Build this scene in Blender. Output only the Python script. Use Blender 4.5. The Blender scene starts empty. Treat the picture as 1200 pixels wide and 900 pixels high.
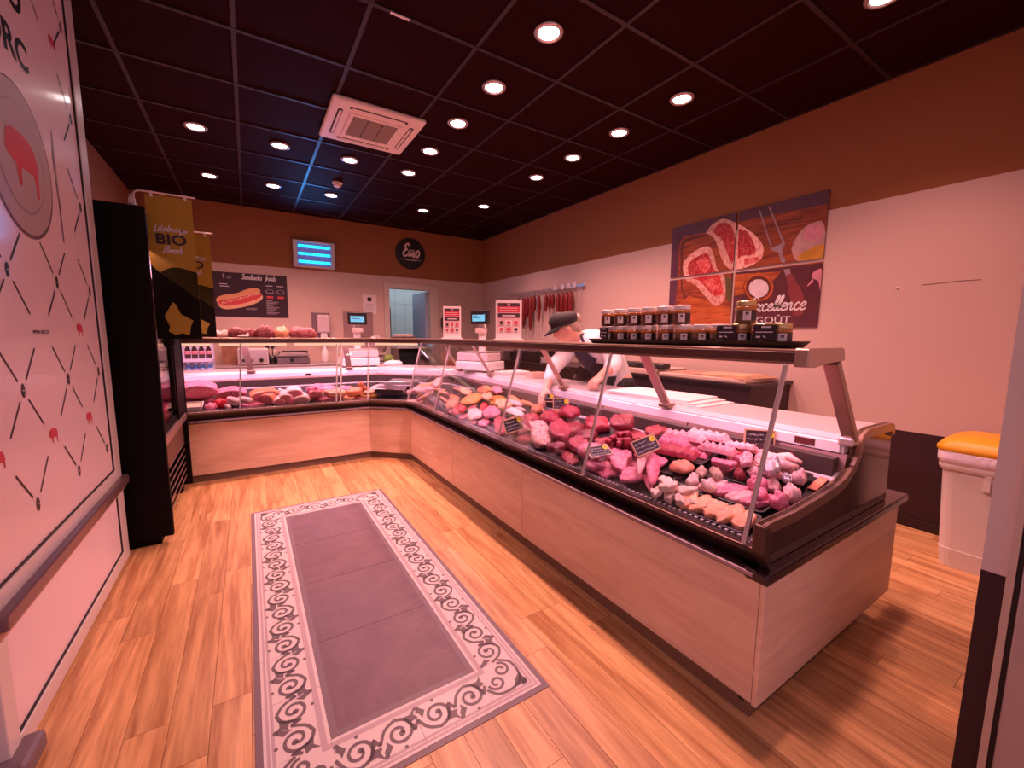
import bpy, bmesh, math, random
import numpy as np
from mathutils import Vector, Matrix, Euler, noise
from mathutils.bvhtree import BVHTree

SC = bpy.context.scene
COL = SC.collection
PI = math.pi
R_ = math.radians
random.seed(7)

# ------------------------------------------------------------------ camera
FPX, CAMH = 484.7, 1.244
def _cam():
    yaw, pitch, roll = 0.56609598, 0.11727048, -0.0068918
    cy, sy = math.cos(yaw), math.sin(yaw)
    f = np.array([sy*math.cos(pitch), cy*math.cos(pitch), -math.sin(pitch)])
    r = np.array([cy, -sy, 0]); d = np.cross(f, r)
    r2 = math.cos(roll)*r+math.sin(roll)*d; d2 = -math.sin(roll)*r+math.cos(roll)*d
    return np.array([r2, d2, f])
CM = _cam()
cd = bpy.data.cameras.new('camera'); cam = bpy.data.objects.new('camera', cd); COL.objects.link(cam)
cd.sensor_width = 36; cd.lens = 36*FPX/1200; cd.clip_start = 0.02; cd.clip_end = 60
rm = Matrix([[CM[0][i], -CM[1][i], -CM[2][i]] for i in range(3)]).to_4x4()
cam.matrix_world = Matrix.Translation((0, 0, CAMH)) @ rm
SC.camera = cam
def _ray(x, y): return CM.T @ np.array([(x-600)/FPX, (y-450)/FPX, 1.0])
def onZ(x, y, z):
    d = _ray(x, y); t = (z-CAMH)/d[2]; return Vector((d[0]*t, d[1]*t, z))
def onX(x, y, X):
    d = _ray(x, y); t = X/d[0]; return Vector((X, d[1]*t, CAMH+d[2]*t))
def onY(x, y, Y):
    d = _ray(x, y); t = Y/d[1]; return Vector((d[0]*t, Y, CAMH+d[2]*t))

# ------------------------------------------------------------------ world, exposure
w = bpy.data.worlds.new('world'); SC.world = w; w.use_nodes = True
w.node_tree.nodes['Background'].inputs[0].default_value = (1.0, 0.55, 0.72, 1)
w.node_tree.nodes['Background'].inputs[1].default_value = 0.60
SC.view_settings.view_transform = 'Standard'; SC.view_settings.look = 'None'
SC.view_settings.exposure = 0.02; SC.view_settings.gamma = 1.0
SC.view_settings.use_curve_mapping = False
SC.cycles.max_bounces = 8; SC.cycles.transparent_max_bounces = 16
SC.cycles.sample_clamp_indirect = 4.0
SC.cycles.use_denoising = True

LAMP = (1.0, 0.43, 0.405)        # pink butcher's spots
CASE = (1.0, 0.44, 0.64)        # magenta display tubes
SPOT_W, CASE_W = 96.0, 9.0

# ------------------------------------------------------------------ materials
def lin(c): return c/12.92 if c <= 0.04045 else ((c+0.055)/1.055)**2.4
def rgb(r, g, b): return (lin(r/255), lin(g/255), lin(b/255), 1)
_M = {}
def mat(name, col, rough=0.5, metal=0.0, spec=0.5, coat=0.0, emit=None, es=0.0, bump=0.0, bscale=60, vary=0.0, vscale=8):
    """plain principled material with optional fine noise in colour and relief"""
    if name in _M: return _M[name]
    m = bpy.data.materials.new(name); m.use_nodes = True; nt = m.node_tree; b = nt.nodes['Principled BSDF']
    c = tuple(col) if len(col) == 4 else (*col, 1)
    b.inputs['Base Color'].default_value = c; b.inputs['Roughness'].default_value = rough
    b.inputs['Metallic'].default_value = metal; b.inputs['Specular IOR Level'].default_value = spec
    b.inputs['Coat Weight'].default_value = coat; b.inputs['Coat Roughness'].default_value = 0.12
    if emit: b.inputs['Emission Color'].default_value = (*emit[:3], 1); b.inputs['Emission Strength'].default_value = es
    tc = None
    if vary or bump:
        tc = nt.nodes.new('ShaderNodeTexCoord'); n = nt.nodes.new('ShaderNodeTexNoise'); n.inputs['Scale'].default_value = vscale
        n.inputs['Detail'].default_value = 4; nt.links.new(tc.outputs['Object'], n.inputs['Vector'])
        if vary:
            mx = nt.nodes.new('ShaderNodeMix'); mx.data_type = 'RGBA'
            mx.inputs[6].default_value = tuple(v*(1-vary) for v in c[:3])+(1,); mx.inputs[7].default_value = tuple(min(1, v*(1+vary)) for v in c[:3])+(1,)
            nt.links.new(n.outputs['Fac'], mx.inputs[0]); nt.links.new(mx.outputs[2], b.inputs['Base Color'])
        if bump:
            n2 = nt.nodes.new('ShaderNodeTexNoise'); n2.inputs['Scale'].default_value = bscale; nt.links.new(tc.outputs['Object'], n2.inputs['Vector'])
            bp = nt.nodes.new('ShaderNodeBump'); bp.inputs['Strength'].default_value = bump; bp.inputs['Distance'].default_value = 0.01
            nt.links.new(n2.outputs['Fac'], bp.inputs['Height']); nt.links.new(bp.outputs['Normal'], b.inputs['Normal'])
    _M[name] = m; return m
def wood(name, c1, c2, rough=0.4, stretch=(14, 0.7, 14), rnd=0.18, ax='y', seam=0.0):
    """grain stretched along one axis, every object its own tone"""
    if name in _M: return _M[name]
    m = bpy.data.materials.new(name); m.use_nodes = True; nt = m.node_tree; b = nt.nodes['Principled BSDF']; L = nt.links.new
    tc = nt.nodes.new('ShaderNodeTexCoord'); oi = nt.nodes.new('ShaderNodeObjectInfo')
    mp = nt.nodes.new('ShaderNodeMapping'); mp.inputs['Scale'].default_value = stretch
    ml = nt.nodes.new('ShaderNodeVectorMath'); ml.operation = 'SCALE'; ml.inputs[0].default_value = (37, 91, 13); L(oi.outputs['Random'], ml.inputs['Scale'])
    L(tc.outputs['Object'], mp.inputs['Vector']); ad = nt.nodes.new('ShaderNodeVectorMath'); L(mp.outputs[0], ad.inputs[0]); L(ml.outputs[0], ad.inputs[1])
    n1 = nt.nodes.new('ShaderNodeTexNoise'); n1.inputs['Scale'].default_value = 1.0; n1.inputs['Detail'].default_value = 5; n1.inputs['Distortion'].default_value = 1.2; L(ad.outputs[0], n1.inputs['Vector'])
    n2 = nt.nodes.new('ShaderNodeTexNoise'); n2.inputs['Scale'].default_value = 6.0; n2.inputs['Detail'].default_value = 3; L(ad.outputs[0], n2.inputs['Vector'])
    mx = nt.nodes.new('ShaderNodeMix'); mx.data_type = 'FLOAT'; mx.inputs[0].default_value = 0.3; L(n1.outputs['Fac'], mx.inputs[2]); L(n2.outputs['Fac'], mx.inputs[3])
    cr = nt.nodes.new('ShaderNodeValToRGB'); cr.color_ramp.elements[0].position = 0.36; cr.color_ramp.elements[1].position = 0.62
    cr.color_ramp.elements[0].color = c1; cr.color_ramp.elements[1].color = c2; L(mx.outputs[0], cr.inputs[0])
    hs = nt.nodes.new('ShaderNodeHueSaturation'); mr = nt.nodes.new('ShaderNodeMapRange'); mr.inputs[3].default_value = 1-rnd; mr.inputs[4].default_value = 1+rnd
    L(oi.outputs['Random'], mr.inputs[0]); L(mr.outputs[0], hs.inputs['Value']); L(cr.outputs[0], hs.inputs['Color']); L(hs.outputs[0], b.inputs['Base Color'])
    b.inputs['Roughness'].default_value = rough
    bp = nt.nodes.new('ShaderNodeBump'); bp.inputs['Strength'].default_value = 0.08; bp.inputs['Distance'].default_value = 0.003; L(mx.outputs[0], bp.inputs['Height']); L(bp.outputs[0], b.inputs['Normal'])
    _M[name] = m; return m
def meat(name, red, fat, amount=0.5, scale=9, rough=0.42, stretch=(1, 1, 1), soft=0.1, coat=0.35):
    """muscle and fat: a distorted noise splits the two, every piece has its own offset and tone"""
    if name in _M: return _M[name]
    m = bpy.data.materials.new(name); m.use_nodes = True; nt = m.node_tree; b = nt.nodes['Principled BSDF']; L = nt.links.new
    tc = nt.nodes.new('ShaderNodeTexCoord'); oi = nt.nodes.new('ShaderNodeObjectInfo')
    mp = nt.nodes.new('ShaderNodeMapping'); mp.inputs['Scale'].default_value = tuple(scale*s for s in stretch); L(tc.outputs['Object'], mp.inputs[0])
    ml = nt.nodes.new('ShaderNodeVectorMath'); ml.operation = 'SCALE'; ml.inputs[0].default_value = (53, 17, 71); L(oi.outputs['Random'], ml.inputs['Scale'])
    ad = nt.nodes.new('ShaderNodeVectorMath'); L(mp.outputs[0], ad.inputs[0]); L(ml.outputs[0], ad.inputs[1])
    n = nt.nodes.new('ShaderNodeTexNoise'); n.inputs['Scale'].default_value = 1; n.inputs['Detail'].default_value = 3; n.inputs['Distortion'].default_value = 2.0; L(ad.outputs[0], n.inputs['Vector'])
    cr = nt.nodes.new('ShaderNodeValToRGB'); e = cr.color_ramp.elements; p = 0.72-0.4*amount
    e[0].position = p-soft; e[1].position = p+soft; e[0].color = red; e[1].color = fat; L(n.outputs['Fac'], cr.inputs[0])
    hs = nt.nodes.new('ShaderNodeHueSaturation'); mr = nt.nodes.new('ShaderNodeMapRange'); mr.inputs[3].default_value = 0.82; mr.inputs[4].default_value = 1.18
    L(oi.outputs['Random'], mr.inputs[0]); L(mr.outputs[0], hs.inputs['Value']); L(cr.outputs[0], hs.inputs['Color']); L(hs.outputs[0], b.inputs['Base Color'])
    n2 = nt.nodes.new('ShaderNodeTexNoise'); n2.inputs['Scale'].default_value = 6; n2.inputs['Detail'].default_value = 4; L(ad.outputs[0], n2.inputs['Vector'])
    bp = nt.nodes.new('ShaderNodeBump'); bp.inputs['Strength'].default_value = 0.35; bp.inputs['Distance'].default_value = 0.006; L(n2.outputs['Fac'], bp.inputs['Height']); L(bp.outputs[0], b.inputs['Normal'])
    b.inputs['Roughness'].default_value = rough; b.inputs['Coat Weight'].default_value = coat*.4; b.inputs['Coat Roughness'].default_value = 0.2; b.inputs['Specular IOR Level'].default_value = .35
    b.inputs['Subsurface Weight'].default_value = 0.0
    _M[name] = m; return m
def glass(name, tint=(0.97, 0.98, 0.98), refl=1.0):
    """clear pane: transparent with a fresnel gloss"""
    if name in _M: return _M[name]
    m = bpy.data.materials.new(name); m.use_nodes = True; nt = m.node_tree; nt.nodes.clear(); L = nt.links.new
    o = nt.nodes.new('ShaderNodeOutputMaterial'); t = nt.nodes.new('ShaderNodeBsdfTransparent'); t.inputs[0].default_value = (*tint, 1)
    g = nt.nodes.new('ShaderNodeBsdfGlossy'); g.inputs['Roughness'].default_value = 0.01
    f = nt.nodes.new('ShaderNodeFresnel'); f.inputs[0].default_value = 1.4
    mm = nt.nodes.new('ShaderNodeMath'); mm.operation = 'MULTIPLY'; mm.inputs[1].default_value = 0.6*refl; L(f.outputs[0], mm.inputs[0])
    x = nt.nodes.new('ShaderNodeMixShader'); L(mm.outputs[0], x.inputs[0]); L(t.outputs[0], x.inputs[1]); L(g.outputs[0], x.inputs[2]); L(x.outputs[0], o.inputs[0])
    _M[name] = m; return m
def emis(name, col, s):
    if name in _M: return _M[name]
    m = bpy.data.materials.new(name); m.use_nodes = True; nt = m.node_tree; nt.nodes.clear()
    o = nt.nodes.new('ShaderNodeOutputMaterial'); e = nt.nodes.new('ShaderNodeEmission'); e.inputs[0].default_value = (*col[:3], 1); e.inputs[1].default_value = s
    nt.links.new(e.outputs[0], o.inputs[0]); _M[name] = m; return m

# ------------------------------------------------------------------ mesh builder
class MB:
    def __init__(s): s.v = []; s.f = []; s.m = []; s.k = 0
    def add(s, vs, fs, mi=None):
        o = len(s.v); s.v += [tuple(p) for p in vs]; s.f += [tuple(o+i for i in f) for f in fs]; s.m += [s.k if mi is None else mi]*len(fs); return s
    def box(s, x0, x1, y0, y1, z0, z1, mi=None):
        v = [(x, y, z) for z in (z0, z1) for y in (y0, y1) for x in (x0, x1)]
        return s.add(v, [(0, 2, 3, 1), (4, 5, 7, 6), (0, 1, 5, 4), (2, 6, 7, 3), (0, 4, 6, 2), (1, 3, 7, 5)], mi)
    def obox(s, c, a, b, n, la, lb, ln, mi=None):
        """box centred c with axes a, b, n and full lengths"""
        c, a, b, n = Vector(c), Vector(a).normalized(), Vector(b).normalized(), Vector(n).normalized()
        v = [c+a*(i*la/2)+b*(j*lb/2)+n*(k*ln/2) for k in (-1, 1) for j in (-1, 1) for i in (-1, 1)]
        return s.add(v, [(0, 2, 3, 1), (4, 5, 7, 6), (0, 1, 5, 4), (2, 6, 7, 3), (0, 4, 6, 2), (1, 3, 7, 5)], mi)
    def bar(s, p, q, wd, th, up=(0, 0, 1), mi=None):
        p, q = Vector(p), Vector(q); d = (q-p); a = d.normalized(); b = a.cross(Vector(up)).normalized(); n = b.cross(a)
        return s.obox((p+q)/2, a, b, n, d.length, wd, th, mi)
    def prism(s, poly, fn, h0, h1, mi=None):
        """polygon (2-D points) extruded between h0 and h1; fn(u, v, h) gives the point"""
        n = len(poly); v = [fn(u, w_, h0) for u, w_ in poly]+[fn(u, w_, h1) for u, w_ in poly]
        f = [tuple(range(n))[::-1], tuple(range(n, 2*n))]+[(i, (i+1) % n, n+(i+1) % n, n+i) for i in range(n)]
        return s.add(v, f, mi)
    def rings(s, rs, cap=True, closed=False, mi=None):
        n = len(rs[0]); v = [p for r in rs for p in r]; f = []
        m = len(rs)
        for j in range(m if closed else m-1):
            for i in range(n):
                a = j*n+i; b = j*n+(i+1) % n; j2 = ((j+1) % m)*n; f.append((a, b, j2+(i+1) % n, j2+i))
        if cap and not closed: f += [tuple(range(n))[::-1], tuple(range((m-1)*n, m*n))]
        return s.add(v, f, mi)
    def tube(s, pts, r, n=8, mi=None):
        pts = [Vector(p) for p in pts]; rs = []; prev = None
        rr = r if isinstance(r, (list, tuple)) else [r]*len(pts)
        for i, p in enumerate(pts):
            t = (pts[min(i+1, len(pts)-1)]-pts[max(i-1, 0)]).normalized()
            u = t.orthogonal().normalized() if prev is None else (prev-t*prev.dot(t)).normalized(); prev = u; b = t.cross(u)
            rs.append([p+(u*math.cos(2*PI*k/n)+b*math.sin(2*PI*k/n))*rr[i] for k in range(n)])
        return s.rings(rs, mi=mi)
    def lathe(s, prof, n=20, c=(0, 0, 0), axis='z', mi=None):
        rs = []
        for r, h in prof:
            ring = []
            for k in range(n):
                a = 2*PI*k/n; x, y = r*math.cos(a), r*math.sin(a)
                p = (x, y, h) if axis == 'z' else ((h, x, y) if axis == 'x' else (x, -h, y) if axis == 'y-' else (y, h, x))
                ring.append(Vector(p)+Vector(c))
            rs.append(ring)
        return s.rings(rs, mi=mi)
    def ball(s, c, rx, ry=None, rz=None, n=14, m=9, mi=None, rot=None):
        ry = rx if ry is None else ry; rz = rx if rz is None else rz; c = Vector(c); rs = []
        for j in range(m+1):
            th = -PI/2+PI*(j*0.96+0.02*m)/m; rs.append([])
            for k in range(n):
                p = Vector((rx*math.cos(th)*math.cos(2*PI*k/n), ry*math.cos(th)*math.sin(2*PI*k/n), rz*math.sin(th)))
                if rot is not None: p = rot @ p
                rs[-1].append(c+p)
        return s.rings(rs, mi=mi)
def mesh(mb, name='mesh', mats=None, smooth=False):
    me = bpy.data.meshes.new(name); me.from_pydata(mb.v, [], mb.f)
    for x in (mats or []): me.materials.append(x)
    if mats and len(mats) > 1: me.polygons.foreach_set('material_index', mb.m)
    bm = bmesh.new(); bm.from_mesh(me); bmesh.ops.recalc_face_normals(bm, faces=bm.faces); bm.to_mesh(me); bm.free()
    if smooth: me.polygons.foreach_set('use_smooth', [True]*len(me.polygons))
    me.update(); return me
def tag(o, label=None, cat=None, group=None, kind=None):
    if label: o['label'] = label
    if cat: o['category'] = cat
    if group: o['group'] = group
    if kind: o['kind'] = kind
    return o
def obj(name, mb, m, parent=None, smooth=False, bev=0.0, loc=None, rot=None, local=False, label=None, cat=None, group=None, kind=None, seg=2):
    """one mesh object. Mesh given in world coordinates unless local=True (then in the parent's frame)"""
    ms = m if isinstance(m, (list, tuple)) else [m]
    me = mb if isinstance(mb, bpy.types.Mesh) else mesh(mb, name, ms, smooth)
    o = bpy.data.objects.new(name, me); COL.objects.link(o)
    if parent is not None:
        o.parent = parent
        if not local: o.matrix_parent_inverse = WM[parent.name].inverted()
    if loc is not None: o.location = loc
    if rot is not None: o.rotation_euler = rot
    if bev:
        b = o.modifiers.new('bevel', 'BEVEL'); b.width = bev; b.segments = seg; b.limit_method = 'ANGLE'; b.angle_limit = R_(40)
        if smooth is False: pass
    if smooth == 'auto': pass
    tag(o, label, cat, group, kind)
    WM[o.name] = (WM[parent.name] if (parent is not None and local) else Matrix()) @ Matrix.LocRotScale(o.location, o.rotation_euler, o.scale)
    return o
WM = {}
def thing(name, label, cat, loc=(0, 0, 0), rz=0.0, group=None, mw=None):
    o = bpy.data.objects.new(name, None); COL.objects.link(o); o.empty_display_size = 0.05
    if mw is not None: o.matrix_world = mw; WM[o.name] = mw.copy()
    else:
        o.location = loc; o.rotation_euler = (0, 0, rz); WM[o.name] = Matrix.LocRotScale(Vector(loc), Euler((0, 0, rz)), Vector((1, 1, 1)))
    return tag(o, label, cat, group)
def struct(name, mb, m, parent=None, **k):
    return obj(name, mb, m, parent, kind='structure', **k)
def dup(root, loc=None, rz=None, label=None, group=None, mw=None, kids=None):
    r = root.copy(); COL.objects.link(r)
    if mw is not None: r.matrix_world = mw; WM[r.name] = mw.copy()
    else:
        if loc is not None: r.location = loc
        if rz is not None: r.rotation_euler = (0, 0, rz)
        WM[r.name] = Matrix.LocRotScale(r.location, r.rotation_euler, r.scale)
    if label: r['label'] = label
    if group: r['group'] = group
    for ch in list(root.children):
        c = ch.copy(); COL.objects.link(c); c.parent = r
        for g in list(ch.children):
            d = g.copy(); COL.objects.link(d); d.parent = c
    return r
def bez(pts, n=8):
    """Catmull-Rom through 2-D points"""
    out = []; P = [pts[0]]+list(pts)+[pts[-1]]
    for i in range(1, len(P)-2):
        a, b, c, d = [np.array(P[j], float) for j in (i-1, i, i+1, i+2)]
        for k in range(n):
            t = k/n; out.append(0.5*(2*b+(c-a)*t+(2*a-5*b+4*c-d)*t*t+(3*b-a-3*c+d)*t**3))
    out.append(np.array(pts[-1], float)); return out
# ------------------------------------------------------------------ flat print: ribbons, polygons and letters laid on a plane
class Print:
    """collects flat shapes per material on the plane o + u*x + v*y, lifted a hair per layer along n"""
    def __init__(s, o, u, v, lift=0.0006):
        s.o, s.u, s.v = Vector(o), Vector(u).normalized(), Vector(v).normalized(); s.n = s.u.cross(s.v).normalized(); s.L = lift; s.d = {}
    def P(s, x, y, l): return s.o+s.u*x+s.v*y+s.n*(s.L*l)
    def _mb(s, m): return s.d.setdefault(m, MB())
    def poly(s, pts, m, l=1):
        from mathutils.geometry import tessellate_polygon
        vs = [Vector((float(p[0]), float(p[1]), 0)) for p in pts]
        tr = tessellate_polygon([vs]); s._mb(m).add([s.P(p[0], p[1], l) for p in vs], [tuple(t) for t in tr])
    def rect(s, x0, x1, y0, y1, m, l=1): s._mb(m).add([s.P(x, y, l) for x, y in ((x0, y0), (x1, y0), (x1, y1), (x0, y1))], [(0, 1, 2, 3)])
    def disc(s, cx, cy, r, m, l=1, ry=None, n=28, a0=0, a1=2*PI):
        ry = r if ry is None else ry
        s.poly([(cx+r*math.cos(a0+(a1-a0)*k/n), cy+ry*math.sin(a0+(a1-a0)*k/n)) for k in range(n)], m, l)
    def ring(s, cx, cy, r, w_, m, l=1, n=32): s.line([(cx+r*math.cos(2*PI*k/n), cy+r*math.sin(2*PI*k/n)) for k in range(n+1)], w_, m, l)
    def line(s, pts, w_, m, l=1):
        pts = [np.array(p, float) for p in pts]; mb = s._mb(m); L, Rr = [], []
        for i, p in enumerate(pts):
            t = pts[min(i+1, len(pts)-1)]-pts[max(i-1, 0)]; t = t/(np.linalg.norm(t)+1e-9); nn = np.array([-t[1], t[0]])
            ww = w_[i] if isinstance(w_, (list, tuple, np.ndarray)) else w_
            L.append(p+nn*ww/2); Rr.append(p-nn*ww/2)
        k = len(pts); mb.add([s.P(q[0], q[1], l) for q in L+Rr], [(i, k+i, k+i+1, i+1) for i in range(k-1)])
    def text(s, t, x, y, h, m, l=1, align='l', bold=0.0, stretch=1.0, arc=None):
        """built-in sans lettering as flat mesh; h is the cap height"""
        vs, fs, wd = text_mesh(t, bold); sc = h/0.69; x0 = x-(wd*sc*stretch*{'l': 0, 'c': 0.5, 'r': 1}[align])
        s._mb(m).add([s.P(x0+px*sc*stretch, y+py*sc, l) for px, py in vs], fs)
    def script(s, t, x, y, h, wd, m, l=1, align='l', slant=0.25, arc=0.0):
        """brush lettering from stroke glyphs; h is the x-height"""
        adv = sum(GL[c][0] for c in t)*h; x0 = x-adv*{'l': 0, 'c': 0.5}[align]; cx = 0
        for c in t:
            a, st = GL[c]
            for k in st:
                pts = bez(k, 6); q = []
                for p in pts:
                    X = x0+cx+(p[0]+slant*p[1])*h; Y = y+p[1]*h
                    if arc: Y -= arc*((X-x0-adv/2)**2)
                    q.append((X, Y))
                s.line(q, wd, m, l)
            cx += a*h
        return adv
    def flush(s, parent, names=None, default='print'):
        for m, mb in s.d.items():
            for q in islands(mb): obj((names or {}).get(m.name, default), q, m, parent)
def islands(mb, most=4):
    """the separate pieces of a flat print, when they are few"""
    par = list(range(len(mb.v)))
    def find(i):
        while par[i] != i: par[i] = par[par[i]]; i = par[i]
        return i
    for f in mb.f:
        for i in f[1:]: par[find(i)] = find(f[0])
    gr = {}
    for f in mb.f: gr.setdefault(find(f[0]), []).append(f)
    if not 1 < len(gr) <= most: return [mb]
    out = []
    for fs in gr.values():
        ix = sorted({i for f in fs for i in f}); mp = {i: k for k, i in enumerate(ix)}; out.append(MB().add([mb.v[i] for i in ix], [tuple(mp[i] for i in f) for f in fs]))
    return out
_TX = {}
def text_mesh(t, bold=0.0):
    if (t, bold) in _TX: return _TX[(t, bold)]
    c = bpy.data.curves.new('t', 'FONT'); c.body = t; c.size = 1; c.offset = bold; c.resolution_u = 4; c.fill_mode = 'FRONT'
    o = bpy.data.objects.new('t', c); COL.objects.link(o)
    dg = bpy.context.evaluated_depsgraph_get(); me = bpy.data.meshes.new_from_object(o.evaluated_get(dg))
    vs = [(v.co.x, v.co.y) for v in me.vertices]; fs = [tuple(p.vertices) for p in me.polygons]
    x1 = max([v[0] for v in vs] or [0]); x0 = min([v[0] for v in vs] or [0]); vs = [(a-x0, b) for a, b in vs]
    bpy.data.objects.remove(o); bpy.data.curves.remove(c); bpy.data.meshes.remove(me)
    _TX[(t, bold)] = (vs, fs, x1-x0); return _TX[(t, bold)]
_o = [(.55, 1), (.3, 1), (.08, .7), (.1, .2), (.36, 0), (.6, .3), (.58, .8), (.35, 1)]
GL = {' ': (.5, []), 'e': (.74, [[(.0, .42), (.4, .52), (.6, .82), (.38, 1.0), (.12, .72), (.1, .3), (.36, 0), (.76, .2)]]),
 'c': (.7, [[(.58, .78), (.4, 1), (.12, .7), (.1, .3), (.36, 0), (.72, .2)]]),
 'l': (.5, [[(-.05, .25), (.34, 1.2), (.42, 1.9), (.25, 1.95), (.15, 1.4), (.13, .4), (.28, 0), (.52, .2)]]),
 'x': (.76, [[(.0, .88), (.18, 1), (.35, .5), (.52, 0), (.74, .15)], [(.68, 1), (.35, .5), (.02, 0)]]),
 'n': (.86, [[(0, 1), (.08, 0)], [(.08, .5), (.34, 1), (.5, .8), (.5, .25), (.62, 0), (.86, .2)]]),
 'm': (1.15, [[(0, 1), (.06, 0)], [(.06, .5), (.28, 1), (.42, .8), (.42, 0)], [(.42, .5), (.64, 1), (.78, .8), (.78, .25), (.9, 0), (1.12, .2)]]),
 'o': (.78, [_o]), 'E': (.95, [[(.88, 1.7), (.6, 2), (.25, 1.8), (.25, 1.3), (.55, 1.08), (.2, .9), (.05, .4), (.36, 0), (.85, .3)]]),
 'S': (.9, [[(.8, 1.7), (.5, 2), (.2, 1.7), (.35, 1.2), (.7, .7), (.6, .15), (.25, 0), (0, .3)]]),
 'a': (.86, [_o, [(.6, 1), (.56, .3), (.66, 0), (.86, .2)]]), 'd': (.86, [_o, [(.62, 2), (.56, .3), (.68, 0), (.86, .2)]]),
 'w': (.95, [[(0, 1), (.08, .2), (.24, 0), (.42, .6), (.44, .2), (.58, 0), (.78, .6), (.78, 1)]]),
 'i': (.4, [[(.1, 1), (.1, .2), (.2, 0), (.4, .2)], [(.12, 1.4), (.14, 1.55)]]),
 'h': (.8, [[(.05, 2), (.05, 0)], [(.05, .5), (.3, 1), (.48, .8), (.48, .25), (.6, 0), (.8, .2)]]),
 's': (.58, [[(.5, .85), (.3, 1), (.1, .8), (.4, .4), (.35, .05), (.05, .05)]]),
 'f': (.5, [[(.6, 1.8), (.4, 2), (.25, 1.6), (.2, .3), (.1, -.6), (-.1, -.6)], [(0, 1), (.5, 1)]]),
 'r': (.55, [[(0, 1), (.08, 0)], [(.08, .5), (.28, .95), (.5, .95)]]),
 'L': (.85, [[(.4, 2), (.2, 1.8), (.15, .1), (.05, 0), (.4, .05), (.85, .1)]]),
 't': (.5, [[(.2, 1.7), (.14, .3), (.28, 0), (.5, .2)], [(0, 1.1), (.45, 1.1)]]),
 'z': (.64, [[(.05, 1), (.55, .98)], [(.55, .98), (.05, .02)], [(.05, .02), (.62, .05)]]),
 'b': (.75, [[(.08, 2), (.05, .1), (.36, 0), (.6, .4), (.45, .95), (.1, .75)]]),
 'u': (.85, [[(0, 1), (.05, .3), (.25, 0), (.5, .4), (.52, 1)], [(.52, .5), (.6, 0), (.85, .2)]]),
 'g': (.8, [_o, [(.6, 1), (.58, -.3), (.34, -.7), (.05, -.5)]]),
 'F': (.85, [[(.95, 2), (.1, 1.95)], [(.4, 2), (.25, 0)], [(.3, 1.05), (.72, 1.05)]])}
GL['ë'] = (GL['e'][0], GL['e'][1]+[[(.2, 1.35), (.22, 1.5)], [(.5, 1.35), (.52, 1.5)]])
# ------------------------------------------------------------------ setting
XL, XR, YB, ZC = -1.09, 3.642, 6.74, 2.92
YW = 0.205                      # inner face of the front wall to the right of the entrance
M_plank = wood('oak_plank', rgb(168, 116, 72), rgb(224, 176, 120), rough=0.33, stretch=(16, 1.1, 16), rnd=0.15)
M_joint = mat('plank_joint', (0.10, 0.055, 0.03), 0.8)
fl = MB().box(XL-.1, XR+.1, -0.9, 9.2, -0.08, -0.008)
floor = struct('floor', fl, M_joint)
PWID = 0.1117
def planks():
    rnd = random.Random(3); shared = {}
    def put(x0, y0, y1):
        ln = round(y1-y0, 3); key = ln
        if key not in shared: shared[key] = mesh(MB().box(0.0007, PWID-.0007, 0.0007, ln-.0007, -.012, 0.0), 'plank', [M_plank])
        o = bpy.data.objects.new('plank', shared[key]); COL.objects.link(o); o.location = (x0, y0, 0); o.parent = floor; o['kind'] = 'structure'
    n = int((XR-XL)/PWID)+1; x = 0.388-PWID*math.floor((0.388-XL)/PWID)-PWID
    while x < XR:
        xa = x
        hi = 4.36 if xa < 1.38 else 1.85
        if xa+PWID > XL+0.001 and xa+PWID < XR+0.09:
            y = -0.75+rnd.choice([0, .13, .27, .41, .55, .69])*1.35-0.45
            while y < hi:
                y1 = min(y+0.93, hi)
                if y1 > -0.55 and y1-y > .02: put(xa, y, y1)
                y += 0.93
        x += PWID
planks()

# two-tone painted walls: the paint changes at fixed heights
def paint(name, lo, mid, hi, z1, z2, rough=0.75):
    m = bpy.data.materials.new(name); m.use_nodes = True; nt = m.node_tree; b = nt.nodes['Principled BSDF']; L = nt.links.new
    g = nt.nodes.new('ShaderNodeNewGeometry'); sp = nt.nodes.new('ShaderNodeSeparateXYZ'); L(g.outputs['Position'], sp.inputs[0])
    def step(z):
        k = nt.nodes.new('ShaderNodeMath'); k.operation = 'GREATER_THAN'; k.inputs[1].default_value = z; L(sp.outputs[2], k.inputs[0]); return k
    a, c = step(z1), step(z2)
    x = nt.nodes.new('ShaderNodeMix'); x.data_type = 'RGBA'; x.inputs[6].default_value = lo; x.inputs[7].default_value = mid; L(a.outputs[0], x.inputs[0])
    y = nt.nodes.new('ShaderNodeMix'); y.data_type = 'RGBA'; y.inputs[7].default_value = hi; L(c.outputs[0], y.inputs[0]); L(x.outputs[2], y.inputs[6]); L(y.outputs[2], b.inputs['Base Color'])
    n = nt.nodes.new('ShaderNodeTexNoise'); n.inputs['Scale'].default_value = 140; L(g.outputs['Position'], n.inputs['Vector'])
    bp = nt.nodes.new('ShaderNodeBump'); bp.inputs['Strength'].default_value = 0.06; bp.inputs['Distance'].default_value = 0.004; L(n.outputs[0], bp.inputs['Height']); L(bp.outputs[0], b.inputs['Normal'])
    b.inputs['Roughness'].default_value = rough; return m
BEIGE, BROWN, DADO = (0.66, 0.465, 0.395, 1), (0.30, 0.10, 0.030, 1), (0.035, 0.008, 0.010, 1)
M_wall = paint('wall_paint_dado', DADO, BEIGE, BROWN, 0.632, 2.168)
M_wallb = paint('wall_paint', BEIGE, BEIGE, BROWN, 0.1, 2.162)
M_white = mat('white_lacquer', (0.78, 0.72, 0.70), 0.4)
M_alu = mat('white_aluminium', (0.72, 0.66, 0.64), 0.35, 0.1)
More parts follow.
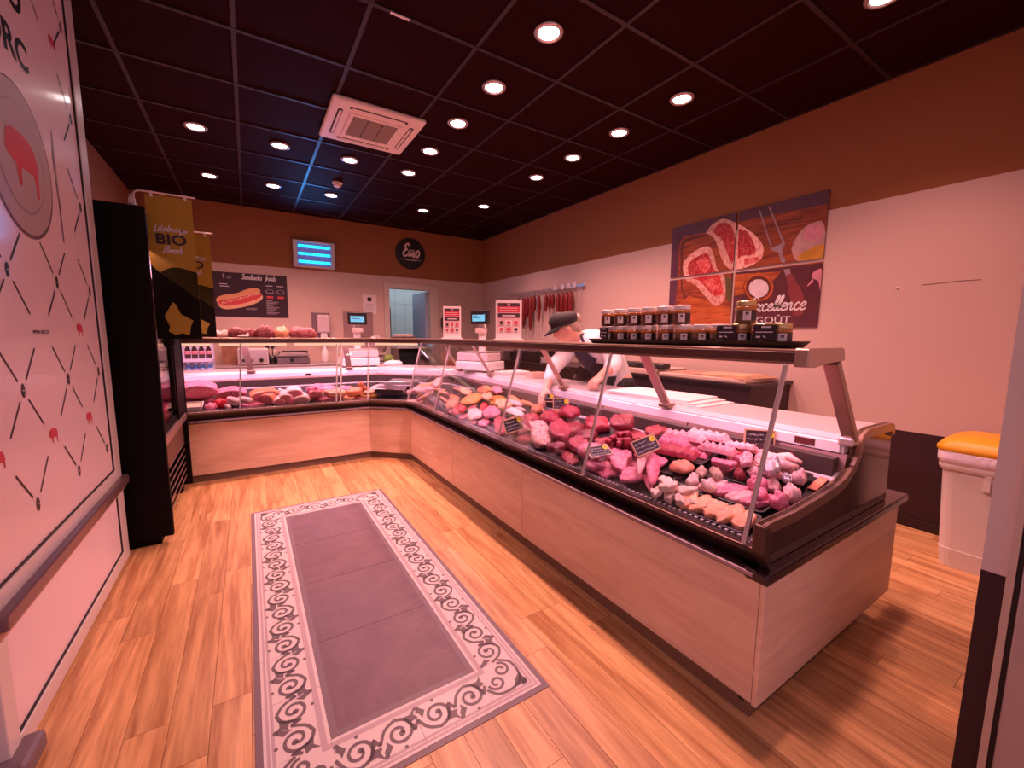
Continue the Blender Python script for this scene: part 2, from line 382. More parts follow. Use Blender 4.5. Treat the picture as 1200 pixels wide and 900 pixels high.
struct('wall_right', MB().box(XR, XR+.12, -0.05, YB+.12, 0, ZC), M_wall)
struct('wall_left', MB().box(XL-.12, XL, 1.2, YB+.12, 0, ZC), M_wallb)
DX0, DX1, DZ = 1.932, 2.642, 1.99
struct('wall_back', MB().box(XL, DX0, YB, YB+.12, 0, ZC).box(DX1, XR, YB, YB+.12, 0, ZC).box(DX0, DX1, YB, YB+.12, DZ, ZC), M_wallb)
M_frame = mat('door_frame_paint', (0.62, 0.50, 0.44), 0.45)
struct('trim_1', MB().box(DX0-.075, DX0+.012, YB-.018, YB+.13, 0, DZ+.075).box(DX1-.012, DX1+.14, YB-.018, YB+.13, 0, DZ+.075).box(DX0+.012, DX1-.012, YB-.018, YB+.13, DZ-.012, DZ+.075), M_frame, bev=.004)
# kitchen seen through the doorway
M_tile = mat('white_glazed_tile', (0.72, 0.76, 0.76), 0.18, vary=.04); M_grout = mat('tile_grout', (0.30, 0.33, 0.36), 0.8)
YK = 8.3
wk = struct('wall_kitchen', MB().box(0.6, 4.4, YK, YK+.1, 0, ZC), M_grout)
kt = mesh(MB().box(.002, .198, -.006, 0, .002, .248), 'tile', [M_tile])
for i in range(9):
    for j in range(9):
        o = bpy.data.objects.new('wall_tile', kt); COL.objects.link(o); o.location = (1.9+i*.2, YK, 0.35+j*.25); o.parent = wk; o['kind'] = 'structure'
struct('wall_kitchen_side', MB().box(0.5, 0.6, YB+.12, YK+.1, 0, ZC).box(4.4, 4.5, YB+.12, YK+.1, 0, ZC), M_white)
# front wall beside the entrance, its reveal and the door jamb
M_front = paint('front_wall_paint', DADO, (0.62, 0.52, 0.47, 1), BROWN, 0.632, 2.9)
XJ = 1.62
ya, yb_ = onX(1115, 900, XJ).y, onX(1145, 900, XJ).y
struct('wall_front', MB().box(XJ, XR+.1, yb_-.03, YW, 0, ZC), M_front)
M_strip = mat('beige_edge_strip', (0.55, 0.42, 0.33), 0.4); M_dark = mat('gap_shade_dark', (0.02, 0.008, 0.008), 0.6)
M_jamb = mat('grey_aluminium_jamb', (0.42, 0.36, 0.36), 0.35, 0.4)
y2, y3, y4 = onX(1155, 900, XJ).y, onX(1163, 900, XJ).y, onX(1172, 900, XJ).y
jb = struct('trim_2', MB().box(XJ-.012, XJ+.2, y2, yb_, 0, ZC), M_strip)
obj('gap_shade_strip', MB().box(XJ-.004, XJ+.2, y3, y2, 0, ZC), M_dark, jb, kind='structure')  # near-black strip stands in for the shade inside the jamb recess
obj('jamb_profile', MB().box(XJ-.02, XJ+.2, -0.35, y3, 0, ZC), M_jamb, jb, kind='structure', bev=.004)
struct('baseboard_right', MB().box(XR-.014, XR, YW+.01, YB-.01, 0, 0.062), mat('dark_baseboard', (0.022, 0.006, 0.008), 0.5), bev=.003)
# ceiling: black tiles in a metal grid
M_ceil = mat('black_ceiling_tile', (0.018, 0.0008, 0.0016), 0.7, spec=0.06, vary=.12, vscale=3)
M_tbar = mat('dark_grid_bar', (0.030, 0.014, 0.018), 0.45, 0.25)
ceil = struct('ceiling', MB().box(XL-.12, XR+.12, -0.9, YB+.12, ZC+.02, ZC+.1), mat('ceiling_void', (0.004, 0.002, 0.002), 0.9))
GX = [0.028+.6*k for k in range(-2, 7)]; GY = [1.745+.603*k for k in range(-5, 10)]
cm_ = {}
for i, x in enumerate(GX):
    for j, y in enumerate(GY):
        x0, x1, y0, y1 = max(x, XL), min(x+.6, XR), max(y, -0.9), min(y+.603, YB)
        if x1-x0 < .03 or y1-y0 < .03: continue
        k = (round(x1-x0, 3), round(y1-y0, 3))
        if k not in cm_: cm_[k] = mesh(MB().box(.001, k[0]-.001, .001, k[1]-.001, 0, .015), 'tile', [M_ceil])
        o = bpy.data.objects.new('ceiling_tile', cm_[k]); COL.objects.link(o); o.location = (x0, y0, ZC+.004); o.parent = ceil; o['kind'] = 'structure'
for x in GX:
    if XL < x < XR: obj('grid_bar', MB().box(x-.012, x+.012, -0.9, YB, ZC-.003, ZC+.006), M_tbar, ceil, kind='structure')
for y in GY:
    if -0.9 < y < YB: obj('grid_bar', MB().box(XL, XR, y-.012, y+.012, ZC-.0045, ZC+.004), M_tbar, ceil, kind='structure')
obj('ceiling_clip', MB().obox((0.775, 2.348, ZC-.006), (1, 0, 0), (0, 1, 0), (0, 0, 1), .10, .014, .006), emis('clip_white', (1, .75, .7), .9) if 0 else mat('white_clip', (.95, .85, .82), .3), ceil, kind='structure')
struct('ceiling_kitchen', MB().box(0.5, 4.5, YB+.12, YK+.1, ZC, ZC+.1), M_white)

# ------------------------------------------------------------------ ceiling lamps
M_ring = mat('lamp_ring', (0.55, 0.42, 0.42), 0.25, 0.6); M_bulb = emis('lamp_glow', (1.0, 0.86, 0.84), 26.0)
LX = [1.525]*5+[2.70]*4+[2.70, -0.262, .340, .935, -.25, .340, .950, 2.10, 2.72]
LYs = [2.02, 2.63, 3.205, 3.806, 4.414, 2.02, 2.611, 3.193, 3.783, 4.973, 4.433, 4.44, 4.42, 5.67, 5.643, 5.62, 5.596, .92, 1.395, .775]
LXr = [1.51]*5+[2.695]*4+[2.704, -.265, .34, .932, -.252, .34, .95, 2.109, 2.745, 1.51, 1.51]
where = ['first of the middle row, nearest the entrance', 'second of the middle row, right of the air unit', 'third of the middle row, behind the air unit corner', 'fourth of the middle row', 'last of the middle row, beyond the air unit',
 'second of the row along the right wall, big and bright', 'third of the right wall row', 'fourth of the right wall row', 'fifth of the right wall row', 'farthest of the right wall row, near the back corner',
 'leftmost of the front trio near the door', 'middle of the trio left of the air unit', 'right of the trio, just behind the air unit', 'leftmost of the back trio', 'middle of the back trio', 'right of the back trio, below the smoke detector',
 'far one by the back wall above the round sign', 'first of the right wall row, cut by the photo edge', 'middle row, just above the photo edge over the counter', 'middle row, nearest of all to the entrance door']
l0 = None
for i, (x, y) in enumerate(zip(LXr, LYs)):
    lab = 'recessed round ceiling spot, '+where[i]
    if l0 is None:
        l0 = thing('ceiling_spot', lab, 'ceiling light', (x, y, ZC), group='round spots in the ceiling')
        obj('ring', MB().lathe([(.060, .002), (.082, .002), (.084, -.004), (.078, -.010), (.064, -.012), (.058, -.004)], 28), M_ring, l0, smooth=True, local=True)
        obj('lamp_lens', MB().lathe([(.058, -.004), (.052, -.006), (.03, -.008), (.002, -.009)], 24), M_bulb, l0, smooth=True, local=True)
    else: dup(l0, (x, y, ZC), label=lab)
    ld = bpy.data.lights.new('spot', 'SPOT'); ld.energy = SPOT_W; ld.color = LAMP; ld.spot_size = R_(116); ld.spot_blend = 0.9; ld.shadow_soft_size = 0.05
    lo = bpy.data.objects.new('spot_light', ld); COL.objects.link(lo); lo.location = (x, y, ZC-.03)
ld = bpy.data.lights.new('kitchen_tube', 'AREA'); ld.energy = 15; ld.color = (.62, .86, 1.0); ld.shape = 'RECTANGLE'; ld.size = 1.2; ld.size_y = .2
lo = bpy.data.objects.new('kitchen_light', ld); COL.objects.link(lo); lo.location = (2.6, 7.5, ZC-.05)

# air conditioner cassette
ac = thing('ceiling_air_conditioner', 'white square ceiling air conditioner with grille and four slots', 'air conditioner', (0.94, 3.64, ZC))
M_acw = mat('air_unit_white', (0.80, 0.66, 0.60), 0.45); M_acd = mat('air_slot_dark', (0.03, 0.015, 0.012), 0.7); M_acg = mat('air_grille', (0.36, 0.26, 0.20), 0.6)
h = .345
obj('panel', MB().box(-h, h, -h, h, -.032, .004), M_acw, ac, local=True, bev=.018, seg=3)
obj('grille_frame', MB().box(-.2, .2, -.2, .2, -.040, -.030), M_acw, ac, local=True, bev=.008)
g = MB()
for k in range(3):
    x0 = -.165+k*.112
    for q in range(14): g.box(x0, x0+.104, -.165+q*.0236, -.165+q*.0236+.014, -.044, -.038)
obj('intake_grille', MB().box(-.168, .168, -.168, .168, -.041, -.039), M_acd, ac, local=True)
obj('grille_slats', g, M_acg, ac, local=True, kind='stuff')
for a in range(4):
    m = Matrix.Rotation(a*PI/2, 4, 'Z')
    sl = MB()
    sl.lathe([], 3) if 0 else None
    pts = [(-.20+.018*math.cos(t), .268+.018*math.sin(t)) for t in np.linspace(PI/2, 1.5*PI, 7)]+[(.20+.018*math.cos(t), .268+.018*math.sin(t)) for t in np.linspace(-PI/2, PI/2, 7)]
    mb = MB().prism(pts, lambda u, v_, hh: m @ Vector((u, v_, hh)), -.0335, -.0315); obj('outlet_slot', mb, M_acd, ac, local=True)
    mb = MB().prism([(-.195, .256), (.195, .256), (.195, .274), (-.195, .274)], lambda u, v_, hh: m @ Vector((u, v_, hh)), -.037, -.0338); obj('air_flap', mb, M_acw, ac, local=True)
sd = thing('smoke_detector', 'small white round smoke detector behind the ceiling air conditioner', 'detector', (.935, 5.122, ZC))
obj('base', MB().lathe([(.055, 0), (.055, -.018), (.05, -.022)], 20), M_acw, sd, local=True, smooth=True)
obj('sensor_head', MB().lathe([(.042, -.020), (.040, -.045), (.025, -.052), (.002, -.053)], 20), M_acw, sd, local=True, smooth=True)

# ------------------------------------------------------------------ glazed door leaf at the left, pushed open
XD = -.625
door = struct('door_1', MB().box(XD-.045, XD, 2.885, 2.985, .012, 2.90).box(XD-.045, XD, 1.61, 1.675, .012, 2.90).box(XD-.045, XD, 1.675, 2.885, .012, .075).box(XD-.045, XD, 1.675, 2.885, 2.84, 2.90).box(XD-.045, XD, 1.675, 2.885, .40, .525), M_alu, bev=.004)
M_vinyl = mat('pink_white_vinyl', (0.90, 0.74, 0.79), 0.38, coat=.25); M_blackgasket = mat('black_gasket', (0.006, 0.003, 0.008), 0.5)
obj('printed_panel', MB().box(XD-.024, XD-.010, 1.679, 2.88, .525, 2.84), M_vinyl, door, kind='structure')
obj('kick_panel', MB().box(XD-.024, XD-.010, 1.679, 2.88, .075, .40), M_vinyl, door, kind='structure')
def loop(y0, y1, z0, z1, t):
    return MB().box(XD-.012, XD-.004, y0, y1, z0, z0+t).box(XD-.012, XD-.004, y0, y1, z1-t, z1).box(XD-.012, XD-.004, y0, y0+t, z0+t, z1-t).box(XD-.012, XD-.004, y1-t, y1, z0+t, z1-t)
obj('upper_gasket', loop(1.675, 2.885, .525, 2.84, .007), M_blackgasket, door, kind='structure')
obj('lower_gasket', loop(1.675, 2.885, .075, .40, .007), M_blackgasket, door, kind='structure')
obj('push_rail', MB().box(XD, XD+.030, 1.61, 2.985, .430, .475), mat('grey_push_rail', (.20, .12, .14), .3, .5), door, kind='structure', bev=.006)
obj('rail_lip', MB().box(XD, XD+.012, 1.61, 2.985, .405, .430), mat('beige_lip', (.50, .30, .22), .4), door, kind='structure')
obj('pivot_foot', MB().box(XD-.10, XD+.045, 1.56, 1.70, 0, .06).box(XD-.06, XD+.02, 1.46, 1.56, 0, .05), mat('grey_pivot', (.20, .15, .17), .45, .3), door, kind='structure', bev=.015)
# print on the panel
K_ink = mat('black_ink', (0.012, 0.006, 0.012), 0.45); K_red = mat('red_ink', (0.62, 0.045, 0.10), 0.45); K_grey = mat('plate_grey', (0.50, 0.42, 0.45), 0.45)
K_grey2 = mat('plate_grey_dark', (0.36, 0.29, 0.33), 0.45); K_white = mat('white_ink', (0.85, 0.80, 0.80), 0.45); K_shadow = mat('plate_edge_ink', (.16, .09, .13), .5)
pr = Print((XD-.0095, 0, 0), (0, 1, 0), (0, 0, 1))
PIG = bez([(-.50, .14), (-.44, .30), (-.30, .36), (-.10, .38), (.15, .36), (.36, .30), (.47, .14), (.50, -.02), (.46, -.12), (.44, -.38), (.36, -.38), (.33, -.14), (.10, -.10), (-.08, -.12), (-.12, -.34), (-.21, -.34), (-.24, -.10), (-.36, -.06), (-.46, -.02), (-.53, .04)], 4)
def pig(y, z, s, l=1): pr.poly([(y+p[0]*s, z+p[1]*s) for p in PIG][:-1], K_red, l)
pr.disc(2.215, 1.838, .262, K_shadow, 1, n=48); pr.disc(2.213, 1.842, .252, K_grey, 2, n=48); pr.disc(2.21, 1.845, .185, K_grey2, 3, n=48); pr.disc(2.208, 1.848, .178, K_grey, 4, n=48)
pig(2.22, 1.838, .25, 5)
for yy in (2.542, 1.885):
    pr.line([(yy, 1.62), (yy, 1.80)], .011, K_shadow, 2); pr.line([(yy-.002, 1.80), (yy-.006, 1.95), (yy+.002, 2.065)], [.016, .024, .006], K_grey2, 2)
pr.text('PORC', 1.985, 2.196, .094, K_ink, 1, stretch=1.12, bold=.03)
pr.text('O', 2.25, 2.385, .10, K_ink, 1, stretch=1.12, bold=.03)
pr.text('www.emo.lu', 2.201, 1.238, .019, K_ink, 1, 'c', bold=.01)
def xmark(y, z, mini=True):
    for a in (1, -1):
        for b_ in (1, -1):
            p, q = (y+a*.03, z+b_*.033), (y+a*.125, z+b_*.135)
            if max(p[0], q[0]) < 2.878 and min(p[0], q[0]) > 1.685 and q[1] > .53: pr.line([p, q], .0085, K_ink)
    if 1.8 < y < 2.86:
        pr.disc(y, z, .014, K_ink, 1, ry=.024); pr.line([(y-.006, z), (y+.006, z)], .003, K_white, 2)
for k in range(-1, 3):
    for j in range(0, 6):
        y, z = 2.0+.41*k, .663+.389*j
        if 2.40 > z > 1.55 and 1.85 < y < 2.6: continue
        if 2.0 < z < 2.5 and y < 2.6: continue
        xmark(y, z)
for y, z in ((2.616, 1.253), (1.79, 1.258), (2.197, .860), (2.61, .853), (1.79, .868), (2.675, 2.462), (2.79, 2.09)):
    if y < 2.7: pig(y, z, .074)
pr.flush(door, {'black_ink': 'black_lettering', 'red_ink': 'red_pigs', 'plate_grey': 'printed_plate', 'plate_grey_dark': 'plate_rim', 'plate_edge_ink': 'plate_shadow', 'white_ink': 'white_marks'})

# ------------------------------------------------------------------ inlaid tile carpet
rug = thing('tile_carpet', 'rectangular grey tile inlay with white scroll border on plank floor', 'rug', (0.393, 2.172, 0))
RX0, RX1, RY0, RY1 = -.052, .838, 1.056, 3.293
M_redge = mat('inlay_edge_grey', (0.17, 0.115, 0.13), 0.45); M_slate = mat('slate_tile', (0.150, 0.080, 0.095), 0.45, vary=.35, vscale=9, bump=.25, bscale=26)
M_bor = mat('border_tile_white', (0.62, 0.53, 0.50), 0.42, vary=.06, vscale=6); M_bline = mat('border_line_grey', (0.43, 0.33, 0.34), 0.45); M_scr = mat('scroll_grey', (0.125, 0.082, 0.088), 0.45)
obj('edge_strip', MB().box(RX0, RX1, RY0, RY1, .0002, .0022), M_redge, rug)
e = .020; BW = .178; ix0, ix1, iy0, iy1 = RX0+e+BW, RX1-e-BW, RY0+e+BW, RY1-e-BW
nS = 4; dy = (iy1-iy0)/nS
for k in range(nS): obj('slate_tile', MB().box(ix0+.0015, ix1-.0015, iy0+k*dy+.0015, iy0+(k+1)*dy-.0015, .001, .0034), M_slate, rug)
t = .022
for (a, b, c, d) in ((ix0, ix1, iy0, iy0+t), (ix0, ix1, iy1-t, iy1), (ix0, ix0+t, iy0+t, iy1-t), (ix1-t, ix1, iy0+t, iy1-t)):
    obj('inset_line', MB().box(a, b, c, d, .002, .0040), M_redge, rug)
LT = dy/2; NX = 2; LTX = (ix1-ix0)/NX
def scroll_mesh(Ln):
    """two running-vine spirals along u in [0, Ln], v across the band around 0"""
    P = Print((0, 0, 0), (1, 0, 0), (0, 1, 0), lift=0)
    H = Ln/2; R = min(.047, H*.42)
    for k in range(2):
        s = 1 if k == 0 else -1; cx = H*(k+.5)
        sp = [(cx+s*0+R*(1-.80*q)*math.cos(PI*.5*s*-1+s*q*2*PI*1.35+PI*(0 if s > 0 else 0)), R*(1-.80*q)*math.sin(-PI*.5*s+s*q*2*PI*1.35)) for q in np.linspace(0, 1, 30)]
        P.line(sp, np.linspace(.011, .009, 30), M_scr)
        P.disc(sp[-1][0], sp[-1][1], .010, M_scr, n=10)
        # vine from the neighbour on the left rising into this spiral
        P.line(bez([(cx-H*.5, s*.012), (cx-H*.32, -s*R*.62), (cx-H*.05, -s*R*1.02), sp[0]], 5), .010, M_scr)
        P.line(bez([(cx+R*.96, -s*R*.15), (cx+R*.98, s*R*.35), (cx+H*.5, s*-.012)], 5), .010, M_scr)
        # leaves
        P.poly([(cx+R*.35, -s*R*.95), (cx+R*.95, -s*R*.9), (cx+R*1.35, -s*R*1.25), (cx+R*1.2, -s*R*.75), (cx+R*1.42, -s*R*.42), (cx+R*.95, -s*R*.35), (cx+R*.8, s*R*.1), (cx+R*.62, -s*R*.5)], M_scr)
        P.poly([(cx-R*.62, s*R*.72), (cx-R*1.02, s*R*1.22), (cx-R*1.25, s*R*.88), (cx-R*1.0, s*R*.55), (cx-R*.95, s*R*.2)], M_scr)
        P.disc(cx-R*1.15, s*R*1.18, .008, M_scr, n=8); P.disc(cx+R*.1, s*R*1.2, .006, M_scr, n=8)
    return mesh(P.d[M_scr], 'scroll', [M_scr])
def line_mesh(Ln):
    out = []
    for v0, v1 in ((-.080, -.072), (-.067, -.058), (.060, .078)):
        P = Print((0, 0, 0), (1, 0, 0), (0, 1, 0), lift=0); P.rect(0, Ln, v0, v1, M_bline); out.append(mesh(P.d[M_bline], 'line', [M_bline]))
    return out
sm = {0: (scroll_mesh(LT), line_mesh(LT), mesh(MB().box(.0007, LT-.0007, -BW/2, BW/2, -.002, 0), 'tile', [M_bor]), LT), 1: (scroll_mesh(LTX), line_mesh(LTX), mesh(MB().box(.0007, LTX-.0007, -BW/2, BW/2, -.002, 0), 'tile', [M_bor]), LTX)}
def btile(kind, x, y, ang):
    s, l, b, Ln = sm[kind]
    o = bpy.data.objects.new('border_tile', b); COL.objects.link(o); o.parent = rug; o.location = (x-rug.location.x, y-rug.location.y, .0034); o.rotation_euler = (0, 0, ang)
    for me, nm, z in [(q, 'border_line', .0004) for q in l]+[(s, 'scroll_ornament', .0008)]:
        c = bpy.data.objects.new(nm, me); COL.objects.link(c); c.parent = o; c.location = (0, 0, z)
for k in range(8):
    btile(0, ix1+BW/2, iy0+k*LT, PI/2); btile(0, ix0-BW/2, iy0+(k+1)*LT, -PI/2)
for k in range(NX):
    btile(1, ix0+k*LTX, iy0-BW/2, 0); btile(1, ix0+(k+1)*LTX, iy1+BW/2, PI)
cb = mesh(MB().box(-BW/2, BW/2, -BW/2, BW/2, -.002, 0), 'tile', [M_bor])
cl = []
def _cl(pts):
    P = Print((0, 0, 0), (1, 0, 0), (0, 1, 0), lift=0); P.poly(pts, M_bline); cl.append(mesh(P.d[M_bline], 'line', [M_bline]))
_cl([(-BW/2, -.080), (.080, -.080), (.080, BW/2), (.072, BW/2), (.072, -.072), (-BW/2, -.072)])
_cl([(-BW/2, -.067), (.067, -.067), (.067, BW/2), (.058, BW/2), (.058, -.058), (-BW/2, -.058)])
_cl([(-BW/2, .060), (-.060, .060), (-.060, BW/2), (-.078, BW/2), (-.078, .078), (-BW/2, .078)])
P = Print((0, 0, 0), (1, 0, 0), (0, 1, 0), lift=0)
for s in (1, -1):
    f = lambda q: q if s > 0 else (-q[1], -q[0])
    P.line([f((.028+.026*(1-.7*q)*math.cos(-PI*.9+q*7.5), -.012+.026*(1-.7*q)*math.sin(-PI*.9+q*7.5))) for q in np.linspace(0, 1, 20)] if 0 else [f((-.045+.032*(1-.75*q)*math.cos(PI+q*8.0), .002+.032*(1-.75*q)*math.sin(PI+q*8.0))) for q in np.linspace(0, 1, 22)], .010, M_scr)
    P.line(bez([f((-BW/2, -.01)), f((-.06, -.045)), f((-.01, -.05)), f((.035, -.035))], 5), .010, M_scr)
    P.poly([f(q) for q in ((.0, -.05), (.05, -.052), (.058, -.03), (.04, -.035), (.02, -.02))], M_scr)
P.disc(.045, -.045, .011, M_scr, n=10)
cs = mesh(P.d[M_scr], 'scroll', [M_scr])
for x, y, a in ((ix1+BW/2, iy0-BW/2, 0), (ix1+BW/2, iy1+BW/2, PI/2), (ix0-BW/2, iy1+BW/2, PI), (ix0-BW/2, iy0-BW/2, -PI/2)):
    o = bpy.data.objects.new('corner_tile', cb); COL.objects.link(o); o.parent = rug; o.location = (x-rug.location.x, y-rug.location.y, .0034); o.rotation_euler = (0, 0, a)
    for me, nm, z in [(q, 'border_line', .0004) for q in cl]+[(cs, 'scroll_ornament', .0008)]:
        c = bpy.data.objects.new(nm, me); COL.objects.link(c); c.parent = o; c.location = (0, 0, z)
# ------------------------------------------------------------------ serve-over counters: a profile swept along A-B-C-D
CP = [Vector((1.31, 0.605, 0)), Vector((1.31, 3.925, 0)), Vector((.995, 4.225, 0)), Vector((XL+.03, 4.225, 0))]
def _nrm(a, b):
    d = (b-a).normalized(); return Vector((d.y, -d.x, 0))
NN = [_nrm(CP[i], CP[i+1]) for i in range(3)]
def off(i, s):
    """vertex i of the front line pushed back by s (mitred)"""
    if i == 0: return CP[0]+NN[0]*s
    if i == 3: return CP[3]+NN[2]*s
    a, b = NN[i-1], NN[i]; m = (a+b).normalized(); return CP[i]+m*(s/m.dot(a))
def sweep(mb, prof, i, t0=0.0, t1=1.0, mi=None, e0=0.0, e1=0.0):
    """profile [(s, z)] along segment i between fractions t0 and t1"""
    ep = .0008/(CP[i+1]-CP[i]).length; t0, t1 = max(t0, ep), min(t1, 1-ep)
    def pt(s, z, t):
        a, b = off(i, s), off(i+1, s); p = a+(b-a)*t; return Vector((p.x, p.y, z))
    n = len(prof); v = [pt(s, z, t0) for s, z in prof]+[pt(s, z, t1) for s, z in prof]
    f = [tuple(range(n))[::-1], tuple(range(n, 2*n))]+[(k, (k+1) % n, n+(k+1) % n, n+k) for k in range(n)]
    return mb.add(v, f, mi)
M_pan = wood('pale_oak_panel', rgb(222, 184, 156), rgb(242, 210, 182), rough=0.42, stretch=(1.2, 1.2, 9), rnd=0.03)
M_bump = mat('dark_plum_bumper', (0.030, 0.012, 0.018), 0.22, coat=.3)
M_brz = mat('bronze_metal', (0.33, 0.21, 0.155), 0.32, 0.75); M_kick = mat('brown_kick', (0.21, 0.12, 0.07), 0.42, 0.3)
M_inner = mat('case_inner_brown', (0.26, 0.14, 0.13), 0.35, 0.5); M_deck = mat('case_deck_steel', (0.035, 0.022, 0.026), 0.4, 0.3)
M_duct = mat('case_duct_blue_steel', (0.50, 0.44, 0.52), 0.3, 0.4); M_top = mat('pale_worktop', (0.62, 0.50, 0.52), 0.25, 0.15)
M_body = mat('case_body_dark', (0.05, 0.03, 0.028), 0.5); M_chr = mat('chrome_bar', (0.62, 0.50, 0.48), 0.32, 0.7)
M_glass = glass('case_glass', refl=.7); M_tube = emis('case_tube_glow', (1.0, .52, .36), 1.1)
M_endm = mat('end_cap_gloss', (0.20, 0.125, 0.10), 0.12, 0.75); M_strut = mat('strut_steel', (.48, .34, .29), .34, .6); M_white2 = mat('white_plastic', (.75, .70, .70), .35)
M_red_led = emis('red_led', (1, .08, .05), 1.5); M_black = mat('black_plastic', (0.010, 0.006, 0.007), 0.4)
DK0, DKZ, DKS = -0.01, .585, .25     # deck: z = DKZ + DKS*(s-DK0)
labs = ['long oak fronted glass meat counter facing the entrance', 'short corner section of the glass meat counter', 'oak fronted glass delicatessen counter along the back, behind the fridge']
CNT = []
for i in range(3):
    mid = (CP[i]+CP[i+1])/2
    c = thing('display_counter', labs[i], 'display counter', (mid.x, mid.y, 0)); CNT.append(c)
    BS = 1.0
    obj('kick_plate', sweep(MB(), [(.012, 0), (.03, .072), (BS-.2, .072), (BS-.2, 0)], i, 0.002 if i == 0 else 0, 1), M_kick, c)
    cuts = {0: [0, .403, .70, 1], 1: [0, 1], 2: [0, .26, .62, 1] if 0 else [0, 1]}[i]
    for a, b in zip(cuts[:-1], cuts[1:]):
        obj('front_panel', sweep(MB(), [(0, .062), (.018, .062), (.018, .502), (0, .502)], i, a+(.0006 if a else 0), b-.0006), M_pan, c)
    obj('cabinet_body', sweep(MB(), [(.018, .072), (BS-.02, .072), (BS-.02, .50), (.57, .50), (.57, .79), (.52, .79), (.52, .50), (.018, .50)], i, .006 if i == 0 else 0, 1), M_body, c)
    obj('bumper_ledge', sweep(MB(), [(-.045, .508), (-.05, .520), (-.045, .533), (-.03, .537), (.10, .537), (.10, .502), (-.035, .502)], i), M_bump, c)
    obj('bumper_strip', sweep(MB(), [(-.0525, .515), (-.0525, .526), (-.047, .528), (-.047, .513)], i), mat('bumper_strip_grey', (.40, .30, .34), .25, .6), c)
    obj('glass_sill', sweep(MB(), [(0.0, .537), (-.041, .584), (-.038, .598), (-.034, .600), (-.012, .600), (-.006, .590), (.012, .537)], i), mat('sill_brown_metal', (.10, .055, .045), .32, .7) if i == 0 else mat('sill_bronze', (.30, .18, .13), .32, .7), c)
    obj('deck', sweep(MB(), [(-.006, .555), (-.006, .583), (.50, .583+.25*.506), (.50, .67), (.2, .555)], i, .004 if i == 0 else 0, 1), M_deck, c)
    g = MB(); n = {0: 150, 1: 20, 2: 90}[i]
    for q in range(n): sweep(g, [(-.004, .590), (.010, .590), (.010, .606), (-.004, .606)], i, (q+.2)/n, (q+.7)/n)
    sweep(g, [(-.004, .578), (.010, .578), (.010, .592), (-.004, .592)], i); obj('air_grille', g, mat('grille_pale', (.55, .48, .50), .35, .4), c, kind='stuff')
    obj('air_duct', sweep(MB(), [(.50, .67), (.50, .711), (.545, .735), (.572, .735), (.572, .67)], i), M_duct, c)
    cuts = {0: [0, .19, .36, .62, .82, 1], 1: [0, 1], 2: [0, .3, .65, 1]}[i]
    for a, b in zip(cuts[:-1], cuts[1:]):
        obj('inner_panel', sweep(MB(), [(.553, .725), (.566, .725), (.597, .802), (.584, .802)], i, a+(.001 if a else 0), b-.001), M_inner, c)
    obj('worktop', sweep(MB(), [(.595, .80), (.595, .853), (.61, .872), (.99, .872), (.99, .80)], i, .004 if i == 0 else 0, 1), M_top, c)
    obj('worktop_lip', sweep(MB(), [(.585, .803), (.585, .845), (.5955, .848), (.5955, .803)], i, .004 if i == 0 else 0, 1), mat('worktop_lip_pale', (.74, .66, .72), .3), c)
    obj('service_back', sweep(MB(), [(.95, .072), (.98, .072), (.98, .80), (.95, .80)], i), M_body, c)
    # top rail and lamp
    obj('top_rail', sweep(MB(), [(.140, 1.158), (.140, 1.203), (.146, 1.206), (.385, 1.206), (.392, 1.200), (.392, 1.172), (.20, 1.172), (.20, 1.158)], i), M_brz, c)
    obj('rail_front_strip', sweep(MB(), [(.1375, 1.168), (.1375, 1.196), (.1402, 1.198), (.1402, 1.166)], i), mat('rail_dark_inlay', (.11, .055, .045), .3, .5), c)
    cuts = {0: [(.03, .16), (.27, .46), (.50, .70), (.74, .95)], 1: [(.1, .9)], 2: [(.03, .33), (.36, .60), (.63, .95)]}[i]
    for a, b in cuts:
        zt = 1.160 if i == 0 else 1.134
        obj('lamp_tube', sweep(MB(), [(.205, zt), (.205, zt+.012), (.235, zt+.012), (.235, zt)] if i == 0 else [(.150, zt), (.150, zt+.024), (.172, zt+.024), (.172, zt)], i, a, b), M_tube, c)
        p, q = off(i, .25), off(i+1, .25); A, B = p+(q-p)*a, p+(q-p)*b
        ld = bpy.data.lights.new('case_light', 'AREA'); ld.shape = 'RECTANGLE'; ld.size = (B-A).length; ld.size_y = .05; ld.energy = CASE_W*(B-A).length; ld.color = CASE
        lo = bpy.data.objects.new('case_light', ld); COL.objects.link(lo)
        d = (B-A).normalized(); dn = (Vector((0, 0, -1))+NN[i]*.25).normalized(); yv = (-dn).cross(d)
        lo.matrix_world = Matrix.Translation((A+B)/2+Vector((0, 0, 1.150))) @ Matrix((d, yv, -dn)).transposed().to_4x4()
    # glass panes and bars
    joints = {0: [0.012, .237, .47, .79, .996], 1: [.01, .99], 2: [.006, .13, .525, .997]}[i]
    for a, b in zip(joints[:-1], joints[1:]):
        obj('front_glass', sweep(MB(), [(-.036, .600), (-.030, .600), (.146, 1.158), (.140, 1.158)], i, a+.001, b-.001), M_glass, c)
    for t in joints + ([.148] if i == 2 else []):
        if i == 1: continue
        a, b = off(i, -.04), off(i+1, -.04); p = a+(b-a)*t; a, b = off(i, .138), off(i+1, .138); q = a+(b-a)*t
        p.z, q.z = .600, 1.158
        obj('glass_bar', MB().bar(p, q, .014, .010, up=NN[i]), M_chr, c, bev=.002)
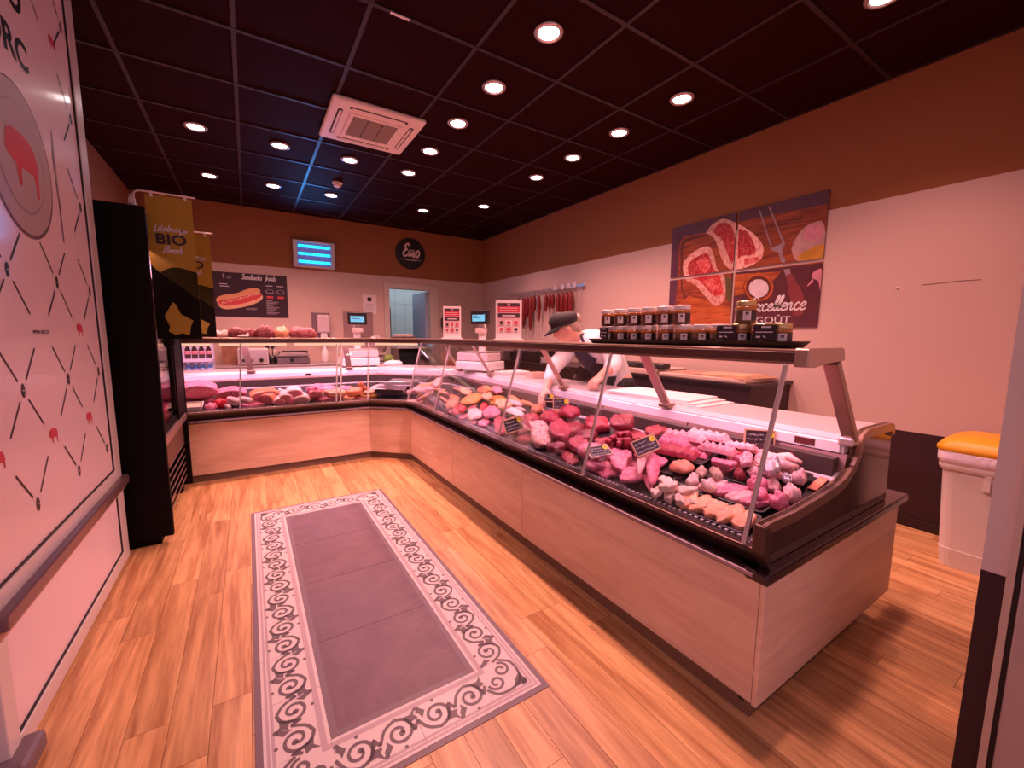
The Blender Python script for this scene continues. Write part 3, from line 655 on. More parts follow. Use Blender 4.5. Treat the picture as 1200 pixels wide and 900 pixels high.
    for t in {0: [.23, .475, .775], 1: [.5] if 0 else [], 2: [.134, .535]}[i]+([.965] if i == 0 else [])+([.985] if i == 2 else []):
        a, b = off(i, .352), off(i+1, .352); p = a+(b-a)*t; a, b = off(i, .600), off(i+1, .600); q = a+(b-a)*t
        p.z, q.z = 1.172, .868
        st = obj('rear_strut', MB().bar(p, q, .058, .014, up=NN[i]), M_strut, c, bev=.003)
        obj('strut_foot', MB().obox(q+Vector((0, 0, .004)), NN[i].cross(Vector((0, 0, 1))), NN[i], (0, 0, 1), .07, .06, .022), M_brz, st, bev=.004)
c = CNT[0]
# near end of the long counter
ye = .605
obj('end_panel', MB().box(1.312, 2.50, ye-.016, ye, .055, .502), M_pan, c, bev=.002)
obj('end_kick', MB().box(1.33, 2.30, ye+.03, ye+.05, 0, .07), M_body, c)
led = MB(); led.prism([(1.26, ye-.044), (2.51, ye-.044), (2.51, ye+.10), (1.31, ye+.10), (1.26, ye+.02)], lambda u, v_, hh: Vector((u, v_, hh)), .502, .537)
obj('end_ledge', led, M_bump, c, bev=.006)
OUT = [(1.300, .540), (1.262, .600), (1.262, .672), (1.272, .684), (1.30, .687), (1.456, .686), (1.638, .698), (1.76, .710), (1.843, .730), (1.90, .765), (1.932, .805), (1.948, .848), (1.962, .874), (2.0, .888), (2.046, .892), (2.27, .888), (2.302, .875), (2.312, .84), (2.335, .540)]
obj('end_cap', MB().prism(OUT, lambda u, v_, hh: Vector((u, hh, v_)), ye-.010, ye+.004), M_endm, c)
def rim(pts, t):
    P_ = [np.array(p) for p in pts]; inn = []
    for k, p in enumerate(P_):
        d = P_[min(k+1, len(P_)-1)]-P_[max(k-1, 0)]; d = d/np.linalg.norm(d); inn.append(p+np.array([d[1], -d[0]])*t)
    return P_, inn
po, pi_ = rim(OUT[2:18], .034)
tr = MB()
for k in range(len(po)-1):
    quad = [po[k], po[k+1], pi_[k+1], pi_[k]]
    tr.prism([tuple(q) for q in quad], lambda u, v_, hh: Vector((u, hh, v_)), ye-.022, ye+.008)
obj('end_trim', tr, M_brz, c)
obj('end_front_block', MB().prism([(1.302, .538), (1.258, .598), (1.258, .684), (1.300, .684), (1.310, .60), (1.318, .538)], lambda u, v_, hh: Vector((u, hh, v_)), ye-.026, ye+.012), mat('bronze_dark', (.10, .055, .042), .35, .6), c, bev=.010)
# rail end plate, end strut and end glass bar
obj('rail_end_plate', MB().prism([(1.447, 1.150), (1.447, 1.206), (1.455, 1.2105), (1.70, 1.2105), (1.712, 1.200), (1.720, 1.165), (1.60, 1.160), (1.50, 1.148)], lambda u, v_, hh: Vector((u, hh, v_)), ye-.022, ye+.02), mat('bronze_light', (.50, .34, .27), .3, .7), c, bev=.004)
obj('end_strut', MB().bar((1.672, ye+.0, 1.160), (1.905, ye+.0, .862), .030, .046, up=(0, 1, 0)), M_brz, c, bev=.004)
obj('strut_clamp', MB().box(1.872, 1.935, ye-.02, ye+.03, .838, .872), M_chr, c, bev=.008)
# control panel on the worktop lip near the end
cp = obj('control_panel', MB().box(1.8865, 1.8945, .63, .90, .806, .845), M_white2, c)
obj('display_window', MB().box(1.885, 1.8866, .712, .785, .812, .840), mat('dim_red_window', (.10, .02, .02), .2), cp)
obj('control_button', MB().lathe([(.008, 0), (.008, .004), (.001, .004)], 12, c=(1.8864, .672, .824), axis='x'), M_white2, cp)
obj('hook', MB().tube([(1.872, .70, .745), (1.862, .70, .775), (1.850, .705, .782), (1.846, .69, .77), (1.866, .69, .752)], .005, 6).box(1.862, 1.872, .685, .72, .735, .745), M_black, c)
# back of the small display on the left counter
cq = obj('thermostat', MB().box(.475, .555, 4.805, 4.811, .809, .835), M_white2, CNT[2]); obj('display_window', MB().box(.490, .540, 4.8035, 4.806, .813, .831), M_black, cq)
def deckL(px, py, dz=0.0):
    """photo pixel onto the sloping deck of the long counter"""
    d = _ray(px, py); k = DKZ+dz-DKS*(1.31+DK0+.01)
    t = (k-CAMH)/(d[2]-DKS*d[0]); return Vector((d[0]*t, d[1]*t, CAMH+d[2]*t))
def deckB(px, py, dz=0.0):
    """the same for the deck of the back counter"""
    d = _ray(px, py); k = DKZ+dz-DKS*(4.225)
    t = (k-CAMH)/(d[2]-DKS*d[1]); return Vector((d[0]*t, d[1]*t, CAMH+d[2]*t))
# ------------------------------------------------------------------ meat: shapes
K_beef = meat('beef', (.35, .013, .036, 1), (.56, .085, .14, 1), .38, 5, soft=.14)
K_beefd = meat('dark_beef', (.20, .012, .022, 1), (.36, .05, .08, 1), .4, 5, soft=.15)
K_roastm = meat('fatty_beef', (.50, .055, .085, 1), (.80, .46, .42, 1), .66, 5, soft=.05)
K_pork = meat('pork', (.60, .10, .19, 1), (.80, .29, .39, 1), .52, 5, soft=.14)
K_porkf = meat('belly_pork', (.58, .09, .15, 1), (.84, .46, .50, 1), .62, 7, stretch=(.25, 1.6, 1.6), soft=.07)
K_veal = meat('pale_veal', (.72, .34, .36, 1), (.80, .50, .48, 1), .5, 12)
K_chick = meat('chicken', (.72, .40, .38, 1), (.80, .54, .50, 1), .5, 10)
K_orange = meat('marinated_fillet', (.80, .30, .15, 1), (.88, .48, .30, 1), .5, 4, soft=.2)
K_mince = meat('orange_mince', (.62, .17, .10, 1), (.78, .36, .22, 1), .5, 60)
K_yellow = meat('yellow_marinade', (.60, .22, .03, 1), (.74, .36, .08, 1), .5, 40)
K_spice = meat('spiced_brown', (.40, .11, .04, 1), (.62, .24, .10, 1), .5, 40)
K_fat = meat('white_fat', (.78, .50, .46, 1), (.84, .64, .58, 1), .5, 10)
K_scrap = meat('trotter', (.70, .48, .40, 1), (.84, .64, .55, 1), .5, 22)
K_trot = meat('brown_trotter', (.30, .16, .10, 1), (.66, .46, .36, 1), .6, 18)
K_ham = meat('cooked_ham', (.60, .13, .21, 1), (.76, .32, .38, 1), .35, 6, rough=.4)
K_cured = meat('cured_ham', (.28, .018, .035, 1), (.70, .40, .40, 1), .35, 12)
K_salami = meat('salami', (.34, .05, .07, 1), (.60, .26, .26, 1), .45, 70)
K_rind = meat('orange_rind', (.66, .16, .06, 1), (.72, .28, .14, 1), .5, 10)
K_wurst = meat('pale_sausage', (.70, .44, .40, 1), (.78, .56, .50, 1), .5, 8)
K_liver = meat('terrine', (.34, .17, .16, 1), (.44, .26, .23, 1), .4, 40)
K_redball = meat('red_wax', (.62, .015, .03, 1), (.66, .03, .05, 1), .3, 8)
K_meatball = meat('meatball', (.34, .09, .03, 1), (.52, .18, .07, 1), .5, 30)
K_tray = mat('black_tray', (0.012, 0.006, 0.008), .3); K_papr = mat('orange_liner', (.62, .20, .12), .5); K_foil = mat('silver_foil', (.75, .68, .72), .16, .95, bump=.5, bscale=45)
K_steel = mat('steel_lid', (.55, .44, .46), .22, .9); K_twine = mat('white_twine', (.75, .68, .62), .7)
_SH = {}
def outline(seed, n, irr, el=1.0):
    r = random.Random(seed); co = [(k, r.uniform(-1, 1)*irr/k**.7, r.uniform(0, 6.3)) for k in range(2, 7)]
    return [(1+sum(a*math.cos(k*t+p) for k, a, p in co)) for t in [2*PI*i/n for i in range(n)]]
def shape(kind, seed):
    """unit shapes: footprint about 1 x 1, height 1, base at z = 0"""
    if (kind, seed) in _SH: return _SH[(kind, seed)]
    mb = MB(); r = random.Random(seed*13+5); n = 32
    if kind == 'steak':
        o = outline(seed, n, .26); lv = [(0, .93), (.12, .99), (.45, 1.0), (.8, .98), (.97, .91), (1.04, .7), (1.0, .4), (1.0, .12)]
    elif kind == 'chop':
        o = outline(seed, n, .30); lv = [(0, .95), (.12, 1.0), (.85, 1.0), (.98, .96), (1.0, .6), (1.02, .15)]
    elif kind == 'lump':
        o = outline(seed, n, .22); lv = [(0, .84), (.12, .95), (.4, 1.0), (.66, .95), (.85, .82), (.97, .58), (1.02, .32), (1.0, .1)]
    elif kind == 'fillet':
        o = outline(seed, n, .08); lv = [(0, .78), (.15, .93), (.4, 1.0), (.65, .9), (.85, .68), (.97, .38), (1.0, .12)]
    elif kind == 'cube':
        o = [1.0/max(abs(math.cos(t)), abs(math.sin(t)))**.75*.8 for t in [2*PI*i/n for i in range(n)]]; lv = [(0, .9), (.1, 1), (.85, 1), (1.0, .9), (1.02, .4)]
    elif kind == 'heap':
        o = outline(seed, n, .08); lv = [(0, .95), (.2, 1), (.45, .93), (.7, .74), (.88, .5), (1.0, .18)]
    if kind in ('steak', 'chop', 'lump', 'fillet', 'cube', 'heap'):
        rs = []
        for z, s in lv:
            ring = []
            for i in range(n):
                a = 2*PI*i/n; q = o[i]*s*.5; x, y = q*math.cos(a), q*math.sin(a)
                if kind == 'fillet': y *= (.72+.42*(x+.2)); y += .12*math.sin(x*3)
                k = noise.noise(Vector((x*3.2+seed*1.7, y*3.2, z*1.5)))+.5*noise.noise(Vector((x*8, y*8+seed, z*3)))
                zz = max(0, z*(1+(.42 if kind == 'lump' else .30 if kind == 'heap' else .10 if kind == 'cube' else .34)*k)) if z > .1 else 0
                dd = 1+.10*noise.noise(Vector((x*5, y*5+seed*2.3, z*2.5)))+.05*noise.noise(Vector((x*12, y*12+seed, z*6)))
                if kind == 'heap': zz += (.10*noise.noise(Vector((x*16, y*16, seed)))) if z > .3 else 0
                ring.append((x*dd, y*dd, zz))
            rs.append(ring)
        mb.rings(rs)
    elif kind == 'roll':                       # cylinder lying along x, rounded ends, bulging between strings
        rs = []
        for i in range(25):
            t = i/24; x = t-.5; e = max(0, 1-((abs(x)-.40)/.10)**2)**.5 if abs(x) > .40 else 1
            k = (.93+.07*abs(math.sin(t*PI*7)))*e; rs.append([(x, .5*k*math.cos(a)*(1+.04*math.sin(3*a+seed)), .5+.5*k*math.sin(a)) for a in [2*PI*q/18 for q in range(18)]])
        mb.rings(rs)
    elif kind == 'sausage':
        rs = []
        for i in range(17):
            t = i/16; x = t-.5; e = max(.05, 1-(abs(x)*2)**8)**.5; b = .18*math.cos(x*PI) - .12
            rs.append([(x, b*1.2+.5*e*math.cos(a), .5+.5*e*math.sin(a)) for a in [2*PI*q/14 for q in range(14)]])
        mb.rings(rs)
    elif kind == 'ribs':                       # slab with parallel ridges
        nx, ny = 22, 9; v = []; f = []
        for j in range(ny):
            for i in range(nx):
                x, y = i/(nx-1)-.5, j/(ny-1)-.5
                e = min(1, (0.5-abs(x))*9+.05, (0.5-abs(y))*6+.05); z = e*(.72+.24*math.sin(x*PI*2*5.5+seed)*(.6+.4*math.cos(y*3))+.2*noise.noise(Vector((x*6, y*6, seed))))
                v.append((x+.02*noise.noise(Vector((y*5, x, seed))), y, max(0, z)))
        m_ = len(v); v += [(x, y, 0) for x, y, z in v]
        for j in range(ny-1):
            for i in range(nx-1): f += [(j*nx+i, j*nx+i+1, (j+1)*nx+i+1, (j+1)*nx+i)]
        bd = [i for i in range(nx)]+[j*nx+nx-1 for j in range(1, ny)]+[(ny-1)*nx+i for i in range(nx-2, -1, -1)]+[j*nx for j in range(ny-2, 0, -1)]
        f += [(bd[k], bd[(k+1) % len(bd)], m_+bd[(k+1) % len(bd)], m_+bd[k]) for k in range(len(bd))]; f.append(tuple(m_+k for k in bd))
        mb.add(v, f)
    elif kind == 'ham':                        # half barrel along y with a flat cut face toward -y
        rs = []
        for i, (y, k) in enumerate([(-.5, .94), (-.47, 1.0), (-.1, 1.0), (.25, .95), (.42, .75), (.5, .35)]):
            rs.append([(.5*k*math.cos(a)*(1+.05*math.sin(2*a+seed)), y, .5+.5*k*math.sin(a)*(1+.05*math.cos(3*a+seed))) for a in [2*PI*q/26 for q in range(26)]])
        mb.rings(rs)
    elif kind == 'hamcut':
        rs = []
        for y, k in ((-.502, .86), (-.512, .84), (-.516, .5), (-.517, .1)):
            rs.append([(.5*k*math.cos(a)*(1+.05*math.sin(2*a+seed)), y, .5+.5*k*math.sin(a)*(1+.05*math.cos(3*a+seed))) for a in [2*PI*q/26 for q in range(26)]])
        mb.rings(rs)
    _SH[(kind, seed)] = mb; return mb
_ME = {}
def shmesh(kind, seed, m):
    k = (kind, seed, m.name)
    if k not in _ME: _ME[k] = mesh(shape(kind, seed), kind, [m], smooth=True)
    return _ME[k]
TILT_L = Matrix.Rotation(-math.atan(DKS), 4, 'Y'); TILT_B = Matrix.Rotation(math.atan(DKS), 4, 'X')
def place(o, p, dims, rot, tilt, extra=None):
    m = Matrix.Translation(p) @ tilt @ Matrix.Rotation(R_(rot), 4, 'Z')
    if extra is not None: m = m @ extra
    o.matrix_world = m @ Matrix.Diagonal((*dims, 1)); WM[o.name] = o.matrix_world.copy()
def piece(name, kind, seed, m, p, dims, rot, label, cat='meat', group=None, tilt=TILT_L, extra=None):
    o = bpy.data.objects.new(name, shmesh(kind, seed, m)); COL.objects.link(o); p = Vector(p); c, s = abs(math.cos(R_(rot))), abs(math.sin(R_(rot)))
    if tilt is TILT_L:
        e = dims[0]/2*c+dims[1]/2*s; x = min(max(p.x, 1.318+e*.80), max(1.80-e*.85, 1.318+e*.80)); p.z += DKS*(x-p.x); p.x = x
    elif tilt is TILT_B:
        e = dims[0]/2*s+dims[1]/2*c; y = min(max(p.y, 4.238+e*.95), max(4.72-e*.9, 4.238+e*.95)); p.z += DKS*(y-p.y); p.y = y
    place(o, p, dims, rot, tilt, extra); tag(o, label, cat, group); FOOD.append(o); return o
FOOD = []
def rowL(px, py, h, lift=0.0):
    p = deckL(px, py, h/2+lift); p.z -= h/2; return p
def rowB(px, py, h, lift=0.0):
    p = deckB(px, py, h/2+lift); p.z -= h/2; return p
def tray(x0, x1, y0, y1, label, hgt=.016, liner=None, name='display_tray', base=None):
    """black tray lying on the sloping deck"""
    cx, cy = (x0+x1)/2, (y0+y1)/2; z = (DKZ+.002+DKS*(cx-1.30)) if base is None else base
    m = Matrix.Translation((cx, cy, z)) @ TILT_L; t = thing(name, label, 'tray', mw=m); FOOD.append(t)
    a, b = (x1-x0)/2, (y1-y0)/2; k = .012; r = .010
    ring = lambda f, z_: [(f(1)*(a), 0, 0)]
    def rr(ax, by, z_, rad=.02):
        pts = []
        for sx, sy, a0 in ((1, 1, 0), (-1, 1, PI/2), (-1, -1, PI), (1, -1, 1.5*PI)):
            for q in range(4):
                an = a0+q*PI/6; pts.append((sx*(ax-rad)+rad*math.cos(an), sy*(by-rad)+rad*math.sin(an), z_))
        return pts
    mb = MB().rings([rr(a-k, b-k, 0), rr(a-.003, b-.003, hgt-.002), rr(a, b, hgt), rr(a-.008, b-.008, hgt), rr(a-k-.004, b-k-.004, .004)])
    obj('tray_body', mb, K_tray, t, local=True, smooth=False)
    if liner: obj('liner', MB().box(-a+k+.004, a-k-.004, -b+k+.004, b-k-.004, .004, .0065), liner, t, local=True)
    return t
# ---- near end of the long counter: trays
tray(1.322, 1.452, .672, .955, 'front black tray of orange fillets at the counter end by the glass')
tray(1.322, 1.452, .960, 1.092, 'small black tray of pale trotter pieces against the front glass')
tray(1.458, 1.588, .682, .945, 'black tray of light pink turkey fillets behind the orange fillets')
tray(1.458, 1.588, .950, 1.060, 'black tray of brown and white trotters behind the pale scraps')
tray(1.500, 1.640, 1.066, 1.215, 'black tray of orange minced meat')
tray(1.594, 1.690, .770, .915, 'empty black tray between turkey fillets and whole chickens')
tray(1.60, 1.805, 1.01, 1.345, 'black tray of rib strips and pork belly at the back')
tray(1.66, 1.80, .665, .73, 'narrow black tray at the back corner of the counter end')
obj('paper_liner', MB().obox(Vector((1.705, .945, .6905)), TILT_L @ Vector((1, 0, 0)), (0, 1, 0), TILT_L @ Vector((0, 0, 1)), .15, .085, .004), K_papr, label='orange paper sheet between the rib tray and the chicken parts', cat='paper')
obj('paper_liner', MB().obox(Vector((1.76, .642, .7035)), TILT_L @ Vector((1, 0, 0)), (0, 1, 0), TILT_L @ Vector((0, 0, 1)), .10, .03, .004), K_papr, label='orange paper corner at the far back of the counter end', cat='paper')
ordn = ['first', 'second', 'third', 'fourth', 'fifth', 'sixth', 'seventh', 'eighth', 'ninth', 'tenth', 'eleventh', 'twelfth']
def lay(name, kd, seed, m, x, y, dims, rot, lab, grp, lift=.0065):
    o = bpy.data.objects.new(name, shmesh(kd, seed, m)); COL.objects.link(o); place(o, Vector((x, y, DKZ+DKS*(x-1.30)+lift)), dims, rot, TILT_L); tag(o, lab, 'meat', grp); return o
for k in range(5): lay('chicken_fillet', 'steak', 150+k, K_orange, 1.387+.006*(k % 2), .915-.052*k, (.116, .060, .024), 8-14*(k % 2), f'orange chicken fillet, {ordn[k]} from the left in the front tray', 'orange fillets in the front tray')
for k in range(4): lay('turkey_fillet', 'steak', 124+k, K_pork if k % 2 else K_veal, 1.522, .905-.062*k, (.135, .066, .022), -38, f'light pink turkey fillet, {ordn[k]} from the left in its tray', 'turkey fillets in the second tray', .0065+.002*(k % 2))
for k, (px, py, rz, s) in enumerate([(770, 580, 10, .05), (778, 574, 70, .06), (787, 571, 120, .06), (797, 577, 30, .05), (784, 583, 150, .055), (773, 586, 45, .045), (793, 584, 95, .045)]):
    piece('trotter_piece', 'chop', 30+k % 4, K_scrap, rowL(px, py, .025, .008+.005*(k % 3)), (s*1.3, s*.7, .026), rz, 'pale trotter piece lying in the small tray by the front glass', group='trotter pieces in the small tray')
for k, (px, py, rz, m_) in enumerate([(812, 568, 20, K_fat), (820, 571, 60, K_fat), (822, 558, 25, K_trot), (834, 559, 50, K_trot)]):
    piece('trotter', 'lump', 34+k, m_, rowL(px, py, .03, .006), (.085, .045, .03), rz, ['white trotter end at the left of its tray', 'white trotter end in front of the brown pair', 'brown veined trotter left of the other brown one', 'brown veined trotter nearest the chicken'][k])
tag(piece('mince_heap', 'heap', 40, K_mince, rowL(799, 550, .04, .006), (.105, .115, .042), 0, 'heap of orange minced meat in its black tray'), kind='stuff')
# rib tray
for k, (px, py, rz, L_, W_, m_) in enumerate([(792, 538, 97, .20, .07, K_beef), (806, 534, 95, .21, .07, K_pork), (815, 528, 93, .22, .065, K_porkf), (801, 523, 96, .20, .06, K_porkf), (812, 517, 94, .22, .065, K_porkf), (826, 521, 95, .20, .06, K_porkf), (785, 529, 97, .15, .06, K_pork), (824, 531, 95, .16, .05, K_porkf)]):
    piece('rib_strip', 'ribs', 3+k, m_, rowL(px, py, .035, .010+.008*(k > 3)), (L_, W_, .036), rz, f'pink rib strip in the back tray, {ordn[k]} one counted from the glass', group='rib strips in the back tray')
for k, (px, py, rz) in enumerate([(862, 541, 60), (870, 547, 75), (855, 547, 40), (848, 552, 100), (863, 552, 20)]):
    piece('rib_cut', 'chop', 44+k % 3, K_pork if k % 2 else K_porkf, rowL(px, py, .022, .006), (.10, .045, .024), rz, f'pink pork cut, {ordn[k]} in the loose pile beside the chickens', group='loose pork cuts beside the chickens')
for k, (px, py, rz) in enumerate([(866, 527, 85), (879, 520, 95), (888, 524, 75), (876, 530, 100), (870, 534, 60), (890, 529, 80)]):
    piece('beef_strip', 'ribs', 13+k, K_beef if k % 2 == 0 else K_porkf, rowL(px, py, .018, .004+.006*(k > 2)), (.12, .035, .022), rz, f'thin red rib strip, {ordn[k]} in the row under the price board', group='thin rib strips under the price board')
# chickens: body, legs, wings
def chicken(px, py, rz, lab):
    p = rowL(px, py, .06, .004); m = Matrix.Translation(p) @ TILT_L @ Matrix.Rotation(R_(rz), 4, 'Z')
    t = thing('whole_chicken', lab, 'chicken', mw=m); FOOD.append(t)
    mb = MB(); mb.v, mb.f, mb.m = [(x*.14, y*.095, z*.065) for x, y, z in shape('lump', 50).v], list(shape('lump', 50).f), list(shape('lump', 50).m)
    obj('body', mb, K_chick, t, smooth=True, local=True)
    for s in (1, -1):
        obj('leg', MB().tube([(-.03, s*.035, .030), (-.07, s*.040, .040), (-.10, s*.030, .034), (-.125, s*.024, .030)], [.026, .024, .014, .009], 10), K_chick, t, smooth=True, local=True)
        obj('wing', MB().tube([(.05, s*.035, .035), (.02, s*.060, .026), (.05, s*.068, .020)], [.014, .012, .007], 8), K_chick, t, smooth=True, local=True)
chicken(884, 541, 100, 'whole pale chicken at the left of the two, beside the pork cuts')
chicken(900, 547, 80, 'whole pale chicken behind the glass bar at the counter end')
for k, (px, py, rz, m_, lab) in enumerate([(868, 557, 40, K_beefd, 'dark red liver piece in front of the left chicken'), (884, 558, 70, K_veal, 'round pale poultry piece in front of the left chicken'), (930, 563, 20, K_veal, 'round pale poultry thigh at the right end of the case'), (916, 560, 60, K_chick, 'pale poultry leg with skin right of the glass bar'), (888, 574, 80, K_pork, 'round pink meat ball above the turkey tray'), (898, 579, 10, K_pork, 'small round pink piece beside the glass bar'), (922, 577, 45, K_chick, 'pale poultry wing at the right end of the case'), (906, 592, 60, K_pork, 'smooth pink cut in the right front corner of the case'), (921, 546, 30, K_beef, 'red trimmed piece on the pile at the right end')]):
    piece('meat_piece', 'lump', 60+k, m_, rowL(px, py, .04, .004), (.07, .055, .045), rz, lab)
piece('foil_parcel', 'lump', 71, K_foil, rowL(906, 561, .045, .004), (.085, .065, .05), 20, 'crumpled silver foil parcel behind the glass bar', cat='parcel')
piece('foil_parcel', 'lump', 72, K_foil, rowL(915, 566, .04, .004), (.06, .05, .042), 60, 'small silver foil parcel right of the glass bar', cat='parcel')
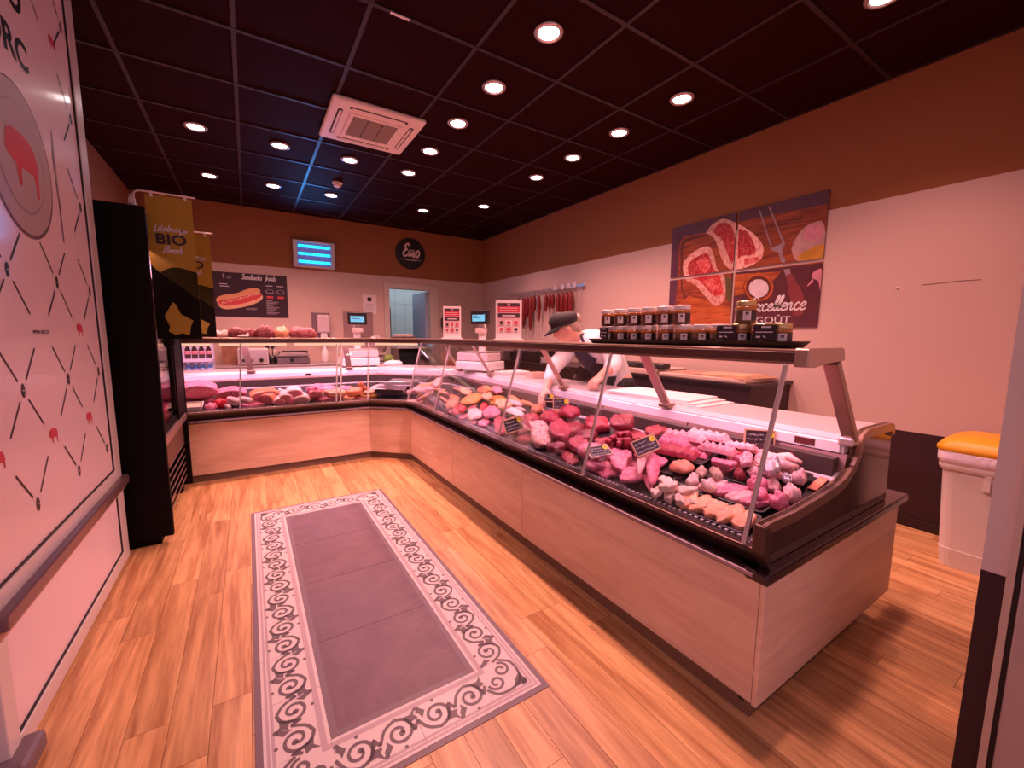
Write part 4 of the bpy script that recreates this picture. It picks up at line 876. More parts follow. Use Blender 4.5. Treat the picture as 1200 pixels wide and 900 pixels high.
# ---- pork steaks, loins, beef
S = [  # kind seed mat px py L W H rot label
 ('steak', 1, K_pork, 742, 553, .13, .09, .030, 70, 'pink pork steak nearest the two pale loins'),
 ('steak', 2, K_pork, 727, 544, .14, .09, .032, 40, 'pink pork steak with a raised peak in the middle of the group'),
 ('steak', 3, K_pork, 746, 542, .12, .08, .028, 100, 'pink star shaped pork steak behind the raised one'),
 ('chop', 4, K_pork, 768, 546, .085, .07, .022, 20, 'small square pink pork steak at the right of the group'),
 ('steak', 5, K_pork, 708, 550, .14, .10, .032, 60, 'big pink pork steak at the front near the glass bar'),
 ('steak', 6, K_pork, 723, 560, .11, .085, .030, 10, 'pink pork steak at the front edge by the grille'),
 ('steak', 7, K_pork, 706, 540, .10, .07, .026, 130, 'thin pink pork steak between the bright price card and the front steaks'),
 ('chop', 8, K_pork, 690, 553, .10, .06, .026, 80, 'small pink pork steak right of the second glass bar foot'),
 ('fillet', 20, K_pork, 757, 563, .25, .062, .046, 32, 'long pink pork loin with a dark cut end, front one'),
 ('fillet', 21, K_veal, 760, 556, .23, .052, .040, 32, 'long pale pork loin lying behind the front loin'),
 ('fillet', 22, K_pork, 742, 566, .14, .045, .030, 40, 'short pale pork loin tip at the front edge'),
 ('lump', 9, K_beef, 755, 500, .24, .15, .085, 80, 'large beef roast with pale fat top at the back'),
 ('lump', 10, K_beefd, 731, 503, .15, .12, .075, 60, 'dark red beef joint left of the large fat topped roast'),
 ('steak', 11, K_beef, 728, 514, .16, .09, .045, 70, 'thick red beef slab in front of the dark joint'),
 ('lump', 12, K_beef, 704, 494, .14, .11, .075, 80, 'red beef lump at the back by the second strut'),
 ('lump', 13, K_beefd, 697, 505, .10, .10, .06, 30, 'dark red beef chunk behind the second glass bar'),
 ('lump', 14, K_beefd, 682, 503, .16, .12, .075, 55, 'big dark cut beef joint left of the second glass bar'),
 ('steak', 15, K_fat, 688, 487, .24, .06, .030, 75, 'long slab of pale fat at the back'),
 ('steak', 16, K_beef, 677, 513, .15, .06, .03, 70, 'flat red beef slice in front of the dark cut joint'),
 ('roll', 17, K_roastm, 634, 506, .29, .10, .080, 62, 'long rolled roast with fat marbling near the front glass'),
 ('lump', 18, K_roastm, 657, 497, .22, .11, .075, 60, 'fat streaked beef roast behind the long rolled roast'),
 ('lump', 19, K_beef, 651, 489, .16, .11, .065, 70, 'pinkish red beef roast behind the fat streaked one'),
 ('lump', 20, K_beef, 671, 487, .15, .09, .060, 70, 'pink topped beef joint beside the slab of pale fat'),
 ('steak', 21, K_beef, 633, 525, .24, .11, .045, 65, 'wide red beef slab lying at the front grille'),
 ('lump', 22, K_beefd, 648, 519, .12, .08, .055, 70, 'dark cut face beef piece behind the wide slab'),
 ('chop', 23, K_beefd, 658, 526, .09, .07, .05, 100, 'dark red beef cube standing at the front'),
 ('steak', 24, K_beef, 669, 523, .12, .08, .045, 50, 'red beef chunk left of the second glass bar'),
 ('steak', 25, K_beef, 667, 533, .11, .08, .04, 90, 'red beef chunk at the front grille left of the glass bar'),
 ('steak', 26, K_beef, 661, 540, .13, .07, .03, 70, 'flat red beef steak at the front edge left of the bar foot'),
 ('lump', 27, K_beef, 685, 527, .12, .09, .05, 30, 'red beef lump just right of the second glass bar'),
 ('lump', 28, K_pork, 692, 538, .14, .10, .05, 60, 'pinkish red lump between glass bar and bright price card'),
 ('steak', 29, K_spice, 667, 479, .20, .10, .05, 70, 'spiced brown red roast under the back price card'),
 ('steak', 30, K_spice, 630, 482, .13, .07, .035, 75, 'brown meat piece under the butcher hand'),
 ('lump', 31, K_beef, 622, 488, .12, .08, .05, 60, 'bright red beef piece left of the hand'),
 ('lump', 32, K_veal, 620, 497, .12, .09, .05, 60, 'pale pinkish joint beside the left price card'),
 ('lump', 33, K_beefd, 616, 512, .10, .10, .05, 40, 'reddish end of meat at the front left of the long roast'),
 ('ribs', 34, K_beefd, 595, 512, .26, .12, .035, 62, 'fan of dark red meat slices by the third glass bar'),
 ('steak', 35, K_beef, 575, 504, .28, .08, .035, 62, 'long red pork ridge of meat at the front grille'),
 ('lump', 36, K_beef, 601, 517, .15, .12, .05, 55, 'red rolled meat pile at the front left of the roast'),
 ('fillet', 23, K_fat, 602, 485, .24, .09, .03, 75, 'white veal breast sheet left of the left price card'),
 ('fillet', 24, K_veal, 592, 494, .20, .08, .035, 65, 'pale meat cut in front of the white veal sheet'),
 ('steak', 37, K_orange, 590, 479, .20, .10, .03, 75, 'orange meat slices behind the third glass bar'),
 ('steak', 38, K_pork, 576, 486, .20, .10, .035, 65, 'pink meat slices left of the third glass bar'),
 ('fillet', 25, K_chick, 602, 474, .20, .07, .035, 80, 'pale orange fillet near the butcher hand'),
 ('fillet', 26, K_spice, 617, 475, .20, .06, .03, 78, 'spiced orange fillet in the small dark tray by the hand'),
 ('steak', 39, K_chick, 556, 488, .20, .10, .03, 60, 'pale pink cutlets at the front in the far part'),
 ('lump', 40, K_redball, 536, 483, .15, .09, .05, 60, 'bright red marinated meat heap in the far front'),
 ('steak', 41, K_beef, 541, 489, .10, .07, .03, 30, 'red chunk in front of the red marinated heap'),
 ('steak', 42, K_mince, 530, 475, .20, .09, .04, 60, 'orange red skewers pile before the corner'),
 ('heap', 43, K_yellow, 553, 470, .22, .16, .05, 60, 'heap of yellow marinated chicken in the far part'),
 ('heap', 44, K_yellow, 590, 470, .20, .12, .04, 70, 'small heap of orange marinated strips at the back'),
 ('heap', 45, K_spice, 560, 465, .20, .12, .04, 70, 'brown red marinated meat behind the yellow heap'),
 ('steak', 46, K_redball, 567, 478, .22, .05, .03, 55, 'dark red sliced meat on a black tray edge'),
 ('fillet', 27, K_spice, 604, 468, .18, .05, .03, 75, 'brown sausage like fillet at the back wall'),
 ('steak', 47, K_pork, 580, 465, .20, .07, .025, 70, 'thin pink slices at the back of the far part'),
 ('steak', 48, K_pork, 565, 495, .16, .09, .03, 60, 'pink cutlet between the white reflection and the far slices'),
 ('lump', 49, K_beef, 548, 481, .12, .08, .04, 40, 'red chunk between the yellow heap and the pale cutlets'),
 ('steak', 50, K_orange, 571, 472, .16, .07, .03, 70, 'orange strip right of the yellow heap'),
 ('steak', 51, K_spice, 577, 476, .18, .05, .028, 60, 'brown strip in front of the orange one in the far part'),
 ('fillet', 28, K_veal, 610, 480, .18, .06, .03, 75, 'pale strip right behind the third glass bar top'),
 ('lump', 52, K_beef, 640, 497, .11, .08, .05, 60, 'red lump behind the left end of the long rolled roast'),
 ('lump', 53, K_beef, 712, 517, .11, .08, .05, 60, 'red lump just above the bright price card'),
 ('steak', 54, K_beef, 716, 531, .10, .08, .04, 30, 'red piece under the edge of the bright price card'),
 ('lump', 55, K_beefd, 768, 507, .12, .08, .05, 80, 'bright red piece behind the dark tilted price board'),
 ('lump', 56, K_pork, 752, 538, .10, .07, .035, 60, 'pinkish trimming at the right foot of the diced heap'),
 ('steak', 57, K_orange, 545, 462, .22, .07, .03, 80, 'orange sausages row behind the yellow heap'),
 ('lump', 58, K_beefd, 522, 482, .10, .07, .04, 30, 'dark piece near the corner glass foot'),
 ('steak', 59, K_spice, 532, 466, .20, .06, .03, 80, 'brown skewered strip at the far back'),
 ('steak', 60, K_chick, 552, 494, .12, .06, .025, 60, 'pale cutlet at the far front edge'),
 ('lump', 61, K_beefd, 684, 494, .10, .08, .05, 60, 'dark red lump at the root of the pale fat slab'),
]
for k, (kd, sd_, m_, px, py, a, b, h, rz, lab) in enumerate(S):
    o = piece('meat_cut', kd, sd_, m_, rowL(px, py, h, .002), (a*1.28, b*1.26, h*.80), rz, lab)
    if kd == 'roll':
        for q in range(6):
            t = -.36+.145*q; mb = MB().tube([(t, .505*math.cos(x), .5+.51*math.sin(x)) for x in np.linspace(0, 2*PI, 17)], .012, 5)
            obj('string', mb, K_twine, o, local=True)
rnd = random.Random(11)
dm = shmesh('cube', 1, K_beef)
for k in range(34):
    a = rnd.uniform(0, 2*PI); r_ = math.sqrt(rnd.random()); lay = 0 if k < 18 else (1 if k < 29 else 2); r_ *= (1, .72, .4)[lay]
    p = Vector((1.565+.075*r_*math.cos(a), 1.395+.125*r_*math.sin(a), 0)); p.z = DKZ+DKS*(p.x-1.30)+.002+.020*lay
    o = bpy.data.objects.new('diced_beef', dm); COL.objects.link(o); s = rnd.uniform(.026, .036)
    place(o, p, (s*1.1, s, s*.85), rnd.uniform(0, 180), TILT_L, Matrix.Rotation(rnd.uniform(-.3, .3), 4, 'X')); tag(o, 'cube of red beef in the diced heap between the two tilted price cards', 'meat', 'diced beef cubes'); FOOD.append(o)
_n = NN[1]; _th = math.atan2(_n.y, _n.x)
TILT_C = Matrix.Rotation(_th, 4, 'Z') @ Matrix.Rotation(-math.atan(DKS), 4, 'Y') @ Matrix.Rotation(-_th, 4, 'Z')
def rowC(px, py, h, lift=0.0):
    d = Vector(_ray(px, py)); k = .585+h/2+lift-DKS*(_n.dot(CP[1])-.006); t = (k-CAMH)/(d.z-DKS*_n.dot(d)); p = d*t; p.z += CAMH-h/2; return p
# far trays and skewers
for k, (x0, x1, y0, y1, lab) in enumerate([(1.50, 1.66, 3.05, 3.35, 'black tray with the yellow marinated chicken'), (1.62, 1.80, 2.35, 2.66, 'small dark tray with spiced fillets by the butcher hand'), (1.66, 1.82, 2.75, 3.0, 'dark tray with orange marinated strips at the back'), (1.44, 1.60, 2.70, 3.02, 'black tray with pink and orange slices in the far part'), (1.68, 1.84, 3.10, 3.55, 'long black tray at the back of the far part')]): tray(x0, x1, y0, y1, lab, hgt=.014)
for k, (px, py, rz) in enumerate([(506, 455, 100), (515, 457, 95), (524, 459, 90), (536, 456, 85), (497, 462, 100), (511, 465, 95), (520, 468, 80), (492, 470, 90)]):
    cn = px < 513; p = (rowC if cn else rowL)(px, py, .03, .006); m = Matrix.Translation(p) @ (TILT_C if cn else TILT_L) @ Matrix.Rotation(R_(rz-(60 if cn else 0)), 4, 'Z')
    t = thing('meat_skewer', f'pale meat skewer near the counter corner, {ordn[k]} of the pile', 'skewer', mw=m, group='skewers near the corner'); FOOD.append(t)
    obj('stick', MB().tube([(-.16, 0, .014), (.13, 0, .014)], .0025, 6), mat('wood_stick', (.62, .42, .25), .6), t, local=True)
    for q in range(5):
        mm = [K_chick, K_orange, K_pork, K_chick, K_yellow][(q+k) % 5]; mb = MB(); sh = shape('cube', 1)
        mb.add([(x*.04-.09+.044*q, y*.038, z*.028) for x, y, z in sh.v], sh.f); obj('meat_chunk', mb, mm, t, smooth=True, local=True)
# ---- price boards
M_frm = mat('pale_wood_frame', (.58, .34, .22), .5); M_slateb = mat('chalk_black', (.022, .008, .014), .5); M_chalk = mat('chalk', (.75, .70, .72), .7); M_yel = mat('yellow_dot', (.80, .62, .02), .5); M_acry = glass('clear_plastic')
def price(p, wd, hg, az, tiltb, lab, seed=0, roll=0.0, frame=None):
    """little framed slate standing on a clear foot; az turns its face, tiltb leans it back"""
    m = Matrix.Translation(p) @ Matrix.Rotation(R_(az), 4, 'Z') @ Matrix.Rotation(R_(-tiltb), 4, 'X') @ Matrix.Rotation(R_(roll), 4, 'Y')
    t = thing('price_board', lab, 'price tag', mw=m)
    a, b, f = wd/2, hg, .006
    obj('slate', MB().box(-a+.002, a-.002, -.003, .002, .002, b-.002), M_slateb, t, local=True)
    obj('frame', MB().box(-a, a, -.006, .005, 0, f).box(-a, a, -.006, .005, b-f, b).box(-a, -a+f, -.006, .005, f, b-f).box(a-f, a, -.006, .005, f, b-f), frame or M_frm, t, local=True, bev=.001)
    P = Print((0, -.0032, 0), (1, 0, 0), (0, 0, 1)); r = random.Random(seed)
    for q in range(3 if b > .06 else 2):
        zz = b*(.72-.24*q); x = -a+.012
        while x < a-.016-(.03 if q == 0 else 0):
            l_ = r.uniform(.004, .010); pts = [(x+i*l_/4, zz+r.uniform(-.0045, .0045)) for i in range(5)]; P.line(pts, .0016, M_chalk); x += l_+r.uniform(.002, .005)
    P.disc(a-.017, b-.020, .0135, M_yel, 1, n=20); P.line([(a-.025, b-.020), (a-.009, b-.020)], .002, M_slateb, 2)
    P.flush(t, {'chalk': 'chalk_writing', 'yellow_dot': 'yellow_sticker', 'chalk_black': 'sticker_mark'}) if 0 else None
    for mm, nm in ((M_chalk, 'chalk_writing'), (M_yel, 'yellow_sticker'), (M_slateb, 'sticker_mark')):
        if mm in P.d: obj(nm, P.d[mm], mm, t, local=True)
    obj('foot', MB().box(-.018, .018, -.012, .02, -.012, -.001).box(-.004, .004, 0, .006, -.03, .004), M_acry, t, local=True)
    return t
price(onX(889, 526, 1.838), .118, .085, -52, 3, 'slate price board with yellow dot and chalk figures at the rear edge', 1)
price(onZ(761, 531, .725), .115, .075, -38, 28, 'dark tilted slate price board beside the rib tray', 2, roll=-24)
price(onZ(706, 535, .690), .115, .075, -30, 66, 'bright reflecting slate price board lying by the diced beef', 3, roll=-14, frame=mat('pale_frame', (.75, .55, .48), .4))
price(onZ(657, 480, .760), .105, .075, -40, 12, 'small slate price board at the back near the reaching hand', 4)
price(onZ(604, 506, .675), .115, .085, -30, 22, 'slate price board in front of the white veal sheet', 5, roll=-16)
price(onZ(643, 471, .775), .07, .06, -40, 8, 'half hidden slate price board just behind the hand', 6)
obj('plastic_divider', MB().obox(deckL(637, 487, .03), (.5, .85, .1), (-.85, .5, 0), (0, .1, 1), .10, .004, .06), mat('grey_divider', (.38, .34, .38), .3), label='grey plastic divider below the reaching hand', cat='divider')
# ---- back counter: hams and sausages
def hamp(name, px, py, dims, rz, m_, mc, lab, seed, lift=0.0, cat='ham'):
    p = rowB(px, py, dims[2], .002+lift); o = piece(name, 'ham', seed, m_, p, dims, rz, lab, cat, tilt=TILT_B)
    if mc: obj('cut_face', mesh(shape('hamcut', seed), 'cut', [mc], True), mc, o, local=True)
    return o
hamp('ham_slab', 233, 455, (.26, .20, .125), 0, K_ham, K_ham, 'large pink ham slab at the left, topmost of its stack', 1, .05)
piece('packed_ham', 'chop', 3, K_beefd, rowB(231, 466, .045), (.22, .15, .045), 0, 'dark packed ham under the large pink slab', 'ham', tilt=TILT_B)
hamp('cured_ham', 268, 457, (.32, .22, .13), 0, K_ham, K_cured, 'cured ham with a dark red cut face and white fat rim', 2, .03)
piece('ham_piece', 'lump', 81, K_ham, rowB(251, 468, .07), (.15, .10, .075), 0, 'pinkish brown ham end under the cured ham', 'ham', tilt=TILT_B)
piece('red_cheese', 'lump', 82, K_redball, rowB(259, 473, .06), (.085, .085, .075), 0, 'bright red round ball in front of the hams', 'cheese', tilt=TILT_B)
piece('ham_piece', 'lump', 83, K_pork, rowB(250, 478, .05), (.09, .08, .055), 0, 'small pink round piece left of the red ball', 'ham', tilt=TILT_B)
for k, (px, py, rz) in enumerate([(271, 471, -40), (268, 479, -50), (278, 476, -45), (282, 480, -40), (275, 484, -55) if 0 else (264, 482, -50)]):
    piece('white_sausage', 'sausage', 1, K_wurst, rowB(px, py, .042), (.14, .045, .042), rz, f'pale white sausage, {ordn[k]} of the bunch beside the red ball', 'sausage', 'white sausages', tilt=TILT_B)
hamp('roast_ham', 307, 459, (.34, .22, .14), 8, K_rind, K_ham, 'roast ham with an orange rind and pink cut face', 3, .02)
piece('wrapped_meat', 'chop', 5, K_fat, rowB(297, 468, .035), (.17, .10, .036), 0, 'white wrapped meat parcel in front of the roast ham', 'meat', tilt=TILT_B)
piece('bacon_block', 'chop', 6, K_rind, rowB(296, 473, .035), (.16, .08, .03), 0, 'reddish bacon block below the white parcel', 'bacon', tilt=TILT_B)
piece('bacon_block', 'chop', 7, K_pork, rowB(295, 479, .035), (.17, .09, .04), 0, 'pink bacon block at the front below the reddish block', 'bacon', tilt=TILT_B)
hamp('roast_sausage', 318, 468, (.15, .22, .125), -28, K_rind, K_salami, 'orange coated sausage loaf with a dark cut end', 4)
piece('small_tin', 'cube', 2, K_foil, rowB(328, 459, .05), (.055, .055, .055), 0, 'small silver wrapped piece between roast ham and round ham', 'parcel', tilt=TILT_B)
hamp('round_ham', 344, 458, (.19, .19, .165), 0, K_fat, K_ham, 'big round cooked ham with a pale pink cut face', 5, .01)
hamp('salami', 335, 467, (.135, .20, .115), 0, K_wurst, K_salami, 'thick dark salami leaning in front of the round ham', 6, .01, 'sausage')
hamp('small_sausage', 341, 472, (.085, .16, .085), 0, K_ham, K_ham, 'small pink cooked sausage end between the dark salamis', 7, 0, 'sausage')
hamp('salami', 328, 474, (.11, .18, .085), 0, K_wurst, K_salami, 'small dark salami end at the front edge', 8, 0, 'sausage')
hamp('terrine_loaf', 354, 470, (.165, .18, .095), 0, K_wurst, K_liver, 'grey brown terrine loaf with a pale rind', 9, 0, 'terrine')
for k, (px, py, a, m_) in enumerate([(364, 457, .07, K_pork), (372, 456, .10, K_ham), (367, 466, .10, K_salami), (376, 463, .12, K_fat), (379, 470, .10, K_beefd), (371, 470, .11, K_salami), (382, 455, .15, K_pork), (387, 461, .15, K_orange), (391, 466, .17, K_ham), (395, 470, .15, K_orange), (404, 467, .16, K_orange), (411, 471, .14, K_rind), (398, 457, .13, K_ham)]):
    piece('sliced_meat', 'steak', 90+k % 5, m_, rowB(px, py, .045), (a*1.2, a*.7, .05), 15*(k % 3)-15, f'sliced cold meat right of the terrine, {ordn[k] if k < 12 else "last"} from the left', 'meat', 'cold meats right of the terrine', tilt=TILT_B)
p0 = rowB(424, 463, .05); k = 0
for ox, oy, oz in ((-.062, 0, 0), (0, 0, 0), (.062, 0, 0), (-.062, .062, .0155), (0, .062, .0155), (.062, .062, .0155), (-.031, .036, .056), (.031, .036, .056), (0, .05, .098)):
    o = bpy.data.objects.new('meatball', shmesh('lump', 95, K_meatball)); COL.objects.link(o); place(o, p0+Vector((ox, oy, oz)), (.06, .06, .056), 40*k, TILT_B)
    tag(o, 'glazed brown meatball in the pile behind the yellow salad', 'meatball', 'pile of brown meatballs'); k += 1
tag(piece('salad_heap', 'heap', 97, K_yellow, rowB(434, 465, .05), (.22, .12, .05), 0, 'heap of yellow diced salad near the counter corner', 'salad', tilt=TILT_B), kind='stuff')
tag(piece('salad_heap', 'heap', 98, K_chick, rowB(447, 459, .06), (.24, .16, .06), 0, 'heap of pale pink meat salad near the counter corner', 'salad', tilt=TILT_B), kind='stuff')
tag(piece('salad_heap', 'heap', 99, K_orange, rowB(428, 470, .03), (.16, .10, .03), 0, 'low heap of orange sausage salad beside the salad tubs', 'salad', tilt=TILT_B), kind='stuff')
piece('packed_ham', 'chop', 9, K_beefd, rowB(428, 474, .02), (.26, .08, .022), 0, 'dark plum coloured packs at the front left of the corner', 'meat', tilt=TILT_B)
# pate dish
pd = thing('pate_dish', 'white oblong dish of pale pate at the left front', 'dish', mw=Matrix.Translation(rowB(232, 477, .05)) @ TILT_B); FOOD.append(pd)
obj('dish', MB().rings([[(a*.09, b*.05, z) for a, b in ((1, 1), (-1, 1), (-1, -1), (1, -1))] if i == 0 else [(a*x, b*y, z) for a, b in ((1, 1), (-1, 1), (-1, -1), (1, -1))] for i, (x, y, z) in enumerate(((.09, .05, 0), (.105, .062, .055), (.095, .054, .055), (.085, .047, .012)))]), mat('white_dish', (.80, .72, .70), .25), pd, local=True, bev=.004)
obj('pate', MB().box(-.087, .087, -.049, .049, .01, .046), mat('pate', (.62, .40, .22), .6, bump=.4), pd, local=True)
# steel lids at the corner
for k in range(3):
    p = Vector((1.20+.10*k, 4.19+.155*k*.62, .690+.022*k)); a = (Vector((.70, .62, .12))).normalized()
    t = thing('salad_tub', f'shiny dark steel tub lid in the corner, {["front", "middle", "rear"][k]} of three', 'tub', mw=Matrix.Translation(p) @ Matrix.Rotation(R_(-42), 4, 'Z') @ Matrix.Rotation(R_(12), 4, 'X'), group='steel lids in the corner')
    obj('lid_plate', MB().box(-.16, .16, -.055, .055, .012, .020), K_steel, t, local=True, bev=.006)
    obj('tub', MB().box(-.15, .15, -.05, .05, -.035, .012), K_tray, t, local=True)
# acrylic label holder
obj('label_holder', MB().obox(deckB(377, 472, .03), (1, 0, 0), (0, 0, 1), (0, 1, 0), .16, .05, .004), M_acry, label='clear label holder standing at the front edge of the back counter', cat='label holder')

for k, (px, py, a, b_, h, m_, rz, lab) in enumerate([(486, 471, .17, .10, .03, K_chick, -40, 'pale cutlet at the corner glass, left one'), (499, 473, .16, .09, .03, K_orange, -40, 'orange cutlet at the corner glass'), (508, 471, .15, .09, .03, K_chick, 60, 'pale cutlet beside the corner glass foot'), (494, 463, .20, .10, .035, K_veal, -30, 'pale meat heap in the middle of the corner deck'), (506, 461, .20, .10, .035, K_chick, 40, 'pale pink cutlets right of the corner middle'), (500, 453, .22, .10, .04, K_orange, 0, 'orange meat heap at the back of the corner'), (513, 453, .20, .10, .04, K_chick, 60, 'pale pink heap at the back right of the corner'), (484, 459, .16, .10, .035, K_chick, -20, 'pale heap behind the shiny tubs')]):
    piece('meat_cut', 'steak', 140+k, m_, rowC(px, py, h, .003), (a, b_, h), rz, lab, tilt=TILT_C)
def settle():
    """lift or shrink pieces a little until none is pushed into another or into the case"""
    def geo(o):
        vs, fs = [], []
        for q in [o]+list(o.children):
            if q.type != 'MESH': continue
            mw = o.matrix_world if q is o else o.matrix_world @ (q.matrix_parent_inverse @ Matrix.LocRotScale(q.location, q.rotation_euler, q.scale))
            n = len(vs); vs += [mw @ v.co for v in q.data.vertices]; fs += [tuple(n+i for i in p.vertices) for p in q.data.polygons]
        a = np.array([tuple(v) for v in vs]); return BVHTree.FromPolygons(vs, fs), a.min(0), a.max(0)
    stat = []
    for c in CNT:
        for q in c.children:
            if q.type == 'MESH' and q.name.split('.')[0] in ('deck', 'glass_sill', 'air_grille', 'air_duct', 'inner_panel', 'front_glass', 'end_cap'):
                stat.append((BVHTree.FromPolygons([v.co.copy() for v in q.data.vertices], [tuple(p.vertices) for p in q.data.polygons]), np.array([v.co[:] for v in q.data.vertices]).min(0), np.array([v.co[:] for v in q.data.vertices]).max(0)))
    done = list(stat); tries = []
    for sc in (1, .9, .8, .7):
        for r, q in [(0, 0)]+[(r, q) for r in (.02, .04, .065) for q in (0, PI/2, PI, 1.5*PI)]:
            for k in (0, .006, .013, .022, .032, .045, .06): tries.append(((1-sc)*.9+r*6+k*9, sc, r*math.cos(q), r*math.sin(q), k))
    tries.sort()
    for o in sorted(FOOD, key=lambda q: not q.name.startswith('display_tray')):
        base = o.matrix_world.copy(); back = base.translation.y > 4.0; c = np.array(base.translation); vs, fs = [], []
        for q in [o]+list(o.children):
            if q.type != 'MESH': continue
            mw = base if q is o else base @ (q.matrix_parent_inverse @ Matrix.LocRotScale(q.location, q.rotation_euler, q.scale))
            n = len(vs); vs += [tuple(mw @ v.co) for v in q.data.vertices]; fs += [tuple(n+i for i in p.vertices) for p in q.data.polygons]
        V0 = np.array(vs)-c; near = [d for d in done if (c-.35 <= d[2]).all() and (c+.35 >= d[1]).all()]; res = None
        for cost, sc, dx, dy, k in tries:
            t = np.array((dx, dy, DKS*(dy if back else dx)+k)); P_ = V0*sc+c+t; lo, hi = P_.min(0), P_.max(0)
            hit = [d for d in near if (lo <= d[2]).all() and (hi >= d[1]).all()]
            if hit:
                tr_ = BVHTree.FromPolygons(P_.tolist(), fs)
                if any(tr_.overlap(d[0]) for d in hit): continue
            else: tr_ = BVHTree.FromPolygons(P_.tolist(), fs)
            res = (tr_, lo, hi, sc, t); break
        if res is None: t = np.zeros(3); res = (BVHTree.FromPolygons((V0*.86+c).tolist(), fs), (V0*.86+c).min(0), (V0*.86+c).max(0), .86, t); print('unsettled', o.name, o['label'])
        o.matrix_world = Matrix.Translation(res[4]) @ base @ Matrix.Scale(res[3], 4); WM[o.name] = o.matrix_world.copy(); done.append(res[:3])
settle()
# ------------------------------------------------------------------ fridge at the left wall
FX, FY0, FY1, FZ = -.44, 3.062, 4.11, 1.93
fr = thing('drinks_fridge', 'tall black glass door fridge at the left behind the open entrance door', 'fridge', (-.76, 3.58, 0))
M_fb = mat('fridge_black', (0.0035, 0.0010, 0.0014), .6, spec=.12); M_fin = mat('fridge_inside', (.62, .50, .50), .5); M_louv = mat('brown_louver', (.22, .12, .085), .4, .4)
obj('side_panel', MB().box(-1.075, FX, FY0, FY0+.04, .045, FZ), M_fb, fr, bev=.004)
obj('side_panel', MB().box(-1.075, FX, FY1-.04, FY1, .045, FZ), M_fb, fr, bev=.004)
obj('top_panel', MB().box(-1.075, FX-.02, FY0+.04, FY1-.04, 1.80, FZ-.004), M_fb, fr)
obj('side_lining', MB().box(-1.05, FX-.04, FY1-.046, FY1-.0405, .60, 1.80), M_fin, fr)
obj('back_panel', MB().box(-1.075, -1.05, FY0+.04, FY1-.04, .1, 1.80), M_fin, fr)
obj('floor_panel', MB().box(-1.05, FX-.07, FY0+.04, FY1-.04, .575, .60), M_fin, fr)
obj('foot', MB().box(-1.0, -.50, FY0+.02, FY0+.10, 0, .046), M_fb, fr); obj('foot', MB().box(-1.0, -.50, FY1-.10, FY1-.02, 0, .046), M_fb, fr)
dr = obj('door', MB().box(FX-.034, FX-.016, FY0+.042, FY0+.058, .63, 1.79).box(FX-.034, FX-.004, 3.72, FY1-.045, .63, 1.79).box(FX-.034, FX-.016, FY0+.058, 3.72, 1.73, 1.79).box(FX-.034, FX-.016, FY0+.058, 3.72, .63, .67), M_fb, fr, bev=.003)
obj('door_glass', MB().box(FX-.028, FX-.022, FY0+.058, 3.72, .67, 1.73), M_glass, dr)
obj('handle', MB().tube([(FX-.004, 3.30, 1.20), (FX+.026, 3.30, 1.18), (FX+.026, 3.30, .78), (FX-.004, 3.30, .76)], .013, 8).ball((FX+.026, 3.30, 1.19), .03, .03, .045), M_fb, dr, smooth=True)
obj('bottom_ledge', MB().box(FX-.050, FX-.002, FY0+.042, FY1-.042, .575, .625), mat('fridge_ledge', (.42, .28, .27), .3, .6), fr, bev=.004)
obj('lower_panel', MB().box(FX-.09, FX-.030, FY0+.042, FY1-.042, .40, .572), mat('fridge_lower', (.12, .06, .045), .4, .3), fr)
for k in range(6): obj('louver', MB().obox((FX-.042, (FY0+FY1)/2, .11+.052*k), (0, 1, 0), (.5, 0, .8), (.8, 0, -.5), FY1-FY0-.09, .044, .006), M_louv, fr)
for z in (.90, 1.12, 1.36, 1.60): obj('shelf', MB().box(-1.045, FX-.085, FY0+.045, FY1-.045, z, z+.010), M_fb, fr)
ld = bpy.data.lights.new('fridge_light', 'AREA'); ld.shape = 'RECTANGLE'; ld.size = .9; ld.size_y = .05; ld.energy = 22; ld.color = CASE
lo = bpy.data.objects.new('fridge_light', ld); COL.objects.link(lo); lo.matrix_world = Matrix.Translation((-.54, 3.58, 1.78)) @ Matrix.Rotation(PI/2, 4, 'Z')
pk = [mat('pack_white', (.75, .66, .66), .4), mat('pack_red', (.65, .05, .09), .4), mat('pack_plum', (.24, .05, .09), .4)]
for k in range(4):
    for z, mm, nm in ((.602, 1, 'red'), (.911, 0, 'white'), (1.131, 0, 'white'), (1.371, 2, 'plum')):
        y = 3.20+.21*k; hh = .13 if z > .8 else .16; mid = 'from the entrance'
        t = thing('food_pack', f'{nm} food pack, {ordn[k]} from the entrance on the {["lowest", "second", "third", "fourth"][[.602, .911, 1.131, 1.371].index(z)]} fridge shelf', 'food pack', (-.625, y, z), group='packs in the drinks fridge')
        obj('pack', MB().box(-.13, .13, -.07, .07, 0, hh), pk[mm], t, local=True, bev=.012); obj('pack_label', MB().box(.1302, .1312, -.04, .04, .03, .09), pk[2 if mm != 2 else 0], t, local=True)
